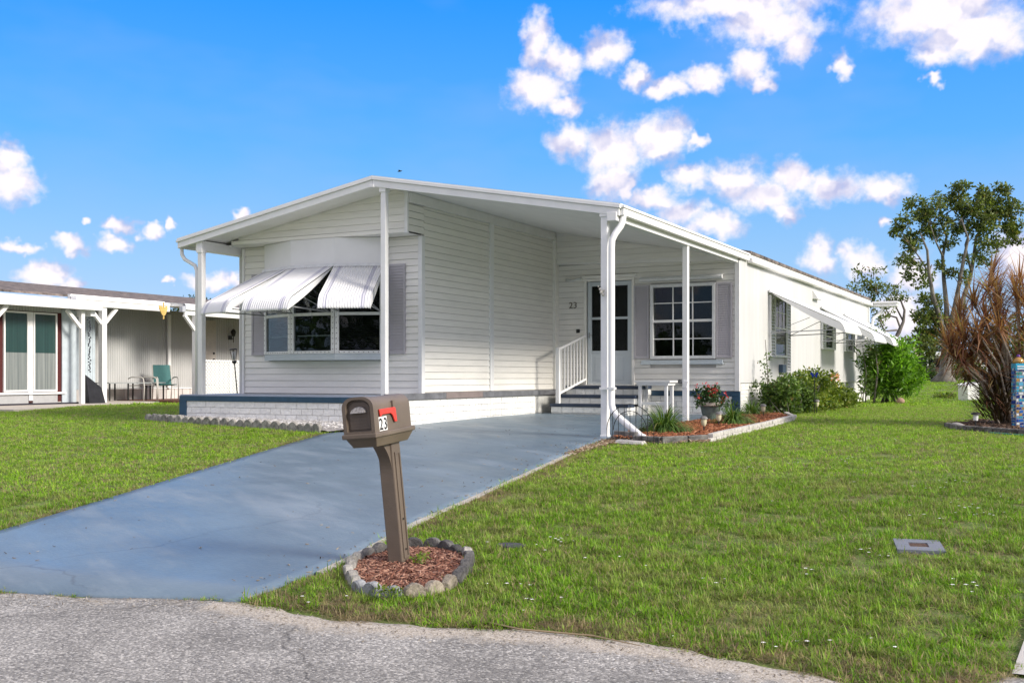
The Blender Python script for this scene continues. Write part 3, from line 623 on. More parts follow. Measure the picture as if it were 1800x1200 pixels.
# carport side: base, cap and bricks
b = MB(); b.box(-3.44, -3.345, .03, 5.64, -.02, .47); part(b, 'base_core', MORTAR)
brick_wall((-3.345, .01), (-3.345, 4.70), .03, 4, .1, R(90))
b = MB(); b.box(-3.40, -3.30, -.015, 1.55, .445, .535); part(b, 'base_cap', GREYCAP, bevel=.004)
b = MB(); b.box(-3.40, -3.30, 1.552, 2.72, .445, .538); part(b, 'base_cap', mat('bare_brown_cap', (.23, .19, .18), .6, .15, 5), bevel=.004)
b = MB(); b.box(-3.40, -3.30, 2.722, 5.60, .445, .535); part(b, 'base_cap', GREYCAP, bevel=.004)
# entry wall base
b = MB(); b.box(-3.30, .15, 5.675, 5.70, .05, .53); part(b, 'base_core', MORTAR)
brick_wall((-1.47, 5.672), (.045, 5.672), .045, 4, .0985, 0)
b = MB(); b.box(-1.47, .188, 5.632, 5.672, .441, .525); part(b, 'trim_band', BLUE, bevel=.003)
b = MB(); b.box(.045, .188, 5.636, 5.672, .0, .4405); part(b, 'trim_band', BLUE, bevel=.003)
# --- entry steps
for (x0, x1, y0, zt) in ((-3.03, -1.52, 4.70, .300), (-3.0, -1.50, 4.97, .455), (-2.98, -1.44, 5.25, .615)):
    b = MB(); b.box(x0 + .02, x1 - .02, y0 + .03, 5.67, .05, zt - .056); part(b, 'step_riser', MORTAR)
    b = MB(); b.box(x0, x1, y0, 5.668, zt - .055, zt); part(b, 'step_tread', mat('tread_paint', (.028, .045, .08), .45, .2, 8), bevel=.006)
    L_ = x1 - x0 - .04; n = int(round(L_ / .2))
    for k in range(n): brick(x0 + .02 + k * L_ / n, y0 + .032, zt - .16, L_ / n, .10, 0)
for (y0, y1, zz) in ((4.75, 5.63, .14), (5.02, 5.63, .295), (5.30, 5.63, .45)):
    x = {.14: -1.54, .295: -1.52, .45: -1.46}[zz]; n = max(1, int((y1 - y0) / .2))
    for k in range(n): brick(x, y0 + k * (y1 - y0) / n, zz, (y1 - y0) / n, .10, R(90))
# --- handrail
rail = MB(); P0 = (-2.91, 4.80); P1 = (-2.72, 5.62)
rail.box(P0[0] - .035, P0[0] + .035, P0[1] - .035, P0[1] + .035, .30, 1.31)
ho = part(rail, 'handrail', WHITE, bevel=.004)
def rl(nm, a, c, w, h): mb = MB(); mb.bar(a, c, w, h); mb.build(nm, WHITE, ho)
rl('rail_bar', (*P0, 1.275), (*P1, 1.555), .045, .04); rl('rail_bar', (*P0, .47), (*P1, .74), .035, .035)
for k in range(1, 9):
    t = k / 9; x = P0[0] + (P1[0] - P0[0]) * t; y = P0[1] + (P1[1] - P0[1]) * t
    rl('baluster', (x, y, .47 + .27 * t), (x, y, 1.275 + .28 * t), .022, .022)
# --- posts
def post(x, y, z0, z1, w=.10, base=None):
    b = MB(); h = w / 2; b.box(x - h, x + h, y - h, y + h, z0, z1); return part(b, 'post', WHITE, bevel=.008)
pl_ = post(-6.925, .065, .50, 2.78, .09); pm = post(-3.435, .06, .50, 3.45, .085); pr = post(-.022, .05, -.02, 2.86, .092); p4 = post(.105, 2.92, .05, 2.77, .085); post(-6.90, .99, .50, 2.80, .09)
for (x, y, z, p_) in ((-3.435, .005, 3.42, pm), (-.022, -.008, 2.83, pr), (-6.925, .008, 2.74, pl_)):
    mb = MB(); mb.box(x - .055, x + .055, y - .006, y + .115, z, z + .07); mb.build('post_cap', WHITE, p_, bevel=.004)
mb = MB(); mb.box(-.074, .030, -.002, .102, -.03, .04); mb.build('post_shoe', WHITE, pr, bevel=.004)
mb = MB(); mb.bar((.10, 2.872, .62), (.12, 2.872, .72), .07, .012, up=(0, 1, 0)); mb.build('strap', WHITE, p4)
# --- downspouts
def ds(pts, w=.075, d=.06, nm='downspout'):
    b = MB(); b.tube(pts, w / 2, 12); return part(b, nm, WHITE, smooth=True)
dsp = ds([(.205, .10, 2.86), (.205, .08, 2.76), (.19, .05, 2.70), (.135, .0, 2.60), (.105, -.03, 2.52), (.10, -.035, 2.42), (.10, -.035, .52), (.105, -.04, .42), (.14, -.07, .345), (.20, -.11, .295), (.62, -.36, .055), (.74, -.43, .02)], .085)
for z in (.62,):
    mb = MB(); mb.box(-.05, .15, -.082, .003, z, z + .03); mb.build('strap', WHITE, dsp)
ds([(-7.37, .08, 2.86), (-7.36, .08, 2.74), (-7.30, .08, 2.66), (-7.08, .08, 2.55), (-7.04, .08, 2.46), (-7.035, .08, .50)], .06)
# shell ornament hung on the right post
mb = MB()
for k, (dx, dz, r_) in enumerate(((0, 0, .028), (-.02, .04, .02), (.018, -.03, .024), (-.045, .075, .012), (.03, .02, .018))):
    mb.lathe([(r_ * .2, -r_), (r_ * .8, -r_ * .5), (r_, 0), (r_ * .7, r_ * .6), (r_ * .1, r_)], 8, (-.03 + dx, -.05, 1.86 + dz))
tag(mb.build('shell_ornament', mat('shell', (.55, .52, .46), .6, .3, 60), smooth=True), 'small shell wind ornament tied to the front carport post', 'ornament')

# --- shutters
def shutter(x0, x1, z0, z1, y, n):
    """louvred shutter facing -y: frame with its slats as sub-parts"""
    b = MB(); w = .03
    b.box(x0, x0 + w, y - .03, y, z0, z1); b.box(x1 - w, x1, y - .03, y, z0, z1); b.box(x0 + w, x1 - w, y - .028, y, z0, z0 + w * 1.2); b.box(x0 + w, x1 - w, y - .028, y, z1 - w * 1.2, z1); b.box(x0 + w, x1 - w, y - .006, y, z0 + w, z1 - w)
    s = part(b, 'shutter', SHUT); s.data.materials[0] = SHUT
    dz = (z1 - z0 - .07) / n; mb = MB(); mb.hexa([(x0 + w, -.026, 0), (x1 - w, -.026, 0), (x1 - w, -.006, 0), (x0 + w, -.006, 0), (x0 + w, -.012, dz), (x1 - w, -.012, dz), (x1 - w, -.004, dz), (x0 + w, -.004, dz)]); me = mb.mesh('slat'); me.materials.append(SHUT)
    for k in range(n): inst('slat', me, s, (0, y, z0 + .035 + k * dz))
shutter(-6.62, -6.30, 1.125, 2.45, .907, 30); shutter(-3.94, -3.63, 1.125, 2.49, .907, 30)
shutter(-1.77, -1.48, 1.11, 2.44, 5.642, 30); shutter(-.235, .055, 1.11, 2.43, 5.642, 30)

# --- windows
def frame_rect(b, x0, x1, z0, z1, y0, y1, w, wb=None):
    wb = wb or w
    b.box(x0, x0 + w, y0, y1, z0, z1); b.box(x1 - w, x1, y0, y1, z0, z1); b.box(x0 + w, x1 - w, y0 + .001, y1, z0, z0 + wb); b.box(x0 + w, x1 - w, y0 + .001, y1, z1 - w, z1)
# entry window: frame, sill, meeting rail, glazing bars, sixteen panes
b = MB(); frame_rect(b, -1.452, -.245, 1.10, 2.44, 5.60, 5.74, .055); fw = part(b, 'window_frame', ALU, bevel=.002)
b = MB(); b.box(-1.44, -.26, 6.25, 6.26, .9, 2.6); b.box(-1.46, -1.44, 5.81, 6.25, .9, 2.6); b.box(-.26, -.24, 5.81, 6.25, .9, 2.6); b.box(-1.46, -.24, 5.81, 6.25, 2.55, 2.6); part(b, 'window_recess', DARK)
mb = MB(); mb.box(-1.397, -.30, 5.615, 5.66, 1.755, 1.80); mb.build('meeting_rail', WHITE, fw)
xs_ = [-1.397, -1.03, -.665, -.30]
for i in range(3):
    for j, (za, zb) in enumerate(((1.155, 1.455), (1.465, 1.755), (1.80, 2.095), (2.105, 2.385))):
        mb = MB(); yj = 5.645 if j > 1 else 5.665
        ty = random.uniform(-.002, .002); mb.box(xs_[i] + .006, xs_[i + 1] - .006, yj, yj + .003, za, zb); o = mb.build('pane', GLASSB, fw)
for X in xs_[1:3]:
    for (za, zb, yj) in ((1.155, 1.755, 5.652), (1.80, 2.385, 5.630)): mb = MB(); mb.box(X - .010, X + .010, yj, yj + .02, za, zb); mb.build('glazing_bar', WHITE, fw)
for (Z, yj) in ((1.46, 5.652), (2.10, 5.630)): mb = MB(); mb.box(-1.397, -.30, yj + .001, yj + .019, Z - .009, Z + .009); mb.build('glazing_bar', WHITE, fw)
b = MB(); b.box(-1.34, -.36, 5.98, 5.985, 1.1, 2.4); part(b, 'curtain', mat('dark_curtain', (.025, .023, .023), .9, .5, 8, stretch=(12, 1, .3)))
b = MB(); b.box(-1.63, -.10, 5.585, 5.642, 1.00, 1.03); b.box(-1.62, -.11, 5.60, 5.642, 1.03, 1.078); part(b, 'window_sill', mat('pale_blue_metal', (.50, .56, .60), .4, .05, 6), bevel=.003)
b = MB(); b.tube([(-1.64, 5.57, 2.535), (-.11, 5.57, 2.535)], .035, 12); b.box(-1.64, -.11, 5.60, 5.643, 2.50, 2.585); part(b, 'rolled_awning', ALU)
# door
b = MB(); frame_rect(b, -2.765, -1.765, .618, 2.60, 5.618, 5.70, .05, .02); part(b, 'door_frame', VINYL, bevel=.003)
b = MB(); b.box(-2.70, -2.62, 5.655, 5.69, .64, 2.54); b.box(-1.905, -1.825, 5.655, 5.69, .64, 2.54); b.box(-2.62, -1.905, 5.655, 5.69, 2.46, 2.54); b.box(-2.62, -1.905, 5.656, 5.689, 1.22, 1.26); b.box(-2.62, -1.905, 5.656, 5.689, 1.84, 1.885); b.box(-2.62, -1.905, 5.660, 5.688, .64, 1.22)
b.box(-2.70, -2.70 + .875, 5.66, 5.69, .62, .64)
dr = part(b, 'door', DOORP, bevel=.004)
for (za, zb) in ((1.26, 1.84), (1.885, 2.46)): mb = MB(); mb.box(-2.62, -1.905, 5.668, 5.672, za, zb); mb.build('pane', GLASS, dr)
mb = MB(); mb.box(-2.54, -1.985, 5.652, 5.660, .72, 1.15); mb.build('kick_panel', DOORP, dr, bevel=.004)
mb = MB(); mb.box(-2.675, -2.655, 5.635, 5.655, 1.50, 1.60); mb.bar((-2.665, 5.62, 1.55), (-2.60, 5.62, 1.55), .014); mb.build('handle', STEEL, dr)
b = MB(); b.box(-2.70, -1.82, 5.78, 5.80, .64, 2.58); part(b, 'inner_door', mat('inner_door_dark', (.035, .028, .025), .5, .2, 4))
b = MB(); b.box(-2.80, -1.73, 5.60, 5.66, 2.602, 2.66); b.box(-2.95, -2.75, 5.59, 5.643, 2.56, 2.60); part(b, 'door_hood', VINYL, bevel=.004)
b = MB(); b.tube([(-3.12, 5.60, 2.60), (-2.98, 5.60, 2.58), (-2.80, 5.60, 2.61)], .025, 8); part(b, 'porch_light', ALU, smooth=True)
b = MB(); b.box(-2.925, -2.855, 5.625, 5.642, 1.60, 1.67); part(b, 'doorbell', BLACK, bevel=.006)
def digits(txt, size, m, parent, loc, rot, ext=.004, font_b=False, name='house_number', spacing=1.05):
    cu = bpy.data.curves.new(name, 'FONT'); cu.body = txt; cu.size = size; cu.extrude = ext; cu.space_character = spacing; cu.resolution_u = 4
    if font_b: cu.offset = size * .018
    t = bpy.data.objects.new(name, cu); COL.objects.link(t); bpy.context.view_layer.update()
    dg = bpy.context.evaluated_depsgraph_get(); me = bpy.data.meshes.new_from_object(t.evaluated_get(dg)); bpy.data.objects.remove(t)
    me.materials.clear(); me.materials.append(m); o = bpy.data.objects.new(name, me); link(o, parent); o.location = loc; o.rotation_euler = rot; return o
digits('23', .165, mat('number_bronze', (.16, .14, .11), .4, .2, 30), H, Vector((-3.075, 5.632, 2.065)) + HOFF, (R(90), 0, 0))

# --- bay window: plan points A B C D
BA, BB, BC, BD = (-6.28, .80), (-5.50, .50), (-4.65, .50), (-3.95, .80)
bay = [(-6.28, .924), BA, BB, BC, BD, (-3.95, .924)]
b = MB(); b.prism(bay, 2.49, 2.899); part(b, 'bay_panel', BAYW)
b = MB(); b.prism(bay, 1.04, 1.135); part(b, 'bay_sill', mat('pale_blue_metal', (.50, .56, .60)), bevel=.004)
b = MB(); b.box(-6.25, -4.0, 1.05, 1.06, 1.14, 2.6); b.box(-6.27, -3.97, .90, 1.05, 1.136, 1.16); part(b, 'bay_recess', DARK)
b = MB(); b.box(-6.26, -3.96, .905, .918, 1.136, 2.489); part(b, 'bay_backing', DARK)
for si, (P, Q) in enumerate(((BA, BB), (BB, BC), (BC, BD))):
    P3 = Vector((P[0], P[1], 0)); d = Vector((Q[0] - P[0], Q[1] - P[1], 0)); L = d.length; ang = math.atan2(d.y, d.x)
    b = MB(); w = .062
    frame_rect(b, .004, L - .004, 1.136, 2.488, -.012, .05, w, .045); f = b.build('window_frame', ALU, H, bevel=.003); f.location = P3 + HOFF; f.rotation_euler = (0, 0, ang)
    # rivets
    mb = MB()
    for side in (w * .45, L - w * .45):
        for k in range(16): mb.box(side - .005, side + .005, -.017, -.012, 1.2 + k * .08, 1.211 + k * .08)
    for k in range(int(L / .075) - 1): mb.box(.07 + k * .075, .08 + k * .075, -.017, -.011, 1.152, 1.162)
    mb.build('rivet', BLACK, f)
    mb = MB(); mb.box(w, L - w, -.008, .03, 1.72, 1.765); mb.build('meeting_rail', ALU, f)
    for (za, zb, yy) in ((1.181, 1.72, .012), (1.765, 2.426, .004)): mb = MB(); mb.box(w, L - w, yy, yy + .003, za, zb); mb.build('pane', GLASS, f)
    # venetian blind slats behind the glass
    mb = MB(); lo = 1.43 if si < 2 else 1.20; z = lo
    while z < 2.40: mb.hexa([(w, .075, z), (L - w, .075, z), (L - w, .095, z + .010), (w, .095, z + .010), (w, .075, z + .002), (L - w, .075, z + .002), (L - w, .095, z + .012), (w, .095, z + .012)]); z += .031
    mb.build('blind', BLIND, f, stuff=True)
    if si < 2: mb = MB(); mb.box(w, L - w, .07, .1, lo - .025, lo - .004); mb.build('blind_rail', ALU, f)
# --- awnings
def awning(origin, ang, width, proj, drop, ribs, stripes, lip=.22, arms=True, m0=AWN, thick=.012):
    """corrugated sheet: root along local x at the origin, reaching out along local -y"""
    r = bpy.data.objects.new('awning', None)
    prof = [(0, 0)]; n = 9
    sy, sz = proj - lip * .55, drop - lip * .9
    for k in range(1, n + 1): t = k / n; prof.append((sy * t, sz * t))
    for k in range(1, 9):
        t = k / 8; a = t * R(62); prof.append((sy + lip * .95 * math.sin(a) * .62, sz + lip * .9 * (1 - math.cos(a)) * 1.1 + t * lip * .42))
    me_v = []; nx = ribs * 6; b = MB()
    for i in range(nx + 1):
        x = width * i / nx; ph = (i % 6) / 6; off = .0065 * math.cos(2 * math.pi * ph)
        for (py, pz) in prof: b.v.append((x, -py - off * .4, -pz + off))
    m_ = len(prof)
    for i in range(nx):
        for k in range(m_ - 1): b.f.append((i * m_ + k, i * m_ + k + 1, (i + 1) * m_ + k + 1, (i + 1) * m_ + k))
    me = b.mesh('awning', smooth=True); me.materials.append(m0); me.materials.append(AWNG)
    for p in me.polygons:
        xx = sum(me.vertices[v_].co.x for v_ in p.vertices) / 4 / width
        if any(s0 < xx < s1 for s0, s1 in stripes): p.material_index = 1
    o = bpy.data.objects.new('awning', me); link(o, H); so = o.modifiers.new('solid', 'SOLIDIFY'); so.thickness = .004
    o.location = Vector(origin) + HOFF; o.rotation_euler = (0, 0, ang)
    # side wings
    for x in (0.0, width):
        mb = MB(); e = .004 if x else -.004; up = [(x + e, -py, -pz - .012) for py, pz in prof]
        eY, eZ = prof[-1]; lo_ = [(x + e, -py, -max(pz + .004, eZ * min(1, py / eY) + .045 * math.sin(math.pi * min(1, py / eY)))) for py, pz in prof]
        for k in range(m_ - 1): mb.quad(up[k], up[k + 1], lo_[k + 1], lo_[k])
        w_ = mb.build('side_wing', m0, o); sm = w_.modifiers.new('solid', 'SOLIDIFY'); sm.thickness = .004
    mb = MB(); mb.box(-.01, width + .01, -.02, .0, -.012, .035); mb.build('head_rail', ALU, o)
    if arms:
        for x in (.06, width - .06): mb = MB(); mb.bar((x, -.02, -drop * .98), (x, -proj * .86, -drop * .93), .018); mb.bar((x, -.02, -drop * .98), (x + (.22 if x < .1 else -.22), -proj * .5, -drop * .62), .010); mb.build('support_arm', STEEL, o)
    return o
def awn(P, Q, z, proj, drop, ribs, stripes, **k):
    L = math.hypot(Q[0] - P[0], Q[1] - P[1]); ang = math.atan2(Q[1] - P[1], Q[0] - P[0])
    n = (math.sin(ang), -math.cos(ang)); return awning((P[0] + n[0] * .02, P[1] + n[1] * .02, z), ang, L, proj, drop, ribs, stripes, **k)
ST = [(.10, .17), (.80, .88)]
awn(BA, BB, 2.47, 1.08, .72, 20, ST); awn(BB, BC, 2.47, 1.10, .72, 21, ST); awn(BC, BD, 2.47, 1.0, .70, 19, ST)
# right wall windows with louvred side panels
def side_window(y0, y1, z0, z1, jw, jz1=None):
    X = .186
    b = MB(); b.box(X, X + .05, y0, y0 + .045, z0, z1); b.box(X, X + .05, y1 - .045, y1, z0, z1); b.box(X, X + .05, y0 + .045, y1 - .045, z0, z0 + .045); b.box(X, X + .05, y0 + .045, y1 - .045, z1 - .045, z1); f = part(b, 'window_frame', ALU, bevel=.002)
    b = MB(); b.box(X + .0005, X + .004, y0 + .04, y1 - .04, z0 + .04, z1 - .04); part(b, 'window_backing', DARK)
    mid = z0 + (z1 - z0) * .47
    for (za, zb) in ((z0 + .045, mid), (mid + .03, z1 - .045)): mb = MB(); mb.box(X + .03, X + .033, y0 + .045, y1 - .045, za, zb); mb.build('pane', GLASSB, f)
    mb = MB(); mb.box(X + .02, X + .045, y0 + .045, y1 - .045, mid, mid + .03); mb.build('meeting_rail', WHITE, f)
    if z1 - z0 > 1:
        mb = MB()
        for t in (.33, .66): yy = y0 + (y1 - y0) * t; mb.box(X + .028, X + .04, yy - .009, yy + .009, mid + .03, z1 - .045)
        mb.box(X + .029, X + .039, y0 + .045, y1 - .045, (mid + z1) / 2, (mid + z1) / 2 + .018); mb.build('glazing_bar', WHITE, f)
    for (a_, c_, ztop, zb) in ((y0 - jw, y0 - .01, z1, z0), (y1 + .01, y1 + jw, z1, z0 if not jz1 else jz1)):
        b = MB(); b.box(X, X + .05, a_, a_ + .025, zb, ztop); b.box(X, X + .05, c_ - .025, c_, zb, ztop); b.box(X, X + .012, a_ + .025, c_ - .025, zb, ztop); j = part(b, 'louvre_panel', ALU)
        n = int((ztop - zb) / .06)
        mb = MB(); mb.hexa([(X + .012, a_ + .025, 0), (X + .055, a_ + .025, -.012), (X + .055, c_ - .025, -.012), (X + .012, c_ - .025, 0), (X + .012, a_ + .025, .045), (X + .016, a_ + .025, .046), (X + .016, c_ - .025, .046), (X + .012, c_ - .025, .045)]); me = mb.mesh('slat'); me.materials.append(ALU)
        for k in range(n): inst('slat', me, j, (0, 0, zb + .014 + k * .06))
side_window(8.0, 8.95, 1.16, 2.34, .34, .86)
side_window(12.85, 13.75, 1.42, 2.05, .33); side_window(15.7, 16.4, 1.42, 2.05, .33)
awn((.19, 7.58), (.19, 9.32), 2.40, 1.42, .80, 14, [], lip=.22)
awn((.19, 12.45), (.19, 14.15), 2.36, 1.20, .78, 12, [], lip=.22); awn((.19, 15.3), (.19, 16.8), 2.34, 1.20, .78, 12, [], lip=.22); awn((.19, 17.3), (.19, 18.5), 2.32, 1.15, .75, 10, [], lip=.22)
b = MB(); b.box(.186, .30, 11.6, 12.1, 2.52, 2.545); b.hexa([(.186, 11.6, 2.545), (.30, 11.6, 2.545), (.30, 12.1, 2.545), (.186, 12.1, 2.545), (.186, 11.6, 2.70), (.20, 11.6, 2.70), (.20, 12.1, 2.70), (.186, 12.1, 2.70)]); part(b, 'vent_hood', WHITE)
b = MB(); b.box(.186, .27, 8.45, 8.75, .86, 1.02); part(b, 'meter_box', mat('meter_blue', (.06, .10, .16), .5, .1, 4), bevel=.01)
b = MB(); b.box(.186, .62, 17.2, 18.4, 1.33, 1.78); part(b, 'air_conditioner', ALU, bevel=.03)
b = MB(); b.tube([(.19, 18.45, .98), (.34, 18.45, .98), (.36, 18.45, .93)], .018, 6); b.tube([(.19, 10.7, .35), (.21, 10.7, .62)], .012, 6); part(b, 'wall_tap', STEEL)
# ------------------------------------------------------------ mailbox
MBX = (1.71, -7.30); mzb = gz(*MBX)
BROWN = mat('mailbox_brown', (0.142, 0.112, 0.087), 0.45, 0.13, 5, 0.15, 160)
BROWND = mat('mailbox_door_brown', (0.115, 0.092, 0.075), 0.5, 0.06, 6, 0.15, 160)
M = thing('mailbox', 'brown plastic mailbox on a post with red flag and number 23 beside the driveway', 'mailbox', (MBX[0], MBX[1], mzb - .02))
M.rotation_euler = (R(2.6), R(-4.6), R(7))
def mp(mb, name, m=BROWN, parent=None, **k): return mb.build(name, m, parent or M, **k)
PH = .792
mb = MB(); mb.box(-.048, .048, -.055, .055, 0, PH)
post_o = mp(mb, 'post', bevel=.008)
for sx in (-1, 1):          # raised panel on each side of the post
    for (y0, y1, z0, z1) in ((-.033, -.022, .07, .70), (.022, .033, .07, .70), (-.022, .022, .07, .081), (-.022, .022, .689, .70)):
        mb = MB(); mb.box(min(sx * .048, sx * .0545), max(sx * .048, sx * .0545), y0, y1, z0, z1); mp(mb, 'panel_rib', parent=post_o)
    for z in (.12, .30): mb = MB(); mb.lathe([(.006, 0), (.006, .003)], 8); o = mp(mb, 'bolt', BLACK, parent=post_o); o.rotation_euler = (0, R(90) * sx, 0); o.location = (sx * .053, 0, z)
mb = MB(); mb.box(-.052, .052, -.060, .060, 0, .028); mp(mb, 'post_foot', bevel=.004)
# curved bracket under the front of the box
mb = MB(); pr_ = []; n = 10
for k in range(n + 1): t = k / n; pr_.append((-.055 - .135 * (t ** 2.2), .58 + .215 * t))
for sx in (-1, 1):
    pass
for k in range(n):
    (ya, za), (yb, zb) = pr_[k], pr_[k + 1]
    mb.hexa([(-.036, ya, za), (.036, ya, za), (.036, -.05, za), (-.036, -.05, za), (-.036, yb, zb), (.036, yb, zb), (.036, -.05, zb), (-.036, -.05, zb)])
mp(mb, 'bracket')
# tray and box
Y0, Y1, HW = -.340, .150, .098; ZF = PH + .02
mb = MB(); mb.hexa([(-.075, Y0 + .05, PH - .035), (.075, Y0 + .05, PH - .035), (.075, Y1 - .04, PH - .035), (-.075, Y1 - .04, PH - .035), (-HW, Y0 + .01, ZF), (HW, Y0 + .01, ZF), (HW, Y1, ZF), (-HW, Y1, ZF)]); mp(mb, 'tray', bevel=.004)
mb = MB(); mb.box(-HW - .012, HW + .012, Y0 - .012, Y1 + .008, ZF, ZF + .028); mp(mb, 'base_rim', bevel=.006)
def arch(hw, h, r, n=8, z=0):
    pts = [(-hw, z), (-hw, z + h - r)]
    for k in range(1, n + 1): a = R(90) * k / n; pts.append((-hw + r - r * math.cos(a), z + h - r + r * .8 * math.sin(a)))
    pts2 = [(-x, y) for x, y in reversed(pts)]; return pts + pts2
def arch_prism(mb, prof, ya, yb, sx=1.0, sz=1.0, zc=0):
    n = len(prof); i = len(mb.v)
    mb.v += [(x, ya, z) for x, z in prof] + [(x * sx, yb, zc + (z - zc) * sz) for x, z in prof]
    mb.f.append(tuple(i + k for k in range(n))); mb.f.append(tuple(i + n + k for k in reversed(range(n))))
    for k in range(n): mb.f.append((i + (k + 1) % n, i + k, i + n + k, i + n + (k + 1) % n))
BH = .213; ZB = ZF + .028
mb = MB(); arch_prism(mb, arch(HW - .004, BH, .07, z=ZB), Y0 + .05, Y1 - .02); arch_prism(mb, arch(HW - .004, BH, .07, z=ZB), Y1 - .02, Y1, .92, .95, ZB)
mp(mb, 'box_body', smooth=True, auto=True)
# hood ring round the recessed door
mb = MB(); po = arch(HW + .002, BH + .010, .074, z=ZB); pi = arch(HW - .020, BH - .020, .060, z=ZB + .012); n_ = len(po); i0 = len(mb.v)
for (pp, y) in ((po, Y0), (po, Y0 + .055), (pi, Y0), (pi, Y0 + .040)): mb.v += [(x, y, z) for x, z in pp]
for k in range(n_ - 1):
    mb.f.append((k, k + 1, 2 * n_ + k + 1, 2 * n_ + k)); mb.f.append((k + 1, k, n_ + k, n_ + k + 1)); mb.f.append((2 * n_ + k, 2 * n_ + k + 1, 3 * n_ + k + 1, 3 * n_ + k))
mb.f.append((0, 2 * n_, 3 * n_ - 1, n_ - 1)); mb.f.append((2 * n_, 3 * n_, 4 * n_ - 1, 3 * n_ - 1))
mp(mb, 'hood', smooth=True, auto=True)
mb = MB(); arch_prism(mb, arch(HW - .019, BH - .022, .058, z=ZB + .012), Y0 + .028, Y0 + .05); door_o = mp(mb, 'door', BROWND)
mb = MB(); arch_prism(mb, arch(HW - .034, BH - .05, .045, z=ZB + .024), Y0 + .022, Y0 + .03); mp(mb, 'door_panel', BROWND, parent=door_o)
mb = MB()
for k in range(5): mb.box(-.05, .05, Y0 + .0195, Y0 + .0225, ZB + .04 + k * .017, ZB + .043 + k * .017)
mp(mb, 'door_ridge', BROWND, parent=door_o)
# half-round pale handle
mb = MB(); pts = [(-.048, 0)] + [(-.048 * math.cos(R(180) * k / 10), .036 * math.sin(R(180) * k / 10)) for k in range(1, 10)] + [(.048, 0)]
n = len(pts); mb.v += [(x, Y0 + .020, ZB + .118 + z) for x, z in pts] + [(x * .95, Y0 - .006 + .02 * (z / .04), ZB + .118 + z * .95) for x, z in pts]
mb.f.append(tuple(range(n, 2 * n)))
for k in range(n): mb.f.append((k, (k + 1) % n, n + (k + 1) % n, n + k))
mp(mb, 'handle', mat('weathered_handle', (.17, .16, .155), .6, .2, 90, .3, 120, col2=(.40, .385, .375)), parent=door_o)
# flag and its mount
RED = mat('flag_red', (.62, .050, .035), .4, .06, 20)
mb = MB(); X = HW + .001
def plate(pts, x0, x1): 
    i = len(mb.v); n = len(pts); mb.v += [(x0, y, z) for y, z in pts] + [(x1, y, z) for y, z in pts]
    mb.f.append(tuple(i + k for k in reversed(range(n)))); mb.f.append(tuple(i + n + k for k in range(n)))
    for k in range(n): mb.f.append((i + k, i + (k + 1) % n, i + n + (k + 1) % n, i + n + k))
zf = ZB + .128; plate([(y_f - .058, z_f) for y_f, z_f in [(-.225, zf), (-.03, zf), (-.02, zf - .005), (-.012, zf - .085), (-.04, zf - .085), (-.062, zf - .046), (-.085, zf - .032), (-.190, zf - .032), (-.215, zf - .044)]], X, X + .010)
mb.f.reverse(); mp(mb, 'flag', RED, bevel=.003)
mb = MB(); mb.box(X - .004, X + .006, -.103, -.078, zf - .01, zf + .04); mp(mb, 'flag_mount', BROWN)
# number stickers
NW = mat('sticker_white', (.80, .80, .78), .5, .03, 10); NB = mat('sticker_black', (.015, .015, .015), .5, .1, 10)
for k, (ch, y) in enumerate((('2', -.290), ('3', -.236))):
    mb = MB(); mb.box(X - .0035, X + .0005, y, y + .050, ZB + .004, ZB + .084); st = mp(mb, 'number_sticker', NW)
    digits(ch, .093, NB, st, (X + .0010, y + .006, ZB + .011), (R(90), 0, R(90)), .0002, True, 'digit', 1.0)

# ------------------------------------------------------------ scalloped ring round the mailbox with bark mulch
def stone_mesh(seed, w=.125, h=.125, d=.052):
    rr_ = random.Random(seed); mb = MB(); n = 10; fr = []; bk = []
    prof = [(-w / 2, 0), (-w / 2, h * .45)] + [(-w / 2 * math.cos(R(180) * k / 8), h * .45 + w / 2 * math.sin(R(180) * k / 8)) for k in range(1, 8)] + [(w / 2, h * .45), (w / 2, 0)]
    n = len(prof); j = lambda s: rr_.uniform(-s, s)
    for s, y in ((.93, -d / 2), (1, -d / 2 + .01), (1, d / 2 - .008), (.93, d / 2)): mb.v += [(x * s + j(.0015), y + j(.0015), .04 + (z - .04) * s + j(.0015)) for x, z in prof]
    for r_ in range(3):
        for k in range(n): mb.f.append((r_ * n + (k + 1) % n, r_ * n + k, (r_ + 1) * n + k, (r_ + 1) * n + (k + 1) % n))
    mb.f.append(tuple(range(n))); mb.f.append(tuple(3 * n + k for k in reversed(range(n))))
    return mb.mesh('stone')
STW = mat('edging_grey', (.20, .195, .18), .9, .35, 16, 1.0, 70, col2=(.42, .40, .36)); STD = mat('edging_dark', (.055, .055, .06), .9, .5, 14, .9, 70, col2=(.15, .145, .14)); STT = mat('edging_tan', (.20, .17, .13), .9, .35, 16, 1.0, 70, col2=(.40, .35, .28)); [rand_tint(q_, .18) for q_ in (STW, STD, STT)]; STB = mat('edging_bluegrey', (.17, .19, .21), .9, .35, 16, 1.0, 70, col2=(.36, .37, .38))
def ring_pt(a):
    # uneven oval around the mailbox
    fx, fy = FW; u = 0.345 * (1 + .04 * math.sin(3 * a)) * math.cos(a); v_ = 0.62 * (1 + .03 * math.cos(2 * a + 1)) * math.sin(a)
    cx, cy = 1.84, -7.40
    return (cx + RT[0] * u + fx * v_, cy + RT[1] * u + fy * v_)
ring = thing('stone_ring', 'uneven ring of scalloped grey and black edging stones around the mailbox post', 'garden edging', (1.84, -7.40, gz(1.84, -7.40)))
NS = 25; prevd = 0
per = [ring_pt(2 * math.pi * k / 720) for k in range(720)]; cum = [0]
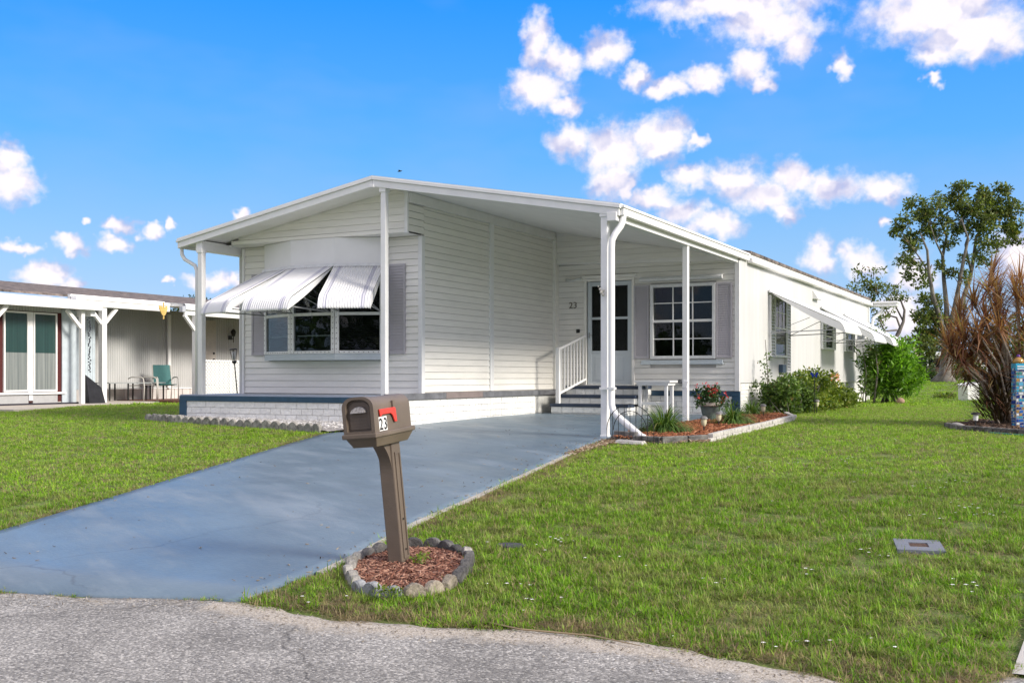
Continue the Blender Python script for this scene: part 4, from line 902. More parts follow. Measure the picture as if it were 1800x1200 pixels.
for k in range(1, 720): cum.append(cum[-1] + math.hypot(per[k][0] - per[k - 1][0], per[k][1] - per[k - 1][1]))
SM = [stone_mesh(s) for s in range(5)]
SMM = {}
for k in range(NS):
    t = (k + .5) / NS * cum[-1]; i = min(range(720), key=lambda q: abs(cum[q] - t)); p = per[i]; q = per[(i + 3) % 720]
    ang = math.atan2(q[1] - p[1], q[0] - p[0]); a = 2 * math.pi * i / 720
    deg = math.degrees(a) % 360
    m = STD if (10 < deg < 150 or deg > 325) and random.random() < .85 else (STT if 275 < deg <= 325 else (STB if 215 < deg <= 275 else STW))
    if deg < 10 or 330 < deg: m = STD
    key = (k % 5, m.name)
    if key not in SMM: me = SM[k % 5].copy(); me.materials.append(m); SMM[key] = me
    z = gz(*p); o = inst('stone', SMM[key], ring, (p[0] - 1.84, p[1] + 7.40, z - gz(1.84, -7.40) - .048 + random.uniform(-.01, .008)), (random.uniform(-.14, .14), random.uniform(-.10, .10), ang + random.uniform(-.12, .12)))
def mulch(name, poly_in, zf, n, size, m, base=None, seed=1, zspread=.02):
    """bark chips: thin irregular boxes strewn over a patch, one stuff object"""
    rg = np.random.default_rng(seed); V = []; F = []
    for k in range(n):
        for _ in range(50):
            x, y = poly_in(rg); 
            break
        L = size * rg.uniform(.5, 1.7); W = L * rg.uniform(.15, .35); T = W * .35; a = rg.uniform(0, 6.28); tl = rg.normal(0, .28)
        c, s = math.cos(a), math.sin(a); z = zf(x, y) + rg.uniform(0, zspread); i = len(V)
        for (u, v_, w_) in ((-1, -1, -1), (1, -.6, -1), (1, .6, -1), (-1, 1, -1), (-.9, -.7, 1), (.9, -.5, 1), (.9, .4, 1), (-.9, .8, 1)):
            uu, vv, ww = u * L / 2, v_ * W / 2, w_ * T / 2; V.append((x + uu * c - vv * s, y + uu * s + vv * c, z + ww + uu * tl))
        F += [(i + 4, i + 5, i + 6, i + 7), (i, i + 1, i + 5, i + 4), (i + 1, i + 2, i + 6, i + 5), (i + 2, i + 3, i + 7, i + 6), (i + 3, i, i + 4, i + 7)]
    return np_mesh(name, np.array(V), np.array(F), m, None, stuff=True)
def chip_mat(name, c1, c2, c3):
    mt = mat(name, c1, .85, 0.1, 30, .3, 200)
    N = mt.node_tree.nodes; L = mt.node_tree.links; bs = N['Principled BSDF']; geo = N.new('ShaderNodeNewGeometry')
    r = N.new('ShaderNodeValToRGB'); e = r.color_ramp.elements; e[0].color = (*c1, 1); e[1].color = (*c3, 1); k = e.new(.55); k.color = (*c2, 1)
    L.new(geo.outputs['Random Per Island'], r.inputs[0]); L.new(r.outputs[0], bs.inputs['Base Color']); return mt
CHIP = chip_mat('bark_chips', (.070, .026, .017), (.21, .085, .052), (.46, .27, .19))
CHIPR = chip_mat('red_bark_chips', (.11, .035, .014), (.30, .095, .035), (.44, .20, .10))
def in_ring(rg):
    a = rg.uniform(0, 6.283); s = math.sqrt(rg.uniform(0, 1)) * .93; p = ring_pt(a); return 1.84 + (p[0] - 1.84) * s, -7.40 + (p[1] + 7.40) * s
mm = mulch('bark_mulch', in_ring, lambda x, y: gz(x, y) + .006 + .012 * max(0, 1 - ((x - 1.84) ** 2 + (y + 7.40) ** 2) / .3), 5600, .034, CHIP)
tag(mm, 'reddish brown bark mulch inside the mailbox ring', 'mulch')
b = MB(); b.poly([(1.80 + (ring_pt(2 * math.pi * k / 40)[0] - 1.80), ring_pt(2 * math.pi * k / 40)[1], gz(*ring_pt(2 * math.pi * k / 40)) + .008) for k in range(40)]); struct(b.build('ring_soil', DIRT))

# ------------------------------------------------------------ leaves, blades, clumps
def leaf_mat(name, c1, c2, trans=.35, rough=.45, c3=None, spec=.35):
    mt = bpy.data.materials.new(name); mt.use_nodes = True; N = mt.node_tree.nodes; L = mt.node_tree.links; bs = N['Principled BSDF']; out = N['Material Output']
    bs.inputs['Roughness'].default_value = rough; bs.inputs['Specular IOR Level'].default_value = spec
    geo = N.new('ShaderNodeNewGeometry'); r = N.new('ShaderNodeValToRGB'); e = r.color_ramp.elements; e[0].color = (*c1, 1); e[1].color = (*c2, 1)
    if c3: k = e.new(.93); k.color = (*c2, 1); e[2].color = (*c3, 1)
    L.new(geo.outputs['Random Per Island'], r.inputs[0])
    n = N.new('ShaderNodeTexNoise'); n.inputs['Scale'].default_value = 1.6; n.inputs['Detail'].default_value = 3; L.new(geo.outputs['Position'], n.inputs['Vector'])
    mr = N.new('ShaderNodeMapRange'); L.new(n.outputs[0], mr.inputs[0]); mr.inputs[1].default_value = .3; mr.inputs[2].default_value = .7; mr.inputs[3].default_value = .7; mr.inputs[4].default_value = 1.3
    v = N.new('ShaderNodeVectorMath'); v.operation = 'SCALE'; L.new(r.outputs[0], v.inputs[0]); L.new(mr.outputs[0], v.inputs['Scale']); L.new(v.outputs[0], bs.inputs['Base Color'])
    tr = N.new('ShaderNodeBsdfTranslucent'); v2 = N.new('ShaderNodeVectorMath'); v2.operation = 'MULTIPLY'; L.new(v.outputs[0], v2.inputs[0]); v2.inputs[1].default_value = (1.5, 1.6, .7); L.new(v2.outputs[0], tr.inputs[0])
    ms = N.new('ShaderNodeMixShader'); ms.inputs[0].default_value = trans; L.new(bs.outputs[0], ms.inputs[1]); L.new(tr.outputs[0], ms.inputs[2]); L.new(ms.outputs[0], out.inputs[0])
    MATS[name] = mt; return mt
def leaves(centers, radii, counts, size, rg, shape='leaf', up=0.25, shell=.0):
    """folded leaf faces through ellipsoidal clumps -> verts, quads"""
    V = []; n_all = int(sum(counts))
    idx = np.repeat(np.arange(len(centers)), counts); C_ = np.array(centers)[idx]; Rr = np.array(radii)[idx]
    d = rg.normal(size=(n_all, 3)); d /= np.linalg.norm(d, axis=1)[:, None]; s = rg.uniform(shell, 1, n_all) ** (1 / 2.2)
    P = C_ + d * s[:, None] * Rr
    ax = rg.normal(size=(n_all, 3)) + d * .9; ax[:, 2] += up; ax /= np.linalg.norm(ax, axis=1)[:, None]
    nn = rg.normal(size=(n_all, 3)); nn[:, 2] += .9; sd_ = np.cross(ax, nn); sd_ /= np.linalg.norm(sd_, axis=1)[:, None] + 1e-9
    nr = np.cross(sd_, ax); L_ = size * rg.uniform(.6, 1.35, n_all)[:, None]; W = L_ * (.5 if shape == 'leaf' else .24)
    a = P; b_ = P + ax * L_ * .5 + sd_ * W * .5 + nr * L_ * .06; c = P + ax * L_ - nr * L_ * .08; e = P + ax * L_ * .5 - sd_ * W * .5 + nr * L_ * .06
    V = np.stack([a, b_, c, e], 1).reshape(-1, 3); Q = np.arange(n_all * 4).reshape(-1, 4); return V, Q
def blades(bases, dirs, lens, widths, rg, droop=.6, segs=4, up0=1.0):
    """strap leaves arching from their bases"""
    V = []; Q = []
    for k in range(len(bases)):
        b0 = np.array(bases[k], float); d = np.array(dirs[k], float); d /= np.linalg.norm(d); L_ = lens[k]; w = widths[k]
        side = np.cross(d, (0, 0, 1.0)); nn = np.linalg.norm(side); side = side / nn if nn > 1e-3 else np.array((1.0, 0, 0)); i = len(V); p = b0.copy(); dd = d.copy()
        for s in range(segs + 1):
            t = s / segs; ww = w * (1 - t ** 2) * (0.55 + 1.2 * t if t < .4 else 1); ww = max(ww, w * .06)
            V.append(p - side * ww / 2); V.append(p + side * ww / 2)
            p = p + dd * L_ / segs; dd = dd + np.array((0, 0, -droop / segs)); dd /= np.linalg.norm(dd)
        for s in range(segs): Q.append((i + 2 * s, i + 2 * s + 1, i + 2 * s + 3, i + 2 * s + 2))
    return np.array(V), np.array(Q)

# mulch bed beside the carport
BED = [(.20, -.10), (.30, -.42), (.92, -.46), (1.34, -.08), (1.36, 1.0), (1.34, 2.6), (1.28, 4.6), (.9, 5.6), (.44, 6.0), (.20, 5.6)]
def in_poly(x, y, P):
    c = False; j = len(P) - 1
    for i in range(len(P)):
        if (P[i][1] > y) != (P[j][1] > y) and x < (P[j][0] - P[i][0]) * (y - P[i][1]) / (P[j][1] - P[i][1]) + P[i][0]: c = not c
        j = i
    return c
def bed_pt(rg):
    while True:
        x, y = rg.uniform(.1, 1.36), rg.uniform(-.46, 5.9)
        if in_poly(x, y, BED): return x, y
mm = mulch('red_mulch', bed_pt, lambda x, y: gz(x, y) + .045, 7500, .045, CHIPR, seed=5, zspread=.03); tag(mm, 'red bark mulch in the raised bed beside the carport post', 'mulch')
b = MB(); b.poly([(x, y, gz(x, y) + .05) for x, y in BED]); struct(b.build('bed_soil', mat('bed_soil', (.10, .04, .025), .95, .4, 20, .6, 90)))
litter_m = chip_mat('leaf_litter', (.10, .06, .035), (.26, .17, .10), (.50, .42, .32))
def litter_pt(rg):
    t = rg.uniform(0, 1)
    if t < .45: s = rg.uniform(0, 1); return .12 + s * .3 + rg.uniform(0, .3) * (1 - s) + rg.normal(0, .03), -.05 - s * 1.9 + rg.normal(0, .1)
    s = rg.uniform(0, 1); return .25 + s * 1.15 + rg.normal(0, .03), -.62 + s * .45 + rg.normal(0, .09)
mm = mulch('leaf_litter', litter_pt, lambda x, y: gz(x, y) + .012, 1500, .035, litter_m, seed=9); tag(mm, 'brown leaf litter along the foot of the carport post and bed edging', 'leaf litter')
# bed edging: dark timber pieces in front, pale stacked stone along the lawn side
be = thing('bed_edging', 'low border of dark timber and pale stacked blocks around the red mulch bed', 'garden edging', (.9, .5, gz(.9, .5)))
BO = Vector((-.9, -.5, -gz(.9, .5)))
def seg_block(a, c, h, w, m, nm, jz=0):
    mb = MB(); za, zc = gz(*a), gz(*c); mb.bar((a[0], a[1], za + h / 2 - .01 + jz), (c[0], c[1], zc + h / 2 - .01 + jz), w, h); o = mb.build(nm, m, be, bevel=.008); o.location = BO; return o
TIM = mat('weathered_timber', (.09, .09, .095), .9, .5, 10, .6, 50, col2=(.26, .25, .23)); PBL = mat('pale_edging_block', (.46, .44, .40), .9, .25, 16, .8, 50, col2=(.62, .60, .56))
seg_block((.26, -.30), (.58, -.40), .11, .07, TIM, 'timber', .02); seg_block((.56, -.44), (.92, -.50), .09, .08, TIM, 'timber'); seg_block((.93, -.50), (1.17, -.28), .09, .08, TIM, 'timber'); seg_block((1.18, -.27), (1.36, -.08), .09, .08, TIM, 'timber')
pts = [(1.37, -.08), (1.40, 1.0), (1.39, 2.6), (1.32, 4.7), (1.0, 5.6)]
def arc_sample(P, step):
    out = []; carry = 0
    for a, c in zip(P, P[1:]):
        L = math.hypot(c[0] - a[0], c[1] - a[1]); n = max(1, round(L / step))
        for k in range(n): t = k / n; out.append((a[0] + (c[0] - a[0]) * t, a[1] + (c[1] - a[1]) * t))
    out.append(P[-1]); return out
sp_ = arc_sample(pts, .23)
for k in range(len(sp_) - 1):
    for lay, (jz, ww) in enumerate(((-.005, .085), (.045, .075))):
        a, c = sp_[k], sp_[k + 1]; off = .5 * lay
        a2 = (a[0] + (c[0] - a[0]) * off * .9 + random.uniform(-.008, .008), a[1] + (c[1] - a[1]) * off); c2 = (c[0] + (c[0] - a[0]) * (off * .9 - .05) + random.uniform(-.008, .008), c[1] + (c[1] - a[1]) * (off - .06))
        seg_block(a2, c2, .05, ww, PBL, 'block', jz)
mb = MB(); mb.hexa([(.40, -.72, gz(.5, -.7) + .0), (.80, -.78, gz(.5, -.7)), (.82, -.66, gz(.5, -.7)), (.42, -.58, gz(.5, -.7)), (.43, -.70, gz(.5, -.7) + .05), (.78, -.75, gz(.5, -.7) + .04), (.79, -.68, gz(.5, -.7) + .05), (.44, -.61, gz(.5, -.7) + .055)])
tag(mb.build('splash_stone', mat('splash_stone', (.52, .50, .47), .9, .2, 12, .7, 50), bevel=.012), 'pale flat stone lying behind the little wire fence', 'stone')
# little wire arch fence
mb = MB(); cx0, cy0 = .60, -.68; A = lambda t, rad, z0: (cx0 + math.cos(t) * rad * .95, cy0 - math.cos(t) * .06, z0 + rad * .93 * math.sin(t))
g0 = gz(cx0, cy0); wf = thing('wire_fence', 'small black wire arch fence at the foot of the carport post', 'garden fence', (cx0, cy0, g0)); WO = Vector((-cx0, -cy0, -g0))
for rad in (.34, .25): mb = MB(); mb.tube([A(math.pi * k / 16, rad, g0 + .16) for k in range(17)], .005, 5); mb.build('hoop', BLACK, wf).location = WO
for k in range(9):
    x = -.32 + k * .08; top = .16 + .93 * math.sqrt(max(0, .34 ** 2 - (x / .95) ** 2)); mb = MB(); mb.tube([(cx0 + x, cy0 - x * .18, g0 - .02), (cx0 + x, cy0 - x * .18, g0 + min(top, .47))], .004, 5); mb.build('wire', BLACK, wf).location = WO
mb = MB(); mb.tube([(cx0 - .33, cy0 + .06, g0 + .05), (cx0 + .33, cy0 - .06, g0 + .05)], .004, 5); mb.build('wire', BLACK, wf).location = WO

# strappy border grasses
def strappy(x, y, h, r_, n, seed, label, m, lay=.75):
    rg = np.random.default_rng(seed); z = gz(x, y) + .04; bs_, ds_, ls, ws = [], [], [], []
    for k in range(n):
        a = rg.uniform(0, 6.283); rr_ = rg.uniform(0, .10) * r_ / .4; tl = rg.uniform(.15, 1.5)
        bs_.append((x + math.cos(a) * rr_, y + math.sin(a) * rr_, z)); ds_.append((math.cos(a) * tl, math.sin(a) * tl, 1.0)); ls.append(h * rg.uniform(.85, 1.45)); ws.append(rg.uniform(.012, .021))
    V, Q = blades(bs_, ds_, ls, ws, rg, droop=2.3, segs=7)
    V[:, 2] = np.maximum(V[:, 2], z + .004)
    o = np_mesh('border_grass', V, Q, m); tag(o, label, 'plant', 'strappy border grasses in the mulch bed'); return o
LIR = leaf_mat('strap_leaf', (.025, .07, .015), (.17, .28, .06), .25, c3=(.30, .26, .10))
strappy(.60, .55, .40, .42, 520, 21, 'large strappy grass clump below the slanting downspout end', LIR)
strappy(.98, 2.45, .36, .34, 420, 22, 'strappy grass clump just right of the potted red flowers', LIR)
strappy(.50, 5.25, .34, .30, 260, 23, 'dark strappy grass clump by the blue house corner', LIR)

# solar path lights
def solar(x, y, s, label):
    z = gz(x, y); t = thing('path_light', label, 'garden light', (x, y, z), 0, 'solar path lights in the planting')
    mb = MB(); mb.tube([(0, 0, -.02), (0, 0, .17 * s)], .011 * s, 8); mb.build('stake', BLACK, t)
    mb = MB(); mb.lathe([(.022 * s, .17 * s), (.045 * s, .20 * s), (.052 * s, .25 * s), (.052 * s, .30 * s)], 14); mb.build('lens', mat('frosted_lens', (.62, .58, .40), .3, .05, 10), t, smooth=True, auto=True)
    mb = MB(); mb.lathe([(.075 * s, .30 * s), (.072 * s, .315 * s), (.045 * s, .345 * s), (.02 * s, .352 * s)], 14); mb.build('cap', mat('light_cap', (.16, .155, .15), .4, .3, 30), t, smooth=True, auto=True)
    return t
solar(.92, 1.9, .72, 'solar path light farther back, just left behind the front one')
solar(1.08, .70, .72, 'front solar path light standing in red mulch before the flower pot')
solar(.82, 4.75, .72, 'solar path light at the back end of the mulch bed')
solar(1.15, 7.35, .75, 'solar path light half hidden in front of the hedge')
# flower pot with red-flowering plant
pt = thing('flower_pot', 'grey green footed pot standing beside the second carport post', 'plant pot', (.36, 3.35, gz(.36, 3.35) + .03))
mb = MB(); mb.lathe([(.115, 0), (.125, .02), (.15, .12), (.185, .27), (.20, .30)], 20); mb.build('pot_body', mat('pot_green', (.13, .17, .16), .6, .25, 10), pt, smooth=True, auto=True)
mb = MB(); mb.lathe([(.205, .285), (.225, .295), (.23, .345), (.21, .35), (.19, .34)], 20); mb.build('pot_rim', mat('pot_rim', (.48, .43, .37), .6, .15, 12), pt, smooth=True, auto=True)
rg = np.random.default_rng(5); zc = gz(.44, 3.25) + .33; pt.scale = (.84,) * 3
pp = thing('flowering_plant', 'bushy red flowering plant growing in the grey green pot', 'plant', (.36, 3.35, zc - .03)); pp.scale = (.82,) * 3
cs, rs_, ct = [], [], []
for k in range(22):
    a = rg.uniform(0, 6.28); r0 = rg.uniform(.05, .36); cs.append((.02 + r0 * math.cos(a) * 1.05, r0 * math.sin(a), .12 + rg.uniform(-.08, .22) - r0 * .25)); rs_.append((.09, .09, .07)); ct.append(24)
V, Q = leaves(cs, rs_, ct, .085, rg); np_mesh('foliage', V, Q, leaf_mat('dark_leaf', (.012, .035, .010), (.045, .10, .022), .2), pp)
V, Q = leaves([(c[0] * 1.08, c[1] * 1.08, c[2] + .12) for c in cs[:15]], [(.05, .05, .05)] * 15, [12] * 15, .045, rg); np_mesh('flower', V, Q, leaf_mat('red_petal', (.38, .02, .03), (.62, .05, .06), .2), pp, stuff=True)
mb = MB()
for c in cs[:10]: mb.tube([(0, 0, -.04), (c[0] * .6, c[1] * .6, c[2] * .4), c], .007, 5)
mb.build('stem', mat('stem_green', (.05, .06, .02), .7), pp)
# white plastic side table
tb = thing('side_table', 'white slatted side table against the brick base left of the carport post', 'table', (-1.20, 5.22, gz(-1.2, 5.22)))
zt = .585; PW = mat('white_resin', (.78, .78, .77), .4, .04, 6)
for k in range(5): mb = MB(); mb.box(-.33, .33, -.21 + k * .086, -.21 + k * .086 + .078, zt, zt + .035); mb.build('top_slat', PW, tb, bevel=.004)
mb = MB(); mb.box(-.29, .29, -.19, .19, zt - .05, zt - .001); mb.build('apron', PW, tb)
for sx in (-1, 1):
    for sy in (-1, 1): mb = MB(); mb.box(sx * .24 - .028, sx * .24 + .028, sy * .15 - .028, sy * .15 + .028, 0, zt - .051); mb.build('leg', PW, tb, bevel=.006)
for sy in (-1, 1): mb = MB(); mb.box(-.212, .212, sy * .15 - .018, sy * .15 + .018, .19, .24); mb.build('stretcher', PW, tb, bevel=.003)
mb = MB(); mb.box(-.018, .018, -.132, .132, .191, .239); mb.build('stretcher', PW, tb)
mb = MB(); mb.lathe([(.07, 0), (.10, .01), (.105, .04), (.085, .075), (.03, .085)], 12); o = mb.build('wall_lamp', mat('grey_fitting', (.16, .165, .17), .5, .3, 20), smooth=True); o.location = (-.80, 5.53, .655); tag(o, 'dark grey round object on the siding at the right end of the white table', 'fitting')
# brass-ish plate: a pale slip of paper on the slab near the steps
mb = MB(); mb.box(-.17, .17, -.02, .02, 0, .002); o = mb.build('pale_strip', PAV); o.location = (-2.05, 4.05, gz(-2.05, 4.05) + .0155); tag(o, 'thin pale strip lying on the carport slab before the steps', 'strip')
# drain cover in the lawn
MC = (4.43, -5.72); t = thing('meter_cover', 'rectangular grey concrete meter box lid set in the lawn', 'ground cover lid', (MC[0], MC[1], gz(*MC) + .006), R(-2))
t.rotation_euler = (R(2.5), 0, R(12))
mb = MB(); w, h = .135, .17; frame_rect_ = None
for (x0, x1, y0, y1) in ((-w, w, -h, -.065), (-w, w, .065, h), (-w, -.055, -.065, .065), (.055, w, -.065, .065)): mb.box(x0, x1, y0, y1, -.02, .012)
mb.build('lid', mat('meter_lid', (.17, .185, .22), .75, .1, 30, .3, 100), t)
mb = MB(); mb.box(-.055, .055, -.065, .065, -.02, .006); mb.build('hatch', mat('rusty_hatch', (.13, .085, .065), .9, .3, 30, .5, 100), t)
for k in range(4): mb = MB(); mb.box(-.045, .045, -.05 + k * .03, -.036 + k * .03, .0065, .009); mb.build('rib', mat('rusty_hatch', (0, 0, 0)), t)
CV = (2.09, -6.60); mb = MB(); mb.lathe([(.10, -.02), (.10, .012), (.095, .018)], 18); o = mb.build('valve_cover', mat('black_cover', (.055, .055, .065), .8, .4, 30), smooth=True, auto=True); o.location = (*CV, gz(*CV)); o.scale = (1, .8, 1); tag(o, 'small dark round valve cover sunk in the grass behind the mailbox ring', 'ground cover lid')
# scalloped edging and white gravel along the porch base
ed = thing('porch_edging', 'row of grey scalloped edging stones in front of the white porch base', 'garden edging', (-5.6, -.35, gz(-5.6, -.35)))
EP = [(-7.85, -.15), (-7.5, -.28), (-6.6, -.45), (-5.5, -.62), (-4.4, -.78), (-3.75, -.92)]
pts = arc_sample(EP, .18); z0 = gz(-5.6, -.35)
for k in range(len(pts) - 1):
    p, q = pts[k], pts[k + 1]; key = (k % 4, 'big')
    if key not in SMM: me = stone_mesh(20 + k, .185, .15, .06); me.materials.append(STW); SMM[key] = me
    inst('stone', SMM[key], ed, (p[0] + 5.6, p[1] + .35, gz(*p) - z0 - .045 + random.uniform(-.012, .01)), (random.uniform(-.12, .12), random.uniform(-.05, .05), math.atan2(q[1] - p[1], q[0] - p[0]) + random.uniform(-.08, .08)))
b = MB(); g = [(x, y - .0) for x, y in EP]; b.poly([(x, y, gz(x, y) + .035) for x, y in g] + [(-3.66, -.96, gz(-3.66, -.96) + .03), (-3.34, -.02, gz(-3.4, 0) + .045), (-7.6, -.02, gz(-7.6, 0) + .045)]); struct(b.build('gravel_bed', mat('gravel_soil', (.40, .38, .36), .9, .3, 30, .6, 90)))
def grav_pt(rg):
    x = rg.uniform(-7.7, -3.42); y0 = np.interp(x, [e_[0] for e_ in EP], [e_[1] for e_ in EP]); return x, rg.uniform(y0 + .02, 0.0)
gm = mulch('white_gravel', grav_pt, lambda x, y: gz(x, y) + .055, 3800, .034, chip_mat('white_pebbles', (.30, .28, .27), (.66, .64, .62), (.80, .79, .78)), seed=4, zspread=.03); tag(gm, 'white gravel strewn along the foot of the porch base', 'gravel')
mb = MB()
# ------------------------------------------------------------ hedge, bushes
def shrub(name, loc, clumps, size, m, label, cat, seed, stems=None, shape='leaf', dens=1.0, up=.25, extra=None, group=None):
    rg = np.random.default_rng(seed); t = thing(name, label, cat, loc, 0, group)
    cs = [c[:3] for c in clumps]; rs_ = [c[3:6] for c in clumps]; ct = [max(4, int(c[6] * dens)) for c in clumps]
    V, Q = leaves(cs, rs_, ct, size, rg, shape, up); np_mesh('foliage', V, Q, m, t)
    if stems:
        mb = MB()
        for s in stems: mb.tube(s[0], s[1], 6)
        mb.build('stem' if name != 'tree' else 'trunk', BARK, t, smooth=True)
    return t
BARK = mat('bark_grey', (.10, .088, .075), .9, .35, 9, .8, 40, col2=(.22, .20, .175))
GR1 = leaf_mat('hedge_leaf', (.045, .095, .012), (.25, .32, .05), .3, c3=(.42, .36, .10)); GR2 = leaf_mat('bright_leaf', (.06, .16, .012), (.22, .42, .04), .4); GR3 = leaf_mat('hedge_dark_leaf', (.028, .062, .014), (.13, .21, .04), .25, c3=(.20, .12, .05))
rg = np.random.default_rng(33)
def hedge(x0, y0, y1, hfun, w, m, label, seed, n):
    rg = np.random.default_rng(seed); cl = []
    for k in range(n):
        t = rg.uniform(0, 1); y = y0 + (y1 - y0) * t; h = hfun(t); x = rg.uniform(-.5, .5) * w
        for q in range(3): zz = rg.uniform(.12, 1) * h; cl.append((x + rg.normal(0, .06), y - (y0 + y1) / 2 + rg.normal(0, .1), zz * (1 - .25 * (x / w) ** 2), .15, .17, .14, 62))
    yc = (y0 + y1) / 2; st = [([(rg.uniform(-.2, .2), yy, 0), (rg.uniform(-.3, .3), yy + .1, hfun(.5) * .7)], [.008, .004]) for yy in np.linspace(y0 - yc, y1 - yc, 12)]
    return shrub('hedge_shrub', (x0, yc, gz(x0, yc)), cl, .075, m, label, 'shrub', seed, st)
hedge(.72, 6.2, 7.6, lambda t: .52 + .12 * math.sin(t * 9), .65, GR3, 'dark green shrub nearest the blue house corner', 41, 24)
hedge(.78, 7.5, 9.5, lambda t: .68 + .10 * math.sin(t * 5), .70, GR1, 'tall yellow green shrub under the first side window', 42, 34)
hedge(.70, 9.4, 11.9, lambda t: .55 - .28 * t, .70, GR1, 'low dark shrub tapering away along the block skirting', 43, 40)
# taller sprigs, orange bloom, blue glass ball on a stake
cl = []
rg = np.random.default_rng(3)
for k in range(9): cl.append((rg.normal(0, .07), rg.normal(0, .07), k * .105 + .2, .08, .08, .09, 22))
shrub('rose_sprig', (.42, 6.55, gz(.4, 6.5)), cl, .055, GR3, 'thin tall sprig standing above the dark shrub at the white wall', 'plant', 44, [([(0, 0, 0), (.02, .03, .7), (-.02, .0, 1.35)], [.012, .01, .005])])
V, Q = leaves([(0, 0, 0)], [(.09, .09, .07)], [60], .07, rg); o = np_mesh('orange_bloom', V, Q, leaf_mat('orange_petal', (.55, .16, .05), (.80, .35, .16), .3)); o.location = (1.08, 9.35, gz(1, 9) + .66); tag(o, 'pale orange bloom on the yellow green shrub', 'flower')
t = thing('gazing_stake', 'cobalt blue glass butterfly on a thin stake in front of the shrubs', 'garden ornament', (1.12, 7.3, gz(1.1, 7.3) - .14))
mb = MB(); mb.tube([(0, 0, 0), (0, 0, .84)], .007, 6); mb.build('stake', BLACK, t)
mb = MB()
for s in (-1, 1): mb.poly([(0, 0, .84), (s * .05, -.02, .91), (s * .075, -.02, .88), (s * .05, -.01, .84), (s * .04, -.01, .80)])
w_ = mb.build('wing', mat('cobalt_glass', (.01, .03, .30), .15, .2, 20), t); sm = w_.modifiers.new('s', 'SOLIDIFY'); sm.thickness = .008
cl = [(rg.normal(0, .10), rg.normal(0, .22), .10 + .1 * k, .09, .12, .08, 16) for k in range(6)]
shrub('seedling_bush', (.62, 15.6, gz(.6, 15.6)), cl, .06, GR3, 'small sparse bush by itself against the block skirting', 'plant', 46, [([(0, 0, 0), (0, .1, .3), (.05, .15, .6)], [.012, .01, .005]), ([(0, 0, 0), (0, -.2, .25), (-.05, -.3, .5)], [.012, .01, .005])])
# bright bush at the far corner of the house
rg = np.random.default_rng(8); cl = []; c0 = px(1566, 706, 27.5); c0 = (c0[0], c0[1], gz(c0[0], c0[1]))
for k in range(120):
    a = rg.uniform(0, 6.28); e = rg.uniform(-.2, 1); rr_ = rg.uniform(.45, 1.0); h = rg.uniform(.12, 1)
    wid = .70 * math.sin(math.pi * min(1, (h * .82 + .18))) ** .6
    cl.append((rr_ * math.cos(a) * wid, rr_ * math.sin(a) * wid, .12 + h * 1.42, .20, .20, .16, 60))
for k in range(22):
    a = rg.uniform(0, 6.28); r0 = rg.uniform(.35, .95); cl.append((r0 * math.cos(a), r0 * math.sin(a), rg.uniform(.7, 1.75), .11, .11, .20, 16))
st = [([(rg.uniform(-.25, .25), rg.uniform(-.2, .2), 0), (rg.uniform(-.4, .4), rg.uniform(-.3, .3), .7), (rg.uniform(-.5, .5), rg.uniform(-.4, .4), 1.4)], [.025, .018, .006]) for k in range(9)]
shrub('corner_bush', c0, cl, .15, GR2, 'big bright green leafy bush at the far end of the white wall', 'bush', 47, st, shape='lance', up=.3)
rg = np.random.default_rng(9); cl = [(rg.normal(0, .14), rg.normal(0, .3), .3 + rg.uniform(0, 1.5), .14, .16, .18, 28) for k in range(22)]
c1 = px(1536, 706, 27.0); shrub('climbing_bush', (c1[0], c1[1], gz(c1[0], c1[1])), cl, .075, GR3, 'darker small leaved bush between the white wall and the bright bush', 'bush', 48, [([(.0, 0, 0), (.1, 0, .8), (.0, .1, 1.6)], [.03, .02, .008]), ([(-.2, 0, 0), (-.2, .1, .8), (-.3, .1, 1.5)], [.02, .015, .006])])
t = thing('garden_rock', 'small pinkish stone by the base of the bright corner bush', 'stone', px(1583, 704, 26.6)); t.location.z = gz(t.location.x, t.location.y) + .05
mb = MB(); mb.lathe([(.06, -.05), (.10, .0), (.09, .06), (.03, .10)], 9); mb.build('rock', mat('pink_rock', (.42, .27, .20), .8, .3, 8), t, smooth=True)
# ------------------------------------------------------------ red cordyline thicket, mosaic pole, edging at right
CB = (4.42, 4.35); zc = gz(*CB)
cd = thing('cordyline_bush', 'tall reddish brown strap leaved shrub with bare canes at the right edge', 'shrub', (CB[0], CB[1], zc))
rg = np.random.default_rng(12); bs_, ds_, ls, ws = [], [], [], []; mb = MB(); heads = []
spec = [(-.75, 1.30), (-.88, 1.05), (-.62, 1.62), (-.45, 1.85), (-.30, 1.30), (-.55, .95), (-.15, 2.0), (.0, 2.3), (.12, 1.75), (.05, 1.35), (.3, 2.2), (.4, 1.8), (.55, 2.1), (.6, 1.5), (-.35, 1.1), (-.05, 1.0), (.25, 1.2), (-.25, .8), (.45, 1.1), (.75, 1.8), (.8, 1.3), (-.4, 1.55), (-.2, 1.7), (.15, .85), (-.3, .55), (-.5, 1.2), (-.62, 1.15), (-.1, 1.5), (.35, 1.5), (-.75, .98), (-.7, 1.45), (-.35, 2.0), (.2, 1.95), (.5, 1.95), (.65, 1.95), (.15, 1.5), (.55, 1.3), (.3, .9), (.6, .85), (-.25, 1.45), (-.82, 1.2), (-.55, 1.4), (-.12, 1.8), (.7, 1.2), (.4, 2.15), (-.45, .75), (.0, .65), (-.9, 1.2)]
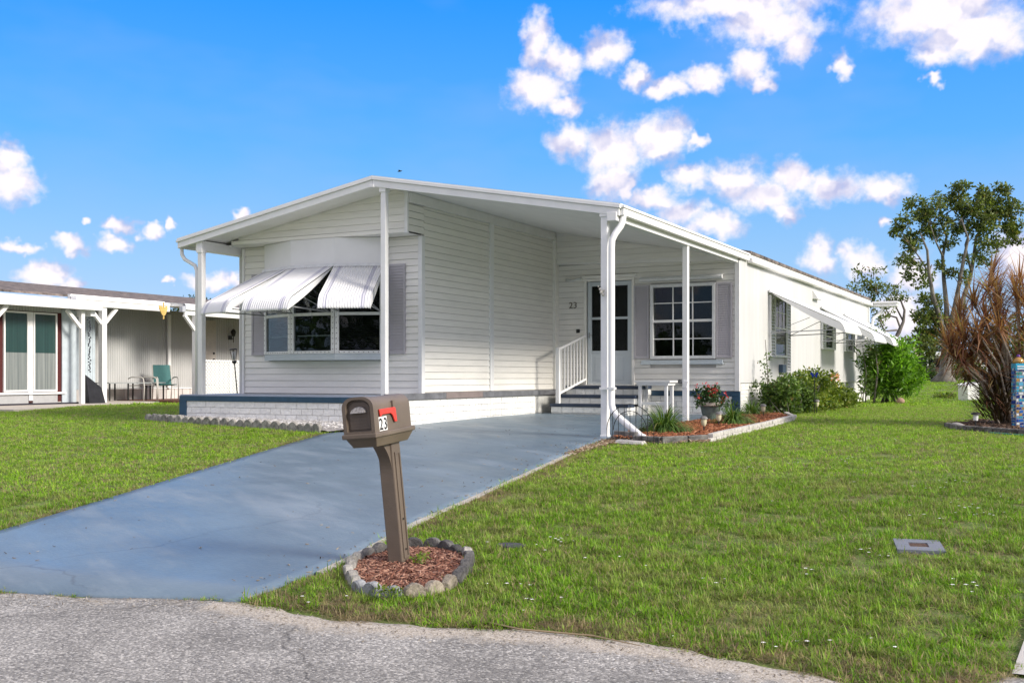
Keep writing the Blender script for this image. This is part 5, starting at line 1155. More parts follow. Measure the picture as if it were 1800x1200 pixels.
for (u, h) in spec:
    dv_ = rg.uniform(-.45, .45); bx = .22 * u + .18 + rg.normal(0, .07); by = dv_ * .3
    top = np.array((RT[0] * u - FW[0] * -dv_, RT[1] * u + FW[1] * dv_, h)); top[:2] = (RT[0] * u + FW[0] * dv_, RT[1] * u + FW[1] * dv_)
    base = np.array((RT[0] * bx + FW[0] * by, RT[1] * bx + FW[1] * by, 0)); mid = base * .45 + top * .55; mid[2] = h * .6; mid += rg.normal(0, .04, 3); mid[:2] = base[:2] + (top[:2] - base[:2]) * .38
    mb.tube([tuple(base), tuple(mid), tuple(top - np.array((0, 0, .03)))], [.020, .016, .012], 6); n = rg.integers(64, 84)
    ax = (top - mid); ax /= np.linalg.norm(ax)
    for k in range(n):
        a = rg.uniform(0, 6.283); el_ = rg.uniform(-.62, 1.0); d = np.array((math.cos(a) * math.cos(el_ * 1.4), math.sin(a) * math.cos(el_ * 1.4), math.sin(el_ * 1.4))) + ax * .08
        bs_.append(top - ax * rg.uniform(0, .16)); ds_.append(d); ls.append(rg.uniform(.30, .54)); ws.append(rg.uniform(.016, .026))
mb.build('cane', mat('cane_bark', (.38, .33, .28), .85, .3, 20, .5, 60), cd, smooth=True, stuff=True)
V, Q = blades(bs_, ds_, ls, ws, rg, droop=.28, segs=3)
CORD = leaf_mat('cordyline_leaf', (.14, .042, .034), (.42, .25, .15), .38, c3=(.28, .36, .12)); np_mesh('foliage', V, Q, CORD, cd)
rg = np.random.default_rng(13); bs_, ds_, ls, ws = [], [], [], []
for k in range(900):
    a = rg.uniform(0, 6.28); r0 = rg.uniform(0, .42); p = (RT[0] * (r0 * math.cos(a) - .05), RT[1] * (r0 * math.cos(a)) + r0 * math.sin(a) * .8, rg.uniform(.05, .65)); bs_.append(p); ds_.append((math.cos(a), math.sin(a), rg.uniform(.1, 1.5))); ls.append(rg.uniform(.2, .42)); ws.append(rg.uniform(.018, .03))
V, Q = blades(bs_, ds_, ls, ws, rg, droop=.9, segs=3); V[:, 2] = np.maximum(V[:, 2], .01); np_mesh('low_foliage', V, Q, leaf_mat('cordyline_low_leaf', (.022, .016, .012), (.085, .055, .035), .25, c3=(.08, .10, .03)), cd)
# mosaic pole
PP = (4.64, 3.60); zp = gz(*PP)
pole = thing('mosaic_pole', 'garden pole covered in blue, white and ochre mosaic tiles at the right edge', 'garden ornament', (PP[0], PP[1], zp))
pole.rotation_euler = (0, 0, YAW)
mb = MB(); mb.box(-.065, .065, -.065, .065, -.02, .90); mb.build('post', mat('grout', (.30, .30, .30), .8), pole)
rg = random.Random(6); TC = [(.012, .05, .30), (.02, .12, .42), (.03, .30, .48), (.62, .66, .68), (.015, .03, .16), (.38, .22, .06), (.05, .22, .20), (.10, .35, .55)]
TM = [mat('tile_%s' % n, c, .15, .15, 40, spec=.6) for n, c in zip(('cobalt', 'azure', 'teal', 'white', 'navy', 'ochre', 'green', 'sky'), TC)]
wts = [5, 4, 3, 4, 4, 1.5, 1.5, 3]
for face in range(4):
    ca, sa = math.cos(face * math.pi / 2), math.sin(face * math.pi / 2); z = .0; row = 0
    while z < .80:
        h = rg.uniform(.035, .06); xs2 = [-.063, -.063 + rg.uniform(.03, .05), .02 + rg.uniform(-.012, .02), .063]
        for a, c in zip(xs2, xs2[1:]):
            mb = MB(); q = [(a + .003, z + rg.uniform(.002, .012)), (c - .003, z + rg.uniform(.002, .012)), (c - .003 - rg.uniform(0, .008), z + h - .002), (a + .003 + rg.uniform(0, .01), z + h - rg.uniform(.002, .01))]
            y0, y1 = -.065, -.070 - rg.uniform(0, .002); rot = lambda x, y: (x * ca - y * sa, x * sa + y * ca)
            mb.hexa([(*rot(q[0][0], y1), q[0][1]), (*rot(q[1][0], y1), q[1][1]), (*rot(q[1][0], y0), q[1][1]), (*rot(q[0][0], y0), q[0][1]), (*rot(q[3][0], y1), q[3][1]), (*rot(q[2][0], y1), q[2][1]), (*rot(q[2][0], y0), q[2][1]), (*rot(q[3][0], y0), q[3][1])])
            mb.build('tile', rg.choices(TM, wts)[0], pole)
        z += h; row += 1
mb = MB()
for k, z in enumerate((.805, .835, .865)): pass
mb.box(-.070, .070, -.070, .070, .80, .90); mb.build('collar', TM[2], pole, bevel=.006)
for z in (.815, .85): mb = MB(); mb.box(-.05, .05, -.076, -.0705, z, z + .018); mb.build('tile', TM[3], pole)
mb = MB(); mb.lathe([(.072, .90), (.075, .93), (.06, .96), (.03, .985)], 14); mb.build('cap', TM[5], pole, smooth=True)
mb = MB(); mb.lathe([(.02, .98), (.028, 1.0), (.015, 1.02)], 10); mb.build('finial', mat('purple_glaze', (.12, .04, .25), .3), pole, smooth=True)
b = MB(); pts_ = [(3.95, 2.95), (5.6, 1.6), (6.2, 4.2), (5.4, 5.6), (4.0, 5.4), (3.7, 4.2)]; b.poly([(x, y, gz(x, y) + .02) for x, y in pts_]); struct(b.build('bed_soil', mat('dark_bed_soil', (.05, .035, .025), .95, .5, 20, .6, 60)))
def cbed(rg):
    while True:
        x, y = rg.uniform(3.7, 6.2), rg.uniform(1.6, 5.6)
        if in_poly(x, y, pts_): return x, y
mm = mulch('dark_mulch', cbed, lambda x, y: gz(x, y) + .025, 2500, .05, chip_mat('dark_chips', (.03, .018, .012), (.09, .05, .03), (.2, .13, .09)), seed=15); tag(mm, 'dark mulch under the red strap leaved shrub', 'mulch')
ed = thing('corner_edging', 'curved row of dark worn blocks edging the bed under the mosaic pole', 'garden edging', (4.4, 2.7, gz(4.4, 2.7)))
DBL = mat('dark_worn_block', (.07, .065, .065), .9, .6, 8, .8, 40, col2=(.25, .24, .23))
pts = arc_sample([(3.72, 3.6), (3.95, 3.0), (4.4, 2.62), (4.9, 2.2), (5.5, 1.75)], .14)
for p, q in zip(pts, pts[1:]): mb = MB(); z = gz(*p) - gz(4.4, 2.7); mb.bar((p[0] - 4.4, p[1] - 2.7, z + .03), (p[0] - 4.4 + (q[0] - p[0]) * .92, q[1] * .92 + p[1] * .08 - 2.7, z + .03), .075, .075); mb.build('block', DBL, ed, bevel=.008)
mb = MB(); pts = [(4.35, 2.45, gz(4.3, 2.4) + .012), (4.8, 2.05, gz(4.8, 2) + .012), (5.5, 1.5, gz(5.5, 1.5) + .012)]; mb.tube(pts, .010, 6); tag(mb.build('garden_hose', mat('teal_hose', (.02, .22, .20), .4)), 'teal garden hose lying along the dark block edging', 'hose')
t = thing('spot_light', 'small black and silver garden light inside the dark block edging', 'garden light', (4.12, 3.30, gz(4.1, 3.3))); mb = MB(); mb.tube([(0, 0, 0), (0, 0, .12)], .012, 6); mb.build('stake', BLACK, t); mb = MB(); mb.lathe([(.03, .12), (.035, .17), (.034, .20)], 10); mb.build('lens', ALU, t, smooth=True, auto=True); mb = MB(); mb.lathe([(.06, .20), (.058, .215), (.03, .235)], 10); mb.build('cap', BLACK, t, smooth=True, auto=True)
mb = MB(); mb.lathe([(.07, -.03), (.11, .0), (.09, .05), (.03, .08)], 8); o = mb.build('grey_rock', mat('grey_rock', (.28, .27, .26), .9, .3, 12), smooth=True); o.location = (3.86, 3.45, gz(3.9, 3.4)); o.scale = (1.2, .8, 1); tag(o, 'pale grey rock at the left corner of the dark edged bed', 'stone')
# leaning white utility box
ub = px(1703, 704, 30.0); t = thing('utility_box', 'white utility pedestal leaning on the lawn behind', 'utility box', (ub[0], ub[1], gz(ub[0], ub[1]) - .02)); t.rotation_euler = (R(6), R(-9), YAW + R(25))
mb = MB(); mb.box(-.23, .23, -.17, .17, 0, .46); mb.build('cabinet', WHITE, t, bevel=.02); mb = MB(); mb.box(-.25, .25, -.19, .19, .461, .50); mb.build('lid', WHITE, t, bevel=.015)
# ------------------------------------------------------------ trees beyond
def limb(pts, d, jit, rad):
    """pixel-measured limb placed at its real distance, with depth of its own"""
    out = []
    for k, (x, y) in enumerate(pts): out.append(px(x, y, d + jit[k] if isinstance(jit, (list, tuple)) else d + jit * k / max(1, len(pts) - 1)))
    return out, rad
def tree(name, label, base, d, limbs, clusters, leafsize, m, seed, count, bark=BARK, group=None, cat='tree'):
    rg = np.random.default_rng(seed); bx = px(*base, d); gzb = gz(bx[0], bx[1]); t = thing(name, label, cat, (bx[0], bx[1], gzb), 0, group); O = np.array((bx[0], bx[1], gzb))
    mb = MB()
    tips = []
    for (pts, jit, rads) in limbs:
        P, r_ = limb(pts, d, jit, rads); P = [tuple(np.array(p) - O) for p in P]; 
        mb.tube(P, [r_ * (1 if i_ == 0 and rads[0] > .5 else .62) for i_, r_ in enumerate(rads[:len(P)])], 8); tips += P[len(P) // 3:]
    cs, rs_, ct = [], [], []; s = d / FPX
    for (x, y, rx, ry, den) in clusters:
        cc = np.array(px(x, y, d + rg.uniform(-.9, .9) * rx * s * 1.0)) - O
        n = max(3, int(rx * ry / 26 * den))
        # a twig to the clump, then small sprays scattered through it
        near = min(tips, key=lambda q: np.linalg.norm(np.array(q) - cc)); mid = (np.array(near) + cc) / 2 + rg.normal(0, .15, 3)
        if den > .3: mb.tube([near, tuple(mid), tuple(cc)], [.028, .018, .010], 5)
        for q in range(n):
            dd = rg.normal(size=3); dd /= np.linalg.norm(dd); dd *= rg.uniform(.1, 1) ** .5; p = cc + dd * np.array((rx * s, rx * s, ry * s)); cs.append(p); k = rg.uniform(.5, 1.1); rs_.append((.26 * k, .26 * k, .20 * k)); ct.append(int(count * k))
            if rg.uniform() < .35: mb.tube([tuple(cc + rg.normal(0, .1, 3)), tuple(p)], [.012, .006], 4)
    mb.build('trunk', bark, t, smooth=True)
    V, Q = leaves(cs, rs_, ct, leafsize, rg, 'leaf', .1); np_mesh('crown', V, Q, m, t); return t
LF1 = leaf_mat('tree_leaf', (.045, .075, .018), (.20, .25, .065), .3, c3=(.24, .16, .06)); LF2 = leaf_mat('tree_leaf_dark', (.016, .042, .012), (.065, .12, .028), .25)
cl = [(1605, 358, 14, 12, 1), (1590, 395, 16, 14, 1), (1620, 380, 20, 16, 1.1), (1575, 414, 14, 9, .9), (1605, 425, 22, 16, 1), (1640, 365, 16, 14, .9), (1640, 405, 20, 18, .9), (1600, 460, 22, 14, .9), (1590, 480, 12, 10, .8), (1620, 490, 18, 12, .7), (1625, 520, 16, 10, .7), (1650, 345, 10, 12, .7),
      (1688, 330, 14, 14, 1), (1680, 360, 22, 18, 1.1), (1705, 365, 24, 20, 1.2), (1735, 345, 18, 18, 1.2), (1760, 340, 16, 18, 1.1), (1780, 365, 16, 16, 1), (1750, 375, 26, 20, 1.2), (1725, 395, 26, 18, 1.1), (1775, 400, 22, 16, 1), (1790, 420, 14, 12, .8), (1690, 400, 20, 16, .9), (1665, 390, 16, 16, .8), (1665, 425, 16, 12, .6), (1720, 425, 20, 12, .7), (1750, 430, 22, 12, .7), (1730, 455, 18, 12, .8), (1700, 455, 12, 10, .5), (1680, 475, 12, 10, .5), (1692, 490, 12, 12, .5), (1655, 470, 10, 12, .4), (1640, 530, 20, 14, .8),
      (1622, 560, 18, 16, 1.1), (1640, 562, 20, 18, 1.1), (1634, 590, 18, 18, 1.3), (1622, 602, 14, 12, 1.2), (1660, 572, 12, 12, .8), (1630, 618, 14, 12, 1.1), (1690, 540, 14, 12, .6), (1618, 582, 12, 10, 1)]
limbs = [([(1659, 675), (1661, 655), (1663, 630), (1664, 600), (1664, 580)], 0, [.62, .40, .36, .34, .30]),
 ([(1664, 600), (1652, 560), (1640, 520), (1633, 480), (1630, 440), (1618, 410)], -1.2, [.24, .17, .14, .11, .08, .04]),
 ([(1664, 585), (1664, 540), (1659, 490), (1657, 450), (1664, 415), (1650, 385)], .8, [.24, .17, .13, .11, .08, .04]),
 ([(1665, 590), (1677, 545), (1686, 500), (1694, 455), (1702, 420), (1690, 385)], -.6, [.22, .16, .13, .11, .08, .04]),
 ([(1668, 590), (1688, 540), (1705, 490), (1712, 450), (1716, 415), (1740, 385), (1755, 360)], 1.2, [.22, .17, .14, .12, .09, .06, .04]),
 ([(1708, 478), (1700, 450), (1697, 430), (1705, 405), (1720, 385)], .4, [.09, .08, .07, .05, .03]), ([(1633, 480), (1618, 455), (1600, 430)], -.4, [.07, .05, .03]), ([(1657, 450), (1645, 425), (1635, 395)], -.5, [.07, .05, .03]), ([(1712, 450), (1735, 425), (1760, 405)], .8, [.07, .05, .03])]
tree('shade_tree', 'tall many stemmed tree with a pale trunk on the far lawn', (1660, 672), 45, limbs, cl, .155, LF1, 51, 56, mat('pale_bark', (.10, .09, .078), .9, .3, 4, .8, 25, col2=(.25, .23, .205)))
cl = [(1520, 498, 20, 14, .8), (1545, 510, 24, 16, .9), (1575, 515, 20, 14, .8), (1510, 480, 14, 10, .5), (1540, 485, 14, 12, .5), (1500, 510, 14, 8, .7), (1530, 535, 22, 14, .8), (1560, 535, 18, 12, .7), (1550, 560, 16, 12, .7), (1590, 525, 10, 10, .6), (1540, 575, 14, 10, .6)]
limbs = [([(1566, 640), (1570, 600), (1580, 585), (1588, 565), (1590, 545), (1582, 525)], 0, [.16, .13, .11, .09, .07, .04]), ([(1572, 598), (1582, 575), (1576, 558), (1565, 555), (1555, 540)], .8, [.09, .07, .06, .05, .03]), ([(1576, 580), (1555, 582), (1545, 560)], -.8, [.06, .05, .03]), ([(1588, 565), (1570, 530), (1545, 515)], .5, [.06, .04, .03])]
tree('shade_tree', 'small crooked tree showing over the far end of the house roof', (1566, 680), 40, limbs, cl, .13, LF1, 52, 26)
# hazy far shrubs and hedges on the right
def farbush(x, y, w, h, d, m, label, seed, n=40, size=.16, base=None):
    rg = np.random.default_rng(seed); p = px(x, y, d); s = d / FPX; z0 = gz(p[0], p[1]); Hh = p[2] + h * s - z0; cl = []
    for k in range(n):
        a = rg.uniform(0, 6.28); e = rg.uniform(0, 1) ** .6; cl.append((math.cos(a) * w * s * e * .9, math.sin(a) * w * s * e * .7, rg.uniform(.1, 1) * Hh * math.sqrt(max(.1, 1 - e * e * .8)), .3, .3, .25, 34))
    return shrub('background_bush', (p[0], p[1], z0), cl, size, m, label, 'bush', seed, [([(0, 0, 0), (.1, 0, Hh * .6)], [.06, .03])])
farbush(1618, 640, 26, 20, 58, LF2, 'dark bush at the left end of the distant porch', 61, 40)
farbush(1598, 618, 28, 26, 75, LF1, 'far tree mass behind the distant house on its left', 62, 60, .3)
farbush(1645, 615, 40, 30, 82, LF2, 'distant dark tree mass behind the far house roof', 63, 70, .3)
farbush(1703, 640, 26, 10, 60, GR1, 'reddish green shrub right of the far tree trunk', 64, 34)
farbush(1740, 610, 40, 40, 85, LF2, 'far trees beyond the red shrub at right', 65, 80, .3)
farbush(1790, 600, 40, 50, 80, LF1, 'far tree at the right edge behind the red shrub', 66, 80, .3)
p_ = px(1612, 700, 30.5)
for k, (x, y, w) in enumerate(((1652, 700, 14), (1670, 698, 10))):
    rg = np.random.default_rng(70 + k); p = px(x, y, 31.5); s = 31.5 / FPX; shrub('weed_patch', (p[0], p[1], gz(p[0], p[1])), [(rg.normal(0, w * s * .5), rg.normal(0, .15), .06, .10, .10, .07, 30) for q in range(7)], .08, GR1, 'low weedy tuft on the far lawn, %s of two' % ('left' if k == 0 else 'right'), 'weed', 71 + k)
# distant house with porch railing
DH = 62.0
def dpx(x, y, d=DH): return Vector(px(x, y, d))
base = dpx(1650, 672); fh = thing('distant_house', 'low white house with dark porch and brown railing far across the lawn', 'house', (base.x, base.y, gz(base.x, base.y)))
fh.rotation_euler = (0, 0, YAW)
def f(x, y, d=0): return ((x - 1650) * DH / FPX, d, (661 - y) / FPX * DH + .79 - gz(base.x, base.y))
def fb(nm, x0, x1, y0, y1, d0, d1, m): a = f(x0, y1); c = f(x1, y0); mb = MB(); mb.box(a[0], c[0], d0, d1, a[2], c[2]); return mb.build(nm, m, fh)
fb('wall', 1575, 1760, 622, 675, 2.6, 6, mat('taupe_wall', (.30, .26, .23), .8)); fb('roof_edge', 1575, 1655, 619.5, 624.5, -.3, 6, WHITE); fb('roof_edge', 1655.5, 1700, 625, 629, -.3, 6, WHITE)
a = f(1575, 624); c = f(1655, 624)
mb = MB(); mb.hexa([(a[0], -.3, f(0, 619.5)[2]), (c[0], -.3, f(0, 619.5)[2]), (c[0], 6, f(0, 611)[2]), (a[0], 6, f(0, 611)[2]), (a[0], -.3, f(0, 618.5)[2]), (c[0], -.3, f(0, 618.5)[2]), (c[0], 6, f(0, 610)[2]), (a[0], 6, f(0, 610)[2])]); mb.build('roof', mat('pale_roof', (.42, .46, .50), .5), fh)
fb('porch_back', 1600, 1690, 625, 666, 2.3, 2.5, DARK); fb('porch_deck', 1600, 1655, 663.5, 675, -.2, 2.5, WHITE)
fb('porch_step', 1610, 1640, 668, 675.5, -.5, -.21, WHITE)
for x in (1604, 1630, 1655, 1676): fb('porch_post', x - .8, x + .8, 626, 664, -.1, .05, WHITE)
RW = mat('brown_railing', (.11, .06, .05), .8); fb('rail', 1600, 1692, 646, 647.5, -.12, .0, RW); fb('rail', 1600, 1692, 661.5, 663, -.12, .0, RW)
for k in range(46): x = 1600 + k * 2; fb('railing_slat', x, x + 1.1, 647.5, 661.5, -.1, -.04, RW)
fb('window', 1690, 1702, 630, 648, 2.0, 2.59, WHITE); fb('wall_panel', 1694, 1706, 632, 662, 1.0, 2.0, mat('pale_wall', (.55, .56, .54), .7)); fb('pane', 1691.5, 1700.5, 632, 646, 1.95, 1.999, mat('dull_pane', (.10, .12, .13), .2))
t2 = dpx(1718, 655, 60); wf2 = thing('white_trellis', 'white framed trellis panel glimpsed behind the red shrub', 'trellis', (t2.x, t2.y, gz(t2.x, t2.y)), YAW)
for (x0, x1, z0, z1) in ((-.5, -.42, .0, .9), (.5, .58, .0, .9), (-.5, .58, .82, .9), (-.5, .58, .1, .18)): mb = MB(); mb.box(x0, x1, -.03, .03, z0, z1); mb.build('frame', WHITE, wf2)
for k in range(6): mb = MB(); mb.box(-.42 + k * .15, -.39 + k * .15, -.01, .01, .18, .82); mb.build('slat', WHITE, wf2)
fl = px(1606, 655, 57); t = thing('garden_flag', 'tiny pale pink and white flag on a pole before the distant house', 'flag', (fl[0], fl[1], gz(fl[0], fl[1])), YAW)
mb = MB(); mb.tube([(0, 0, 0), (0, 0, 1.9)], .02, 6); mb.build('pole', WHITE, t)
mb = MB(); mb.poly([(0, 0, 1.85), (.25, .05, 1.7), (.38, .02, 1.25), (.12, -.03, 1.3)]); w_ = mb.build('cloth', mat('flag_cloth', (.62, .42, .40), .8, .3, 6), t); sm = w_.modifiers.new('s', 'SOLIDIFY'); sm.thickness = .01
# ------------------------------------------------------------ house next door (left)
NX = -15.5; NWX = -17.0
N_ = thing('neighbour_house', 'grey white ribbed mobile home with shingle roof and braced porch posts at left', 'house', (-16.2, 7.0, .13)); NO = Vector((16.2, -7.0, -.13))
def npart(mb, name, m, **k): o = mb.build(name, m, N_, **k); o.location = NO; return o
RIB = mat('ribbed_siding', (.48, .485, .48), .5, .06, 2, stretch=(1, 1, .2)); SKR = mat('neighbour_skirt', (.62, .59, .56), .7, .15, 3)
# ribbed wall: vertical folds, facing +X
def ribbed(x, y0, y1, z0, z1, m, nm='ribbed_wall', pitch=.075, d=.012, parent=None):
    mb = MB(); y = y0
    while y < y1:
        a = min(y + pitch * .55, y1); c = min(y + pitch, y1)
        mb.quad((x + d, y, z0), (x + d, a, z0), (x + d, a, z1), (x + d, y, z1)); mb.quad((x + d, a, z0), (x, a + .008, z0), (x, a + .008, z1), (x + d, a, z1)); mb.quad((x, a + .008, z0), (x, c - .008, z0), (x, c - .008, z1), (x, a + .008, z1)); mb.quad((x, c - .008, z0), (x + d, c, z0), (x + d, c, z1), (x, c - .008, z1)); y += pitch
    return npart(mb, nm, m, stuff=True)
ribbed(NWX, 5.6, 14.0, .46, 2.62, RIB)
b = MB(); b.box(-20.5, NWX - .002, 1.0, 14, .05, 2.62); npart(b, 'wall_core', SKR)
# skirt panels under the wall
y = 6.8
while y < 13.6: b = MB(); b.box(NWX, NWX + .02, y, y + .27, .12, .44); npart(b, 'skirt_panel', SKR); y += .30
b = MB(); b.box(NWX, NWX + .04, 5.6, 14, .44, .465); npart(b, 'skirt_trim', WHITE)
# roof
def nroof(x0, x1, z0, z1, y0, y1, m, nm, t=.05):
    b = MB(); b.hexa([(x0, y0, z0 - t), (x1, y0, z1 - t), (x1, y1, z1 - t), (x0, y1, z0 - t), (x0, y0, z0), (x1, y0, z1), (x1, y1, z1), (x0, y1, z0)]); return npart(b, nm, m)
nroof(-20.8, -15.75, 3.42, 2.72, 0, 14.5, SHING, 'shingle_roof')
b = MB(); b.box(-15.62, -15.44, 4.85, 7.80, 2.46, 2.60); b.box(-15.66, -15.42, 4.85, 7.80, 2.602, 2.68); npart(b, 'gutter', WHITE, bevel=.01)
b = MB(); b.box(-15.74, -15.63, 4.85, 7.8, 2.60, 2.73); npart(b, 'roof_flashing', WHITE)
b = MB(); b.box(-15.7, -14.92, 7.82, 13.5, 2.60, 2.66); b.box(-15.0, -14.88, 7.82, 13.5, 2.50, 2.64); b.box(-15.0, -14.94, 7.82, 13.5, 2.37, 2.498); npart(b, 'carport_edge', WHITE, bevel=.008)
b = MB(); b.box(-15.02, -14.90, 7.70, 7.82, 2.44, 2.58); npart(b, 'gutter_end', mat('gutter_grey', (.42, .44, .48), .4), bevel=.01)
nroof(-15.75, -14.95, 2.72, 2.66, 7.82, 13.5, ROOFW, 'carport_roof', .03)
# near flat porch roof, sloping sheet with deep white edge
b = MB(); b.hexa([(-20.8, -1.5, 2.66), (-14.75, -1.5, 2.44), (-14.95, 5.1, 2.41), (-20.8, 5.1, 2.62), (-20.8, -1.5, 2.70), (-14.75, -1.5, 2.50), (-14.95, 5.1, 2.455), (-20.8, 5.1, 2.66)]); npart(b, 'porch_roof', ROOFW)
b = MB(); b.hexa([(-14.78, -1.5, 2.30), (-14.70, -1.5, 2.30), (-14.88, 5.12, 2.33), (-14.96, 5.12, 2.33), (-14.78, -1.5, 2.52), (-14.70, -1.5, 2.52), (-14.88, 5.12, 2.475), (-14.96, 5.12, 2.475)]); npart(b, 'porch_fascia', WHITE, bevel=.006)
b = MB(); b.hexa([(-15.7, -1.5, 2.55), (-14.80, -1.5, 2.55), (-15.00, 5.10, 2.48), (-15.70, 5.10, 2.48), (-15.7, -1.5, 2.68), (-14.9, -1.5, 2.60), (-15.10, 5.10, 2.52), (-15.7, 5.10, 2.62)]); npart(b, 'porch_roof_sheet', ROOFW)
b = MB(); b.box(-20.8, -15.05, 4.93, 5.06, 2.20, 2.46); npart(b, 'porch_beam', WHITE)
# porch posts with knee braces
def npost(x, y, zt, w=.14, nm='post', br=((0, 1), (0, -1)), z0=.10):
    b = MB(); b.box(x - w / 2, x + w / 2, y - w / 2, y + w / 2, z0, zt); p = npart(b, nm, WHITE, bevel=.008)
    for (dx, dy) in br: mb = MB(); mb.bar((x + dx * .04, y + dy * .04, zt - .42), (x + dx * .42, y + dy * .42, zt - .03), .075, .075); mb.build('brace', WHITE, p)
npost(-15.0, 2.25, 2.34, .13, br=((0, 1),)); npost(-15.1, 4.72, 2.34, .10, br=((0, -1),)); npost(-15.55, 5.72, 2.48, .14); npost(-14.97, 8.25, 2.40, .15, br=((0, -1),)); npost(-15.5, 8.9, 2.5, .10, br=((0, -1),)); npost(-15.1, 10.55, 2.40, .11)
b = MB(); b.tube([(-14.83, 2.05, 2.33), (-14.85, 2.1, 2.24), (-15.02, 2.12, 2.18), (-15.05, 2.14, 2.05), (-15.06, 2.14, .15)], .055, 10); npart(b, 'downspout', WHITE, smooth=True)
# glazed porch: wall at x=-16.2 with two tall panes
GX = -15.55
b = MB(); b.box(GX - .06, GX - .002, 2.5, 4.75, .20, 2.33); npart(b, 'porch_backing', mat('red_brown_wall', (.075, .012, .012), .7))
for (y0, y1) in ((2.98, 3.62), (3.74, 4.38)):
    b = MB(); 
    for (a, c, z0, z1) in ((y0, y0 + .04, .44, 2.24), (y1 - .04, y1, .44, 2.24), (y0 + .04, y1 - .04, .44, .48), (y0 + .04, y1 - .04, 2.20, 2.24)): b.box(GX, GX + .04, a, c, z0, z1)
    w_ = npart(b, 'window_frame', WHITE); mb = MB(); mb.box(GX + .012, GX + .016, y0 + .04, y1 - .04, .48, 2.2); mb.build('pane', mat('curtained_glass', (.17, .20, .20), .12, .25, 3, stretch=(1, 9, .15), col2=(.28, .30, .29), spec=.9), w_)
    mb = MB(); mb.box(GX + .018, GX + .020, y0 + .04, y1 - .04, 1.32, 2.2); mb.build('tinted_pane', mat('tinted_green_pane', (.022, .055, .052), .1, .2, 3, stretch=(1, 9, .15), spec=.9), w_)
b = MB(); b.box(GX, GX + .03, 3.63, 3.73, .24, 2.24); b.box(GX, GX + .07, 2.6, 4.6, .38, .425); npart(b, 'mullion', WHITE)
for (y0, y1) in ((2.66, 3.62), (3.74, 4.40)): b = MB(); b.box(GX, GX + .02, y0, y1, .18, .37); npart(b, 'kick_panel', mat('grey_panel', (.42, .42, .42), .5))
b = MB(); b.box(GX, GX + .03, 4.52, 4.92, .18, 2.33); npart(b, 'wall_panel', mat('pale_blue_panel', (.50, .56, .60), .5))
b = MB(); b.box(-15.75, -15.25, 2.3, 5.1, .08, .18); npart(b, 'porch_sill', mat('black_sill', (.02, .018, .03), .7))
ribbed(-15.55, 2.5, 4.9, 2.26, 2.42, RIB)
ribbed(-16.6, 5.05, 6.4, .46, 2.52, mat('blue_ribbed_siding', (.50, .57, .62), .5)); b = MB(); b.box(-16.6, -16.58, 5.05, 6.4, .10, .45); npart(b, 'skirt_panel', SKR)
b = MB(); b.box(-16.96, -16.90, 9.18, 9.28, .46, 2.5); npart(b, 'wall_batten', WHITE)
# door, dark red shutter, dark window, coach lamp
b = MB(); b.box(NWX + .013, NWX + .05, 10.35, 11.10, .55, 2.42); d_ = npart(b, 'door', mat('beige_door', (.52, .48, .44), .5)); mb = MB(); mb.lathe([(.03, 0), (.03, .03)], 8, (0, 0, 0)); o = mb.build('handle', BLACK, d_); o.rotation_euler = (0, R(90), 0); o.location = (NWX + .05, 11.0, 1.28); o2 = mb.build('lock', BLACK, d_); o2.rotation_euler = (0, R(90), 0); o2.location = (NWX + .05, 11.0, 1.46)
b = MB(); b.box(NWX + .013, NWX + .04, 12.35, 12.65, 1.25, 2.3); npart(b, 'shutter', mat('maroon_shutter', (.05, .012, .014), .6))
b = MB(); b.box(NWX + .013, NWX + .03, 12.8, 13.8, 1.25, 2.3); npart(b, 'window', mat('dark_green_glass', (.012, .03, .03), .15, spec=.8))
b = MB(); b.box(NWX, NWX + .05, 12.7, 14, 1.19, 1.25); npart(b, 'window_sill', WHITE)
lp = MB(); lp.box(NWX + .013, NWX + .05, 11.66, 11.78, 1.88, 2.0); lp.tube([(NWX + .05, 11.72, 1.95), (NWX + .14, 11.72, 1.90), (NWX + .16, 11.72, 1.98)], .012, 6); lp_ = npart(lp, 'coach_lamp', BLACK)
mb = MB(); mb.lathe([(.05, 0), (.085, .14), (.02, .22)], 6); o = mb.build('lantern', BLACK, lp_); o.location = (NWX + .16, 11.72, 1.98)
mb = MB(); mb.tube([(NWX + .16, 11.72, 1.98), (NWX + .16, 11.72, 1.80)], .012, 6); mb.build('lamp_tail', BLACK, lp_)
# black tarp by the porch corner, chain of ornaments
mb = MB(); q = Vector((-15.25, 5.02, .12)); mb.hexa([(-15.35, 4.95, .12), (-15.10, 4.95, .12), (-15.10, 5.42, .12), (-15.35, 5.42, .12), (-15.28, 4.95, .82), (-15.24, 4.95, .82), (-15.18, 5.36, .52), (-15.30, 5.36, .52)])
tag(mb.build('black_cover', mat('black_plastic', (.015, .015, .018), .4, .4, 6, .6, 10)), 'black plastic cover bunched at the corner of the glazed porch next door', 'cover')
mb = MB()
for k in range(34):
    mb.lathe([(.006, -.02), (.024, 0), (.006, .02)], 5, (-15.06 + random.uniform(-.02, .02), 4.90 + random.uniform(-.03, .03), 2.15 - k * .038))
tag(mb.build('rain_chain', mat('dark_chain', (.03, .035, .05), .4, .5, 30)), 'dark beaded chain hanging beside the glazed porch post next door', 'chain')
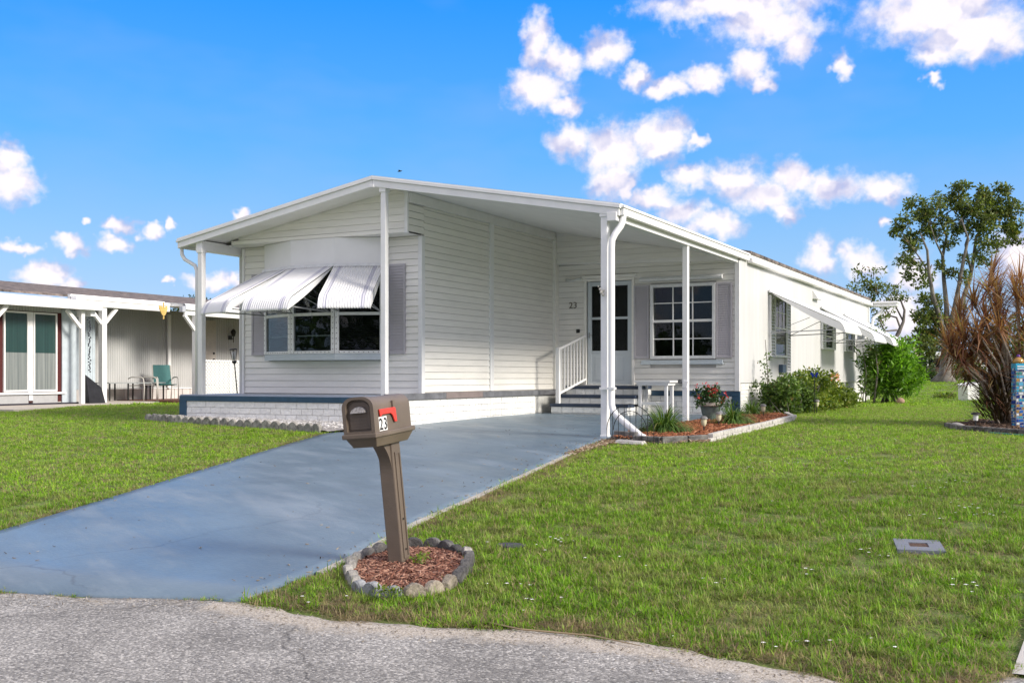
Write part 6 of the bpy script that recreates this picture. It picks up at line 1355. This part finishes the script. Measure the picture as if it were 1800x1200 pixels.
# garden chairs and table on the patio
def chair(x, y, rz, fabric, label, back=True):
    t = thing('patio_chair', label, 'chair', (x, y, .165), rz, 'chairs on the patio next door'); FR = mat('chair_frame', (.52, .50, .46), .4, .1, 10)
    for s in (-1, 1):
        mb = MB(); mb.tube([(s * .27, -.28, 0), (s * .27, -.30, .35), (s * .27, -.27, .56), (s * .27, -.20, .60), (s * .27, .10, .60), (s * .26, .20, .56)], .016, 6); mb.build('armrest', FR, t, smooth=True)
        mb = MB(); mb.tube([(s * .25, .30, 0), (s * .25, .22, .40), (s * .24, .34, .92)], .015, 6); mb.build('back_frame', FR, t, smooth=True)
    mb = MB(); mb.hexa([(-.24, -.26, .40), (.24, -.26, .40), (.24, .22, .37), (-.24, .22, .37), (-.24, -.26, .415), (.24, -.26, .415), (.24, .22, .385), (-.24, .22, .385)]); mb.build('seat', fabric, t)
    mb = MB(); mb.hexa([(-.235, .215, .39), (.235, .215, .39), (.235, .23, .39), (-.235, .23, .39), (-.22, .335, .93), (.22, .335, .93), (.22, .35, .93), (-.22, .35, .93)]); mb.build('backrest', fabric, t); return t
def atg(x, y, X):   # place on the plane X
    a = (x - 900) / FPX; dx, dy = RT[0] * a + FW[0], RT[1] * a + FW[1]; t = (X - CAMP[0]) / dx; return CAMP[1] + t * dy
TEAL = mat('teal_sling', (.02, .13, .13), .6, .12, 20)
chair(-16.1, atg(290, 700, -16.1), R(62), TEAL, 'teal sling patio chair facing right, on the red patio next door')
t = chair(-16.2, atg(248, 700, -16.2), R(100), mat('grey_sling', (.35, .35, .34), .6, .1, 20), 'pale framed patio chair seen edge on beside the teal chair')
for ch in list(t.children):
    if ch.name.startswith('backrest') or ch.name.startswith('back_frame'): bpy.data.objects.remove(ch)
t['label'] = 'low pale framed footrest chair beside the teal chair on the patio'
yt = atg(232, 700, -16.35); t = thing('patio_table', 'long low grey patio table along the ribbed wall next door', 'table', (-16.4, yt, .165))
mb = MB(); mb.box(-.28, .28, -.95, .95, .44, .465); mb.build('tabletop', mat('grey_top', (.30, .32, .32), .4), t)
for sx in (-1, 1):
    for y in (-.9, -.3, .3, .9): mb = MB(); mb.box(sx * .24 - .015, sx * .24 + .015, y - .015, y + .015, 0, .439); mb.build('leg', BLACK, t)
# yellow metal butterfly on the gutter end
y_ = atg(287, 548, -14.85); t = thing('yellow_butterfly', 'yellow metal butterfly ornament fixed to the gutter corner next door', 'ornament', (-14.84, y_, 2.42)); YEL = mat('yellow_ornament', (.58, .40, .12), .6, .3, 14)
for s, (w, h) in ((-1, (.20, .10)), (1, (.10, .15))): mb = MB(); mb.poly([(0, 0, -.12), (.02, s * w * .4, -.10), (.04, s * w, .06), (.03, s * w * .9, .14), (.0, s * .02, .09)]); w_ = mb.build('wing', YEL, t); sm = w_.modifiers.new('s', 'SOLIDIFY'); sm.thickness = .015
mb = MB(); mb.tube([(0, 0, -.2), (0, 0, .22)], .018, 6); mb.build('body', YEL, t)
# lattice screen: crossed white laths
LX = -13.6; y0, y1 = atg(349, 690, LX), atg(430, 690, LX); zb, zt = .14, 1.19; la = thing('lattice_screen', 'white diagonal lattice screen between the two houses', 'fence', (LX, y0, zb))
LW = mat('lattice_white', (.80, .80, .79), .5, .04, 10)
W_ = y1 - y0; Hh = zt - zb
for lay, sgn in ((0, 1), (1, -1)):
    mb = MB(); k = -Hh
    while k < W_:
        p0 = (max(0, k), max(0, -k)); e = min(W_ - p0[0], Hh - p0[1])
        if e > .03:
            a = (p0[0], p0[1]); c = (p0[0] + e, p0[1] + e)
            if sgn < 0: a = (a[0], Hh - a[1]); c = (c[0], Hh - c[1])
            mb.bar((lay * .008, a[0], a[1]), (lay * .008, c[0], c[1]), .007, .044, up=(1, 0, 0)) if False else mb.bar((lay * .008, a[0], a[1]), (lay * .008, c[0], c[1]), .034, .007, up=(1, 0, 0))
        k += .092
    mb.build('lath', LW, la, stuff=True)
for (a0, a1, c0, c1) in ((0, W_, Hh - .04, Hh), (0, W_, 0, .04), (W_ * .66, W_ * .66 + .06, .04, Hh - .04), (0, .04, .04, Hh - .04)): mb = MB(); mb.box(-.012, .022, a0, a1, c0, c1); mb.build('frame', LW, la)
# tiki torch
tx, ty = -6.97, 1.42; ty = atg(417, 690, -7.0); t = thing('garden_torch', 'black garden torch with glass lantern leaning by the porch edge', 'garden torch', (-7.0, ty, .50)); t.rotation_euler = (0, R(-3.5), 0)
t.rotation_euler = (R(3), R(-4), 0)
mb = MB(); mb.tube([(0, 0, 0), (0, 0, .50)], .010, 6); mb.build('pole', BLACK, t)
mb = MB(); mb.lathe([(.022, .50), (.045, .54), (.03, .55)], 8); mb.lathe([(.055, .73), (.065, .74), (.05, .75)], 8)
for k in range(4): a = k * math.pi / 2 + .6; mb.tube([(.028 * math.cos(a), .028 * math.sin(a), .545), (.055 * math.cos(a), .055 * math.sin(a), .735)], .006, 4)
mb.build('lantern_frame', BLACK, t); mb = MB(); mb.lathe([(.016, .56), (.030, .62), (.034, .70)], 10); mb.build('lens', mat('torch_glass', (.60, .60, .58), .2), t, smooth=True)
# tree top behind the neighbour's roof
rg = np.random.default_rng(90); p = px(343, 530, 60); g_ = gz(p[0], p[1]); cl = [(rg.normal(0, .55), rg.normal(0, .5), p[2] - g_ - .3 + rg.normal(0, .15), .35, .35, .28, 60) for k in range(30)]
shrub('tree', (p[0], p[1], g_), cl, .16, LF2, 'round dark treetop just showing over the roof next door', 'tree', 91, [([(0, 0, 0), (0, 0, p[2] - g_ - .3)], [.14, .08])])
# trees across the road and down the street, mirrored in the windows
rg = np.random.default_rng(99); cl = []; ct_ = []; rs2 = []
for k in range(260):
    a = rg.uniform(-2.9, .35); r0 = rg.uniform(46, 62); x, y = 3 + r0 * math.cos(a), -12 + r0 * math.sin(a)
    if y > 4 and x < 0: continue
    h = rg.uniform(.5, 1) * (4.2 + 2.2 * math.sin(a * 7) + 1.5 * math.sin(a * 17)); cl.append((x, y, max(.6, h) + gz(x, y))); rs2.append((2.2, 2.2, 1.6)); ct_.append(75)
V, Q = leaves(cl, rs2, ct_, .75, rg); tag(np_mesh('street_trees', V, Q, LF2, None, stuff=True), 'distant belt of trees across the road, out of view behind the camera', 'trees')
# flying bird
bp_ = px(703, 301, 70); t = thing('flying_bird', 'tiny dark bird flying over the roof ridge', 'bird', bp_, YAW)
mb = MB(); mb.lathe([(.01, -.16), (.035, -.08), (.045, .02), (.03, .10), (.008, .15)], 8); o = mb.build('body', BLACK, t, smooth=True); o.rotation_euler = (0, R(80), 0)
for s in (-1, 1): mb = MB(); mb.poly([(.06, 0, 0), (-.06, 0, 0), (-.10, s * .14, .05), (-.16, s * .32, .0), (.0, s * .16, .06)]); w_ = mb.build('wing', BLACK, t); sm = w_.modifiers.new('s', 'SOLIDIFY'); sm.thickness = .008

# ------------------------------------------------------------ lawn grass: tufts scattered over the ground
def grass_mat(name, c1, c2, dry, dryc=(.26, .21, .09)):
    mt = bpy.data.materials.new(name); mt.use_nodes = True; N = mt.node_tree.nodes; L = mt.node_tree.links; bs = N['Principled BSDF']; out = N['Material Output']; bs.inputs['Roughness'].default_value = .5; bs.inputs['Specular IOR Level'].default_value = .25
    geo = N.new('ShaderNodeNewGeometry'); r = N.new('ShaderNodeValToRGB'); e = r.color_ramp.elements; e[0].color = (*c1, 1); e[1].color = (*c2, 1); L.new(geo.outputs['Random Per Island'], r.inputs[0])
    n = N.new('ShaderNodeTexNoise'); n.inputs['Scale'].default_value = 2.2; n.inputs['Detail'].default_value = 8; n.inputs['Roughness'].default_value = .72; L.new(geo.outputs['Position'], n.inputs['Vector'])
    mr = N.new('ShaderNodeMapRange'); L.new(n.outputs[0], mr.inputs[0]); mr.inputs[1].default_value = .47; mr.inputs[2].default_value = .62
    ad = N.new('ShaderNodeMath'); ad.operation = 'MULTIPLY_ADD'; ad.use_clamp = True; L.new(mr.outputs[0], ad.inputs[0]); ad.inputs[1].default_value = dry; 
    ri = N.new('ShaderNodeMath'); ri.operation = 'GREATER_THAN'; ri.inputs[1].default_value = .90; L.new(geo.outputs['Random Per Island'], ri.inputs[0]); L.new(ri.outputs[0], ad.inputs[2])
    mx = N.new('ShaderNodeMix'); mx.data_type = 'RGBA'; L.new(ad.outputs[0], mx.inputs[0]); L.new(r.outputs[0], mx.inputs[6]); mx.inputs[7].default_value = (*dryc, 1)
    n2 = N.new('ShaderNodeTexNoise'); n2.inputs['Scale'].default_value = .35; n2.inputs['Detail'].default_value = 3; L.new(geo.outputs['Position'], n2.inputs['Vector'])
    m2 = N.new('ShaderNodeMapRange'); n2.inputs['Scale'].default_value = 9; n2.inputs['Detail'].default_value = 6; n2.inputs['Roughness'].default_value = .75; L.new(n2.outputs[0], m2.inputs[0]); m2.inputs[1].default_value = .36; m2.inputs[2].default_value = .64; m2.inputs[3].default_value = .55; m2.inputs[4].default_value = 1.45
    v = N.new('ShaderNodeVectorMath'); v.operation = 'SCALE'; L.new(mx.outputs[2], v.inputs[0]); L.new(m2.outputs[0], v.inputs['Scale']); L.new(v.outputs[0], bs.inputs['Base Color'])
    tr = N.new('ShaderNodeBsdfTranslucent'); L.new(v.outputs[0], tr.inputs[0]); ms = N.new('ShaderNodeMixShader'); ms.inputs[0].default_value = .35; L.new(bs.outputs[0], ms.inputs[1]); L.new(tr.outputs[0], ms.inputs[2]); L.new(ms.outputs[0], out.inputs[0]); return mt
GRASS = grass_mat('grass_blade', (.095, .24, .010), (.32, .52, .030), .46, (.36, .30, .14))
STRAW = grass_mat('straw_blade', (.26, .20, .10), (.46, .38, .21), .2, (.28, .21, .12))
def tuft(n, rad, h, seed, m, w=.0055, lean=.8, name='grass_tuft'):
    rg = np.random.default_rng(seed); bs_, ds_, ls, ws = [], [], [], []
    for k in range(n):
        a = rg.uniform(0, 6.283); r0 = rad * math.sqrt(rg.uniform(0, 1)); bs_.append((r0 * math.cos(a), r0 * math.sin(a), -.004)); b2 = rg.uniform(0, 6.283); l = rg.uniform(.15, lean); ds_.append((math.cos(b2) * l, math.sin(b2) * l, 1)); ls.append(h * rg.uniform(.5, 1.3)); ws.append(w * rg.uniform(.7, 1.3))
    V, Q = blades(bs_, ds_, ls, ws, rg, droop=.8, segs=2)
    me = bpy.data.meshes.new(name); me.from_pydata([tuple(v) for v in V], [], [tuple(int(i) for i in q) for q in Q]); me.materials.append(m); o = bpy.data.objects.new(name, me); return o
def scatter(name, pts, rotz, scl, sources, label, cat):
    """instances of the source tufts on a cloud of points (geometry nodes)"""
    c = bpy.data.collections.new(name + '_sources')
    for s in sources: c.objects.link(s)
    me = bpy.data.meshes.new(name); me.vertices.add(len(pts)); me.vertices.foreach_set('co', np.ascontiguousarray(pts, dtype=np.float32).ravel())
    at = me.attributes.new('rz', 'FLOAT', 'POINT'); at.data.foreach_set('value', np.ascontiguousarray(rotz, dtype=np.float32)); at = me.attributes.new('sc', 'FLOAT', 'POINT'); at.data.foreach_set('value', np.ascontiguousarray(scl, dtype=np.float32))
    o = bpy.data.objects.new(name, me); COL.objects.link(o); o['kind'] = 'stuff'; tag(o, label, cat)
    ng = bpy.data.node_groups.new(name, 'GeometryNodeTree'); ng.interface.new_socket('Geometry', in_out='INPUT', socket_type='NodeSocketGeometry'); ng.interface.new_socket('Geometry', in_out='OUTPUT', socket_type='NodeSocketGeometry')
    N = ng.nodes; L = ng.links; gi = N.new('NodeGroupInput'); go = N.new('NodeGroupOutput')
    ci = N.new('GeometryNodeCollectionInfo'); ci.inputs['Collection'].default_value = c; ci.inputs['Separate Children'].default_value = True; ci.inputs['Reset Children'].default_value = True
    ip = N.new('GeometryNodeInstanceOnPoints'); ip.inputs['Pick Instance'].default_value = True
    def attr(nm):
        a = N.new('GeometryNodeInputNamedAttribute'); a.data_type = 'FLOAT'; a.inputs['Name'].default_value = nm; return a.outputs['Attribute']
    cx = N.new('ShaderNodeCombineXYZ'); L.new(attr('rz'), cx.inputs[2]); L.new(cx.outputs[0], ip.inputs['Rotation']); L.new(attr('sc'), ip.inputs['Scale'])
    L.new(gi.outputs[0], ip.inputs['Points']); L.new(ci.outputs[0], ip.inputs['Instance']); L.new(ip.outputs[0], go.inputs[0])
    md = o.modifiers.new('scatter', 'NODES'); md.node_group = ng; return o
DRIVEPOLY = DL + [(1.38, -8.4)] + list(reversed(DR)) 
DRIVEPOLY = [(-3.36, 0), (-3.66, -1.0), (-3.0, -3.15), (-2.22, -5.66), (-1.72, -7.3), (-1.5, -8.1), (-1.3, -8.9), (1.36, -8.9)] + [(x + .03, y) for x, y in reversed(DR)]
GRAVP = [(x, y + .0) for x, y in EP] + [(-3.3, 0), (-3.3, 3), (-8.6, 3)]
RINGP = [ring_pt(2 * math.pi * k / 40) for k in range(40)]
NPATH = [(-19, .9), (-12.5, .9), (-14.3, 4.9), (-14.8, 6.2), (-14.9, 14), (-22, 14), (-22, 0)]
BED2 = [(x + (.09 if x > 1 else 0), y - (.06 if y < 0 else 0)) for x, y in BED]
def edge_d(x, y):
    """False where nothing green grows"""
    if x > 5.03 + .02 * math.sin(y * 7) and -8.2 < y < -2.4: return False
    ry = road_y(x)
    if y < ry + .03 + .03 * math.sin(x * 11): return False
    if -7.5 < x < .30 and -0.02 < y < 20: return False
    if x < -7.4 and x > -8.6 and y > 0 and y < 20: return True
    if -3.8 < x < 1.5 and in_poly(x, y, DRIVEPOLY): return False
    if in_poly(x, y, BED2) or in_poly(x, y, GRAVP) or in_poly(x, y, pts_) or in_poly(x, y, NPATH): return False
    if 1.2 < x < 2.4 and in_poly(x, y, RINGP): return False
    if (x - MC[0]) ** 2 / .0196 + (y - MC[1]) ** 2 / .034 < 1 or (x - CV[0]) ** 2 + (y - CV[1]) ** 2 < .008: return False
    if .2 <= x < .5 and 5.5 < y < 13: return False
    return True
rg = np.random.default_rng(77)
def cam_pts(n, d0, d1, pwr):
    """random ground places between two distances ahead of the camera, wide enough to spare"""
    out = []
    u = rg.uniform(0, 1, n); d = (d0 ** pwr + (d1 ** pwr - d0 ** pwr) * u) ** (1 / pwr); a = rg.uniform(-.60, .60, n) * d
    X = CAMP[0] + RT[0] * a + FW[0] * d; Y = CAMP[1] + RT[1] * a + FW[1] * d
    return X, Y
def bare(x, y):
    v_ = math.sin(x * 2.9 + math.sin(y * 1.7) * 2) * math.sin(y * 3.7 + math.sin(x * 2.3) * 2) + .6 * math.sin(x * 7.1 + y * 5.3) * math.sin(y * 8.3 - x * 3.1)
    return v_
def grow(n, d0, d1, pwr, thin=True):
    X, Y = cam_pts(n, d0, d1, pwr); keep = []
    for x, y in zip(X, Y):
        if not edge_d(x, y): continue
        if thin and bare(x, y) > .45 and rg.uniform() < .75: continue
        near = y - road_y(x)
        if near < .38 and rg.uniform() < .45 * (1 - near / .38): continue
        keep.append((x, y, gz(x, y)))
    return np.array(keep)
K1 = grow(52000, 3.4, 9.5, 1.25); K2 = grow(46000, 9.5, 24, 1.4, False); K3 = grow(26000, 24, 75, 1.5, False)
T1 = [tuft(30, .06, .038, s, GRASS, .0052, 4.2) for s in range(5)] + [tuft(24, .06, .045, 9, STRAW, .003, 3.8), tuft(22, .035, .065, 8, GRASS, .0055, 2.0)]
GR2G = grass_mat('grass_blade_far', (.15, .33, .014), (.40, .60, .036), .34, (.38, .34, .15))
T2 = [tuft(36, .10, .040, 20 + s, GR2G, .008, 2.8) for s in range(4)] + [tuft(30, .10, .04, 29, STRAW, .005, 3)]; T3 = [tuft(40, .22, .06, 30 + s, GR2G, .018, 2.0) for s in range(3)]
scatter('lawn_grass', K1, rg.uniform(0, 6.28, len(K1)), rg.uniform(.6, 1.25, len(K1)), T1, 'short coarse green grass of the near lawn', 'grass')
scatter('lawn_grass', K2, rg.uniform(0, 6.28, len(K2)), rg.uniform(.7, 1.2, len(K2)), T2, 'mown green grass around the house', 'grass')
scatter('lawn_grass', K3, rg.uniform(0, 6.28, len(K3)), rg.uniform(.7, 1.2, len(K3)), T3, 'far stretch of green lawn behind the house', 'grass')
# straw thatch on the near lawn, heavier along the edges
def edge_pts(n):
    out = []
    for k in range(n):
        t = rg.uniform()
        if t < .22: x = rg.uniform(1.4, 5.0); y = road_y(x) + abs(rg.normal(0, .20)) + .02
        elif t < .45: y = rg.uniform(-7.9, -.3); x = along(DR, y) + abs(rg.normal(0, .10)) + .03
        elif t < .52: y = rg.uniform(-7.9, -1.1); x = along(DL, y) - abs(rg.normal(0, .06)) - .02
        else: X, Y = cam_pts(1, 3.6, 9, 1.2); x, y = X[0], Y[0]
        if edge_d(x, y - .03): out.append((x, y, gz(x, y) + .002))
    return np.array(out)
K4 = edge_pts(9000); T4 = [tuft(16, .08, .055, 50 + s, STRAW, .0030, 7.0, 'straw_tuft') for s in range(3)]
scatter('straw_thatch', K4, rg.uniform(0, 6.28, len(K4)), rg.uniform(.5, 1.2, len(K4)), T4, 'dry straw and runners at the lawn edges', 'dry grass')
# little white flowers in the lawn
def flower_src(seed):
    mb = MB(); r_ = random.Random(seed)
    for k in range(5): a = k * 1.2566; c, s = math.cos(a), math.sin(a); mb.poly([(0, 0, .032), (c * .007 - s * .005, s * .007 + c * .005, .036), (c * .015, s * .015, .034), (c * .007 + s * .005, s * .007 - c * .005, .036)])
    me = mb.mesh('white_flower'); me.materials.append(mat('white_petal', (.80, .80, .78), .6)); return bpy.data.objects.new('white_flower', me)
cl_ = []
for k in range(120):
    X, Y = cam_pts(1, 3.6, 13, 1.4); x0, y0 = X[0], Y[0]
    if x0 < 1.2: continue
    for q in range(rg.integers(1, 7)):
        x, y = x0 + rg.normal(0, .07), y0 + rg.normal(0, .07)
        if edge_d(x, y): cl_.append((x, y, gz(x, y)))
K5 = np.array(cl_); scatter('lawn_flowers', K5, rg.uniform(0, 6.28, len(K5)), rg.uniform(.5, .95, len(K5)), [flower_src(1)], 'tiny white flowers dotted through the lawn', 'flowers')
# tufts on the joint between road and driveway, weeds in the ring
jt = [(rg.uniform(-.35, .1), 0) for k in range(60)] + [(rg.normal(.45, .06), 0) for k in range(14)] + [(rg.normal(1.18, .06), 0) for k in range(26)]
K6 = np.array([(x, road_y(x) + rg.uniform(-.02, .03) + (abs(rg.normal(0, .04)) if x < 0 else 0), gz(x, road_y(x)) + .005) for x, _ in jt]); scatter('joint_weeds', K6, rg.uniform(0, 6.28, len(K6)), rg.uniform(.3, .7, len(K6)), [tuft(18, .03, .045, 60, GRASS, .004, 1.5, 'weed_tuft'), tuft(12, .04, .04, 61, STRAW, .003, 3, 'weed_tuft')], 'weeds in the joint between road and driveway', 'weeds')
for k, (x, y, s, lb) in enumerate(((1.86, -7.30, .07, 'small green weed growing in the mulch right of the mailbox post'), (2.10, -8.02, .06, 'green weed growing at the foot of the front ring stones'))):
    cl = [(rg.normal(0, s * .5), rg.normal(0, s * .6), .035, .035, .035, .025, 22) for q in range(5)]; shrub('ring_weed', (x, y, gz(x, y) + .02), cl, .022, GR1, lb, 'weed', 95 + k)
# grit and leaf scraps on the road edge and the driveway
def grit_pt(rg):
    x = rg.uniform(-1.5, 5.0); return x, road_y(x) - abs(rg.normal(0, .13)) - .01
gm = mulch('road_grit', grit_pt, lambda x, y: gz(x, min(y, -8.2)) + .006, 1300, .012, chip_mat('grit_chips', (.10, .08, .06), (.30, .26, .21), (.50, .46, .40)), seed=31, zspread=.004); tag(gm, 'loose grit and scraps along the edge of the road', 'grit')
def scrap_pt(rg):
    y = rg.uniform(-8.2, 5.2); xl = -3.3 if y > 0 else along(DL, y); xr = .1 if y > 0 else along(DR, y); t = rg.uniform(0, 1) if rg.uniform() < .45 else 1 - abs(rg.normal(0, .07)); return xl + (xr - xl) * min(max(t, .02), .99), y
gm = mulch('driveway_scraps', scrap_pt, lambda x, y: gz(x, y) + .014, 420, .022, chip_mat('scrap_chips', (.06, .045, .03), (.20, .15, .09), (.42, .36, .26)), seed=32, zspread=.004); tag(gm, 'dry leaf scraps scattered on the blue driveway', 'leaf litter')
# fallen twig on the verge
mb = MB(); mb.tube([(2.75, -8.19, gz(2.75, -8.2) + .015), (3.0, -8.24, gz(3, -8.2) + .012), (3.35, -8.22, gz(3.3, -8.2) + .018), (3.6, -8.27, gz(3.6, -8.2) + .012)], [.004, .005, .004, .002], 5); tag(mb.build('fallen_twig', mat('dry_twig', (.30, .23, .14), .9)), 'thin dry twig lying along the edge of the road', 'twig')
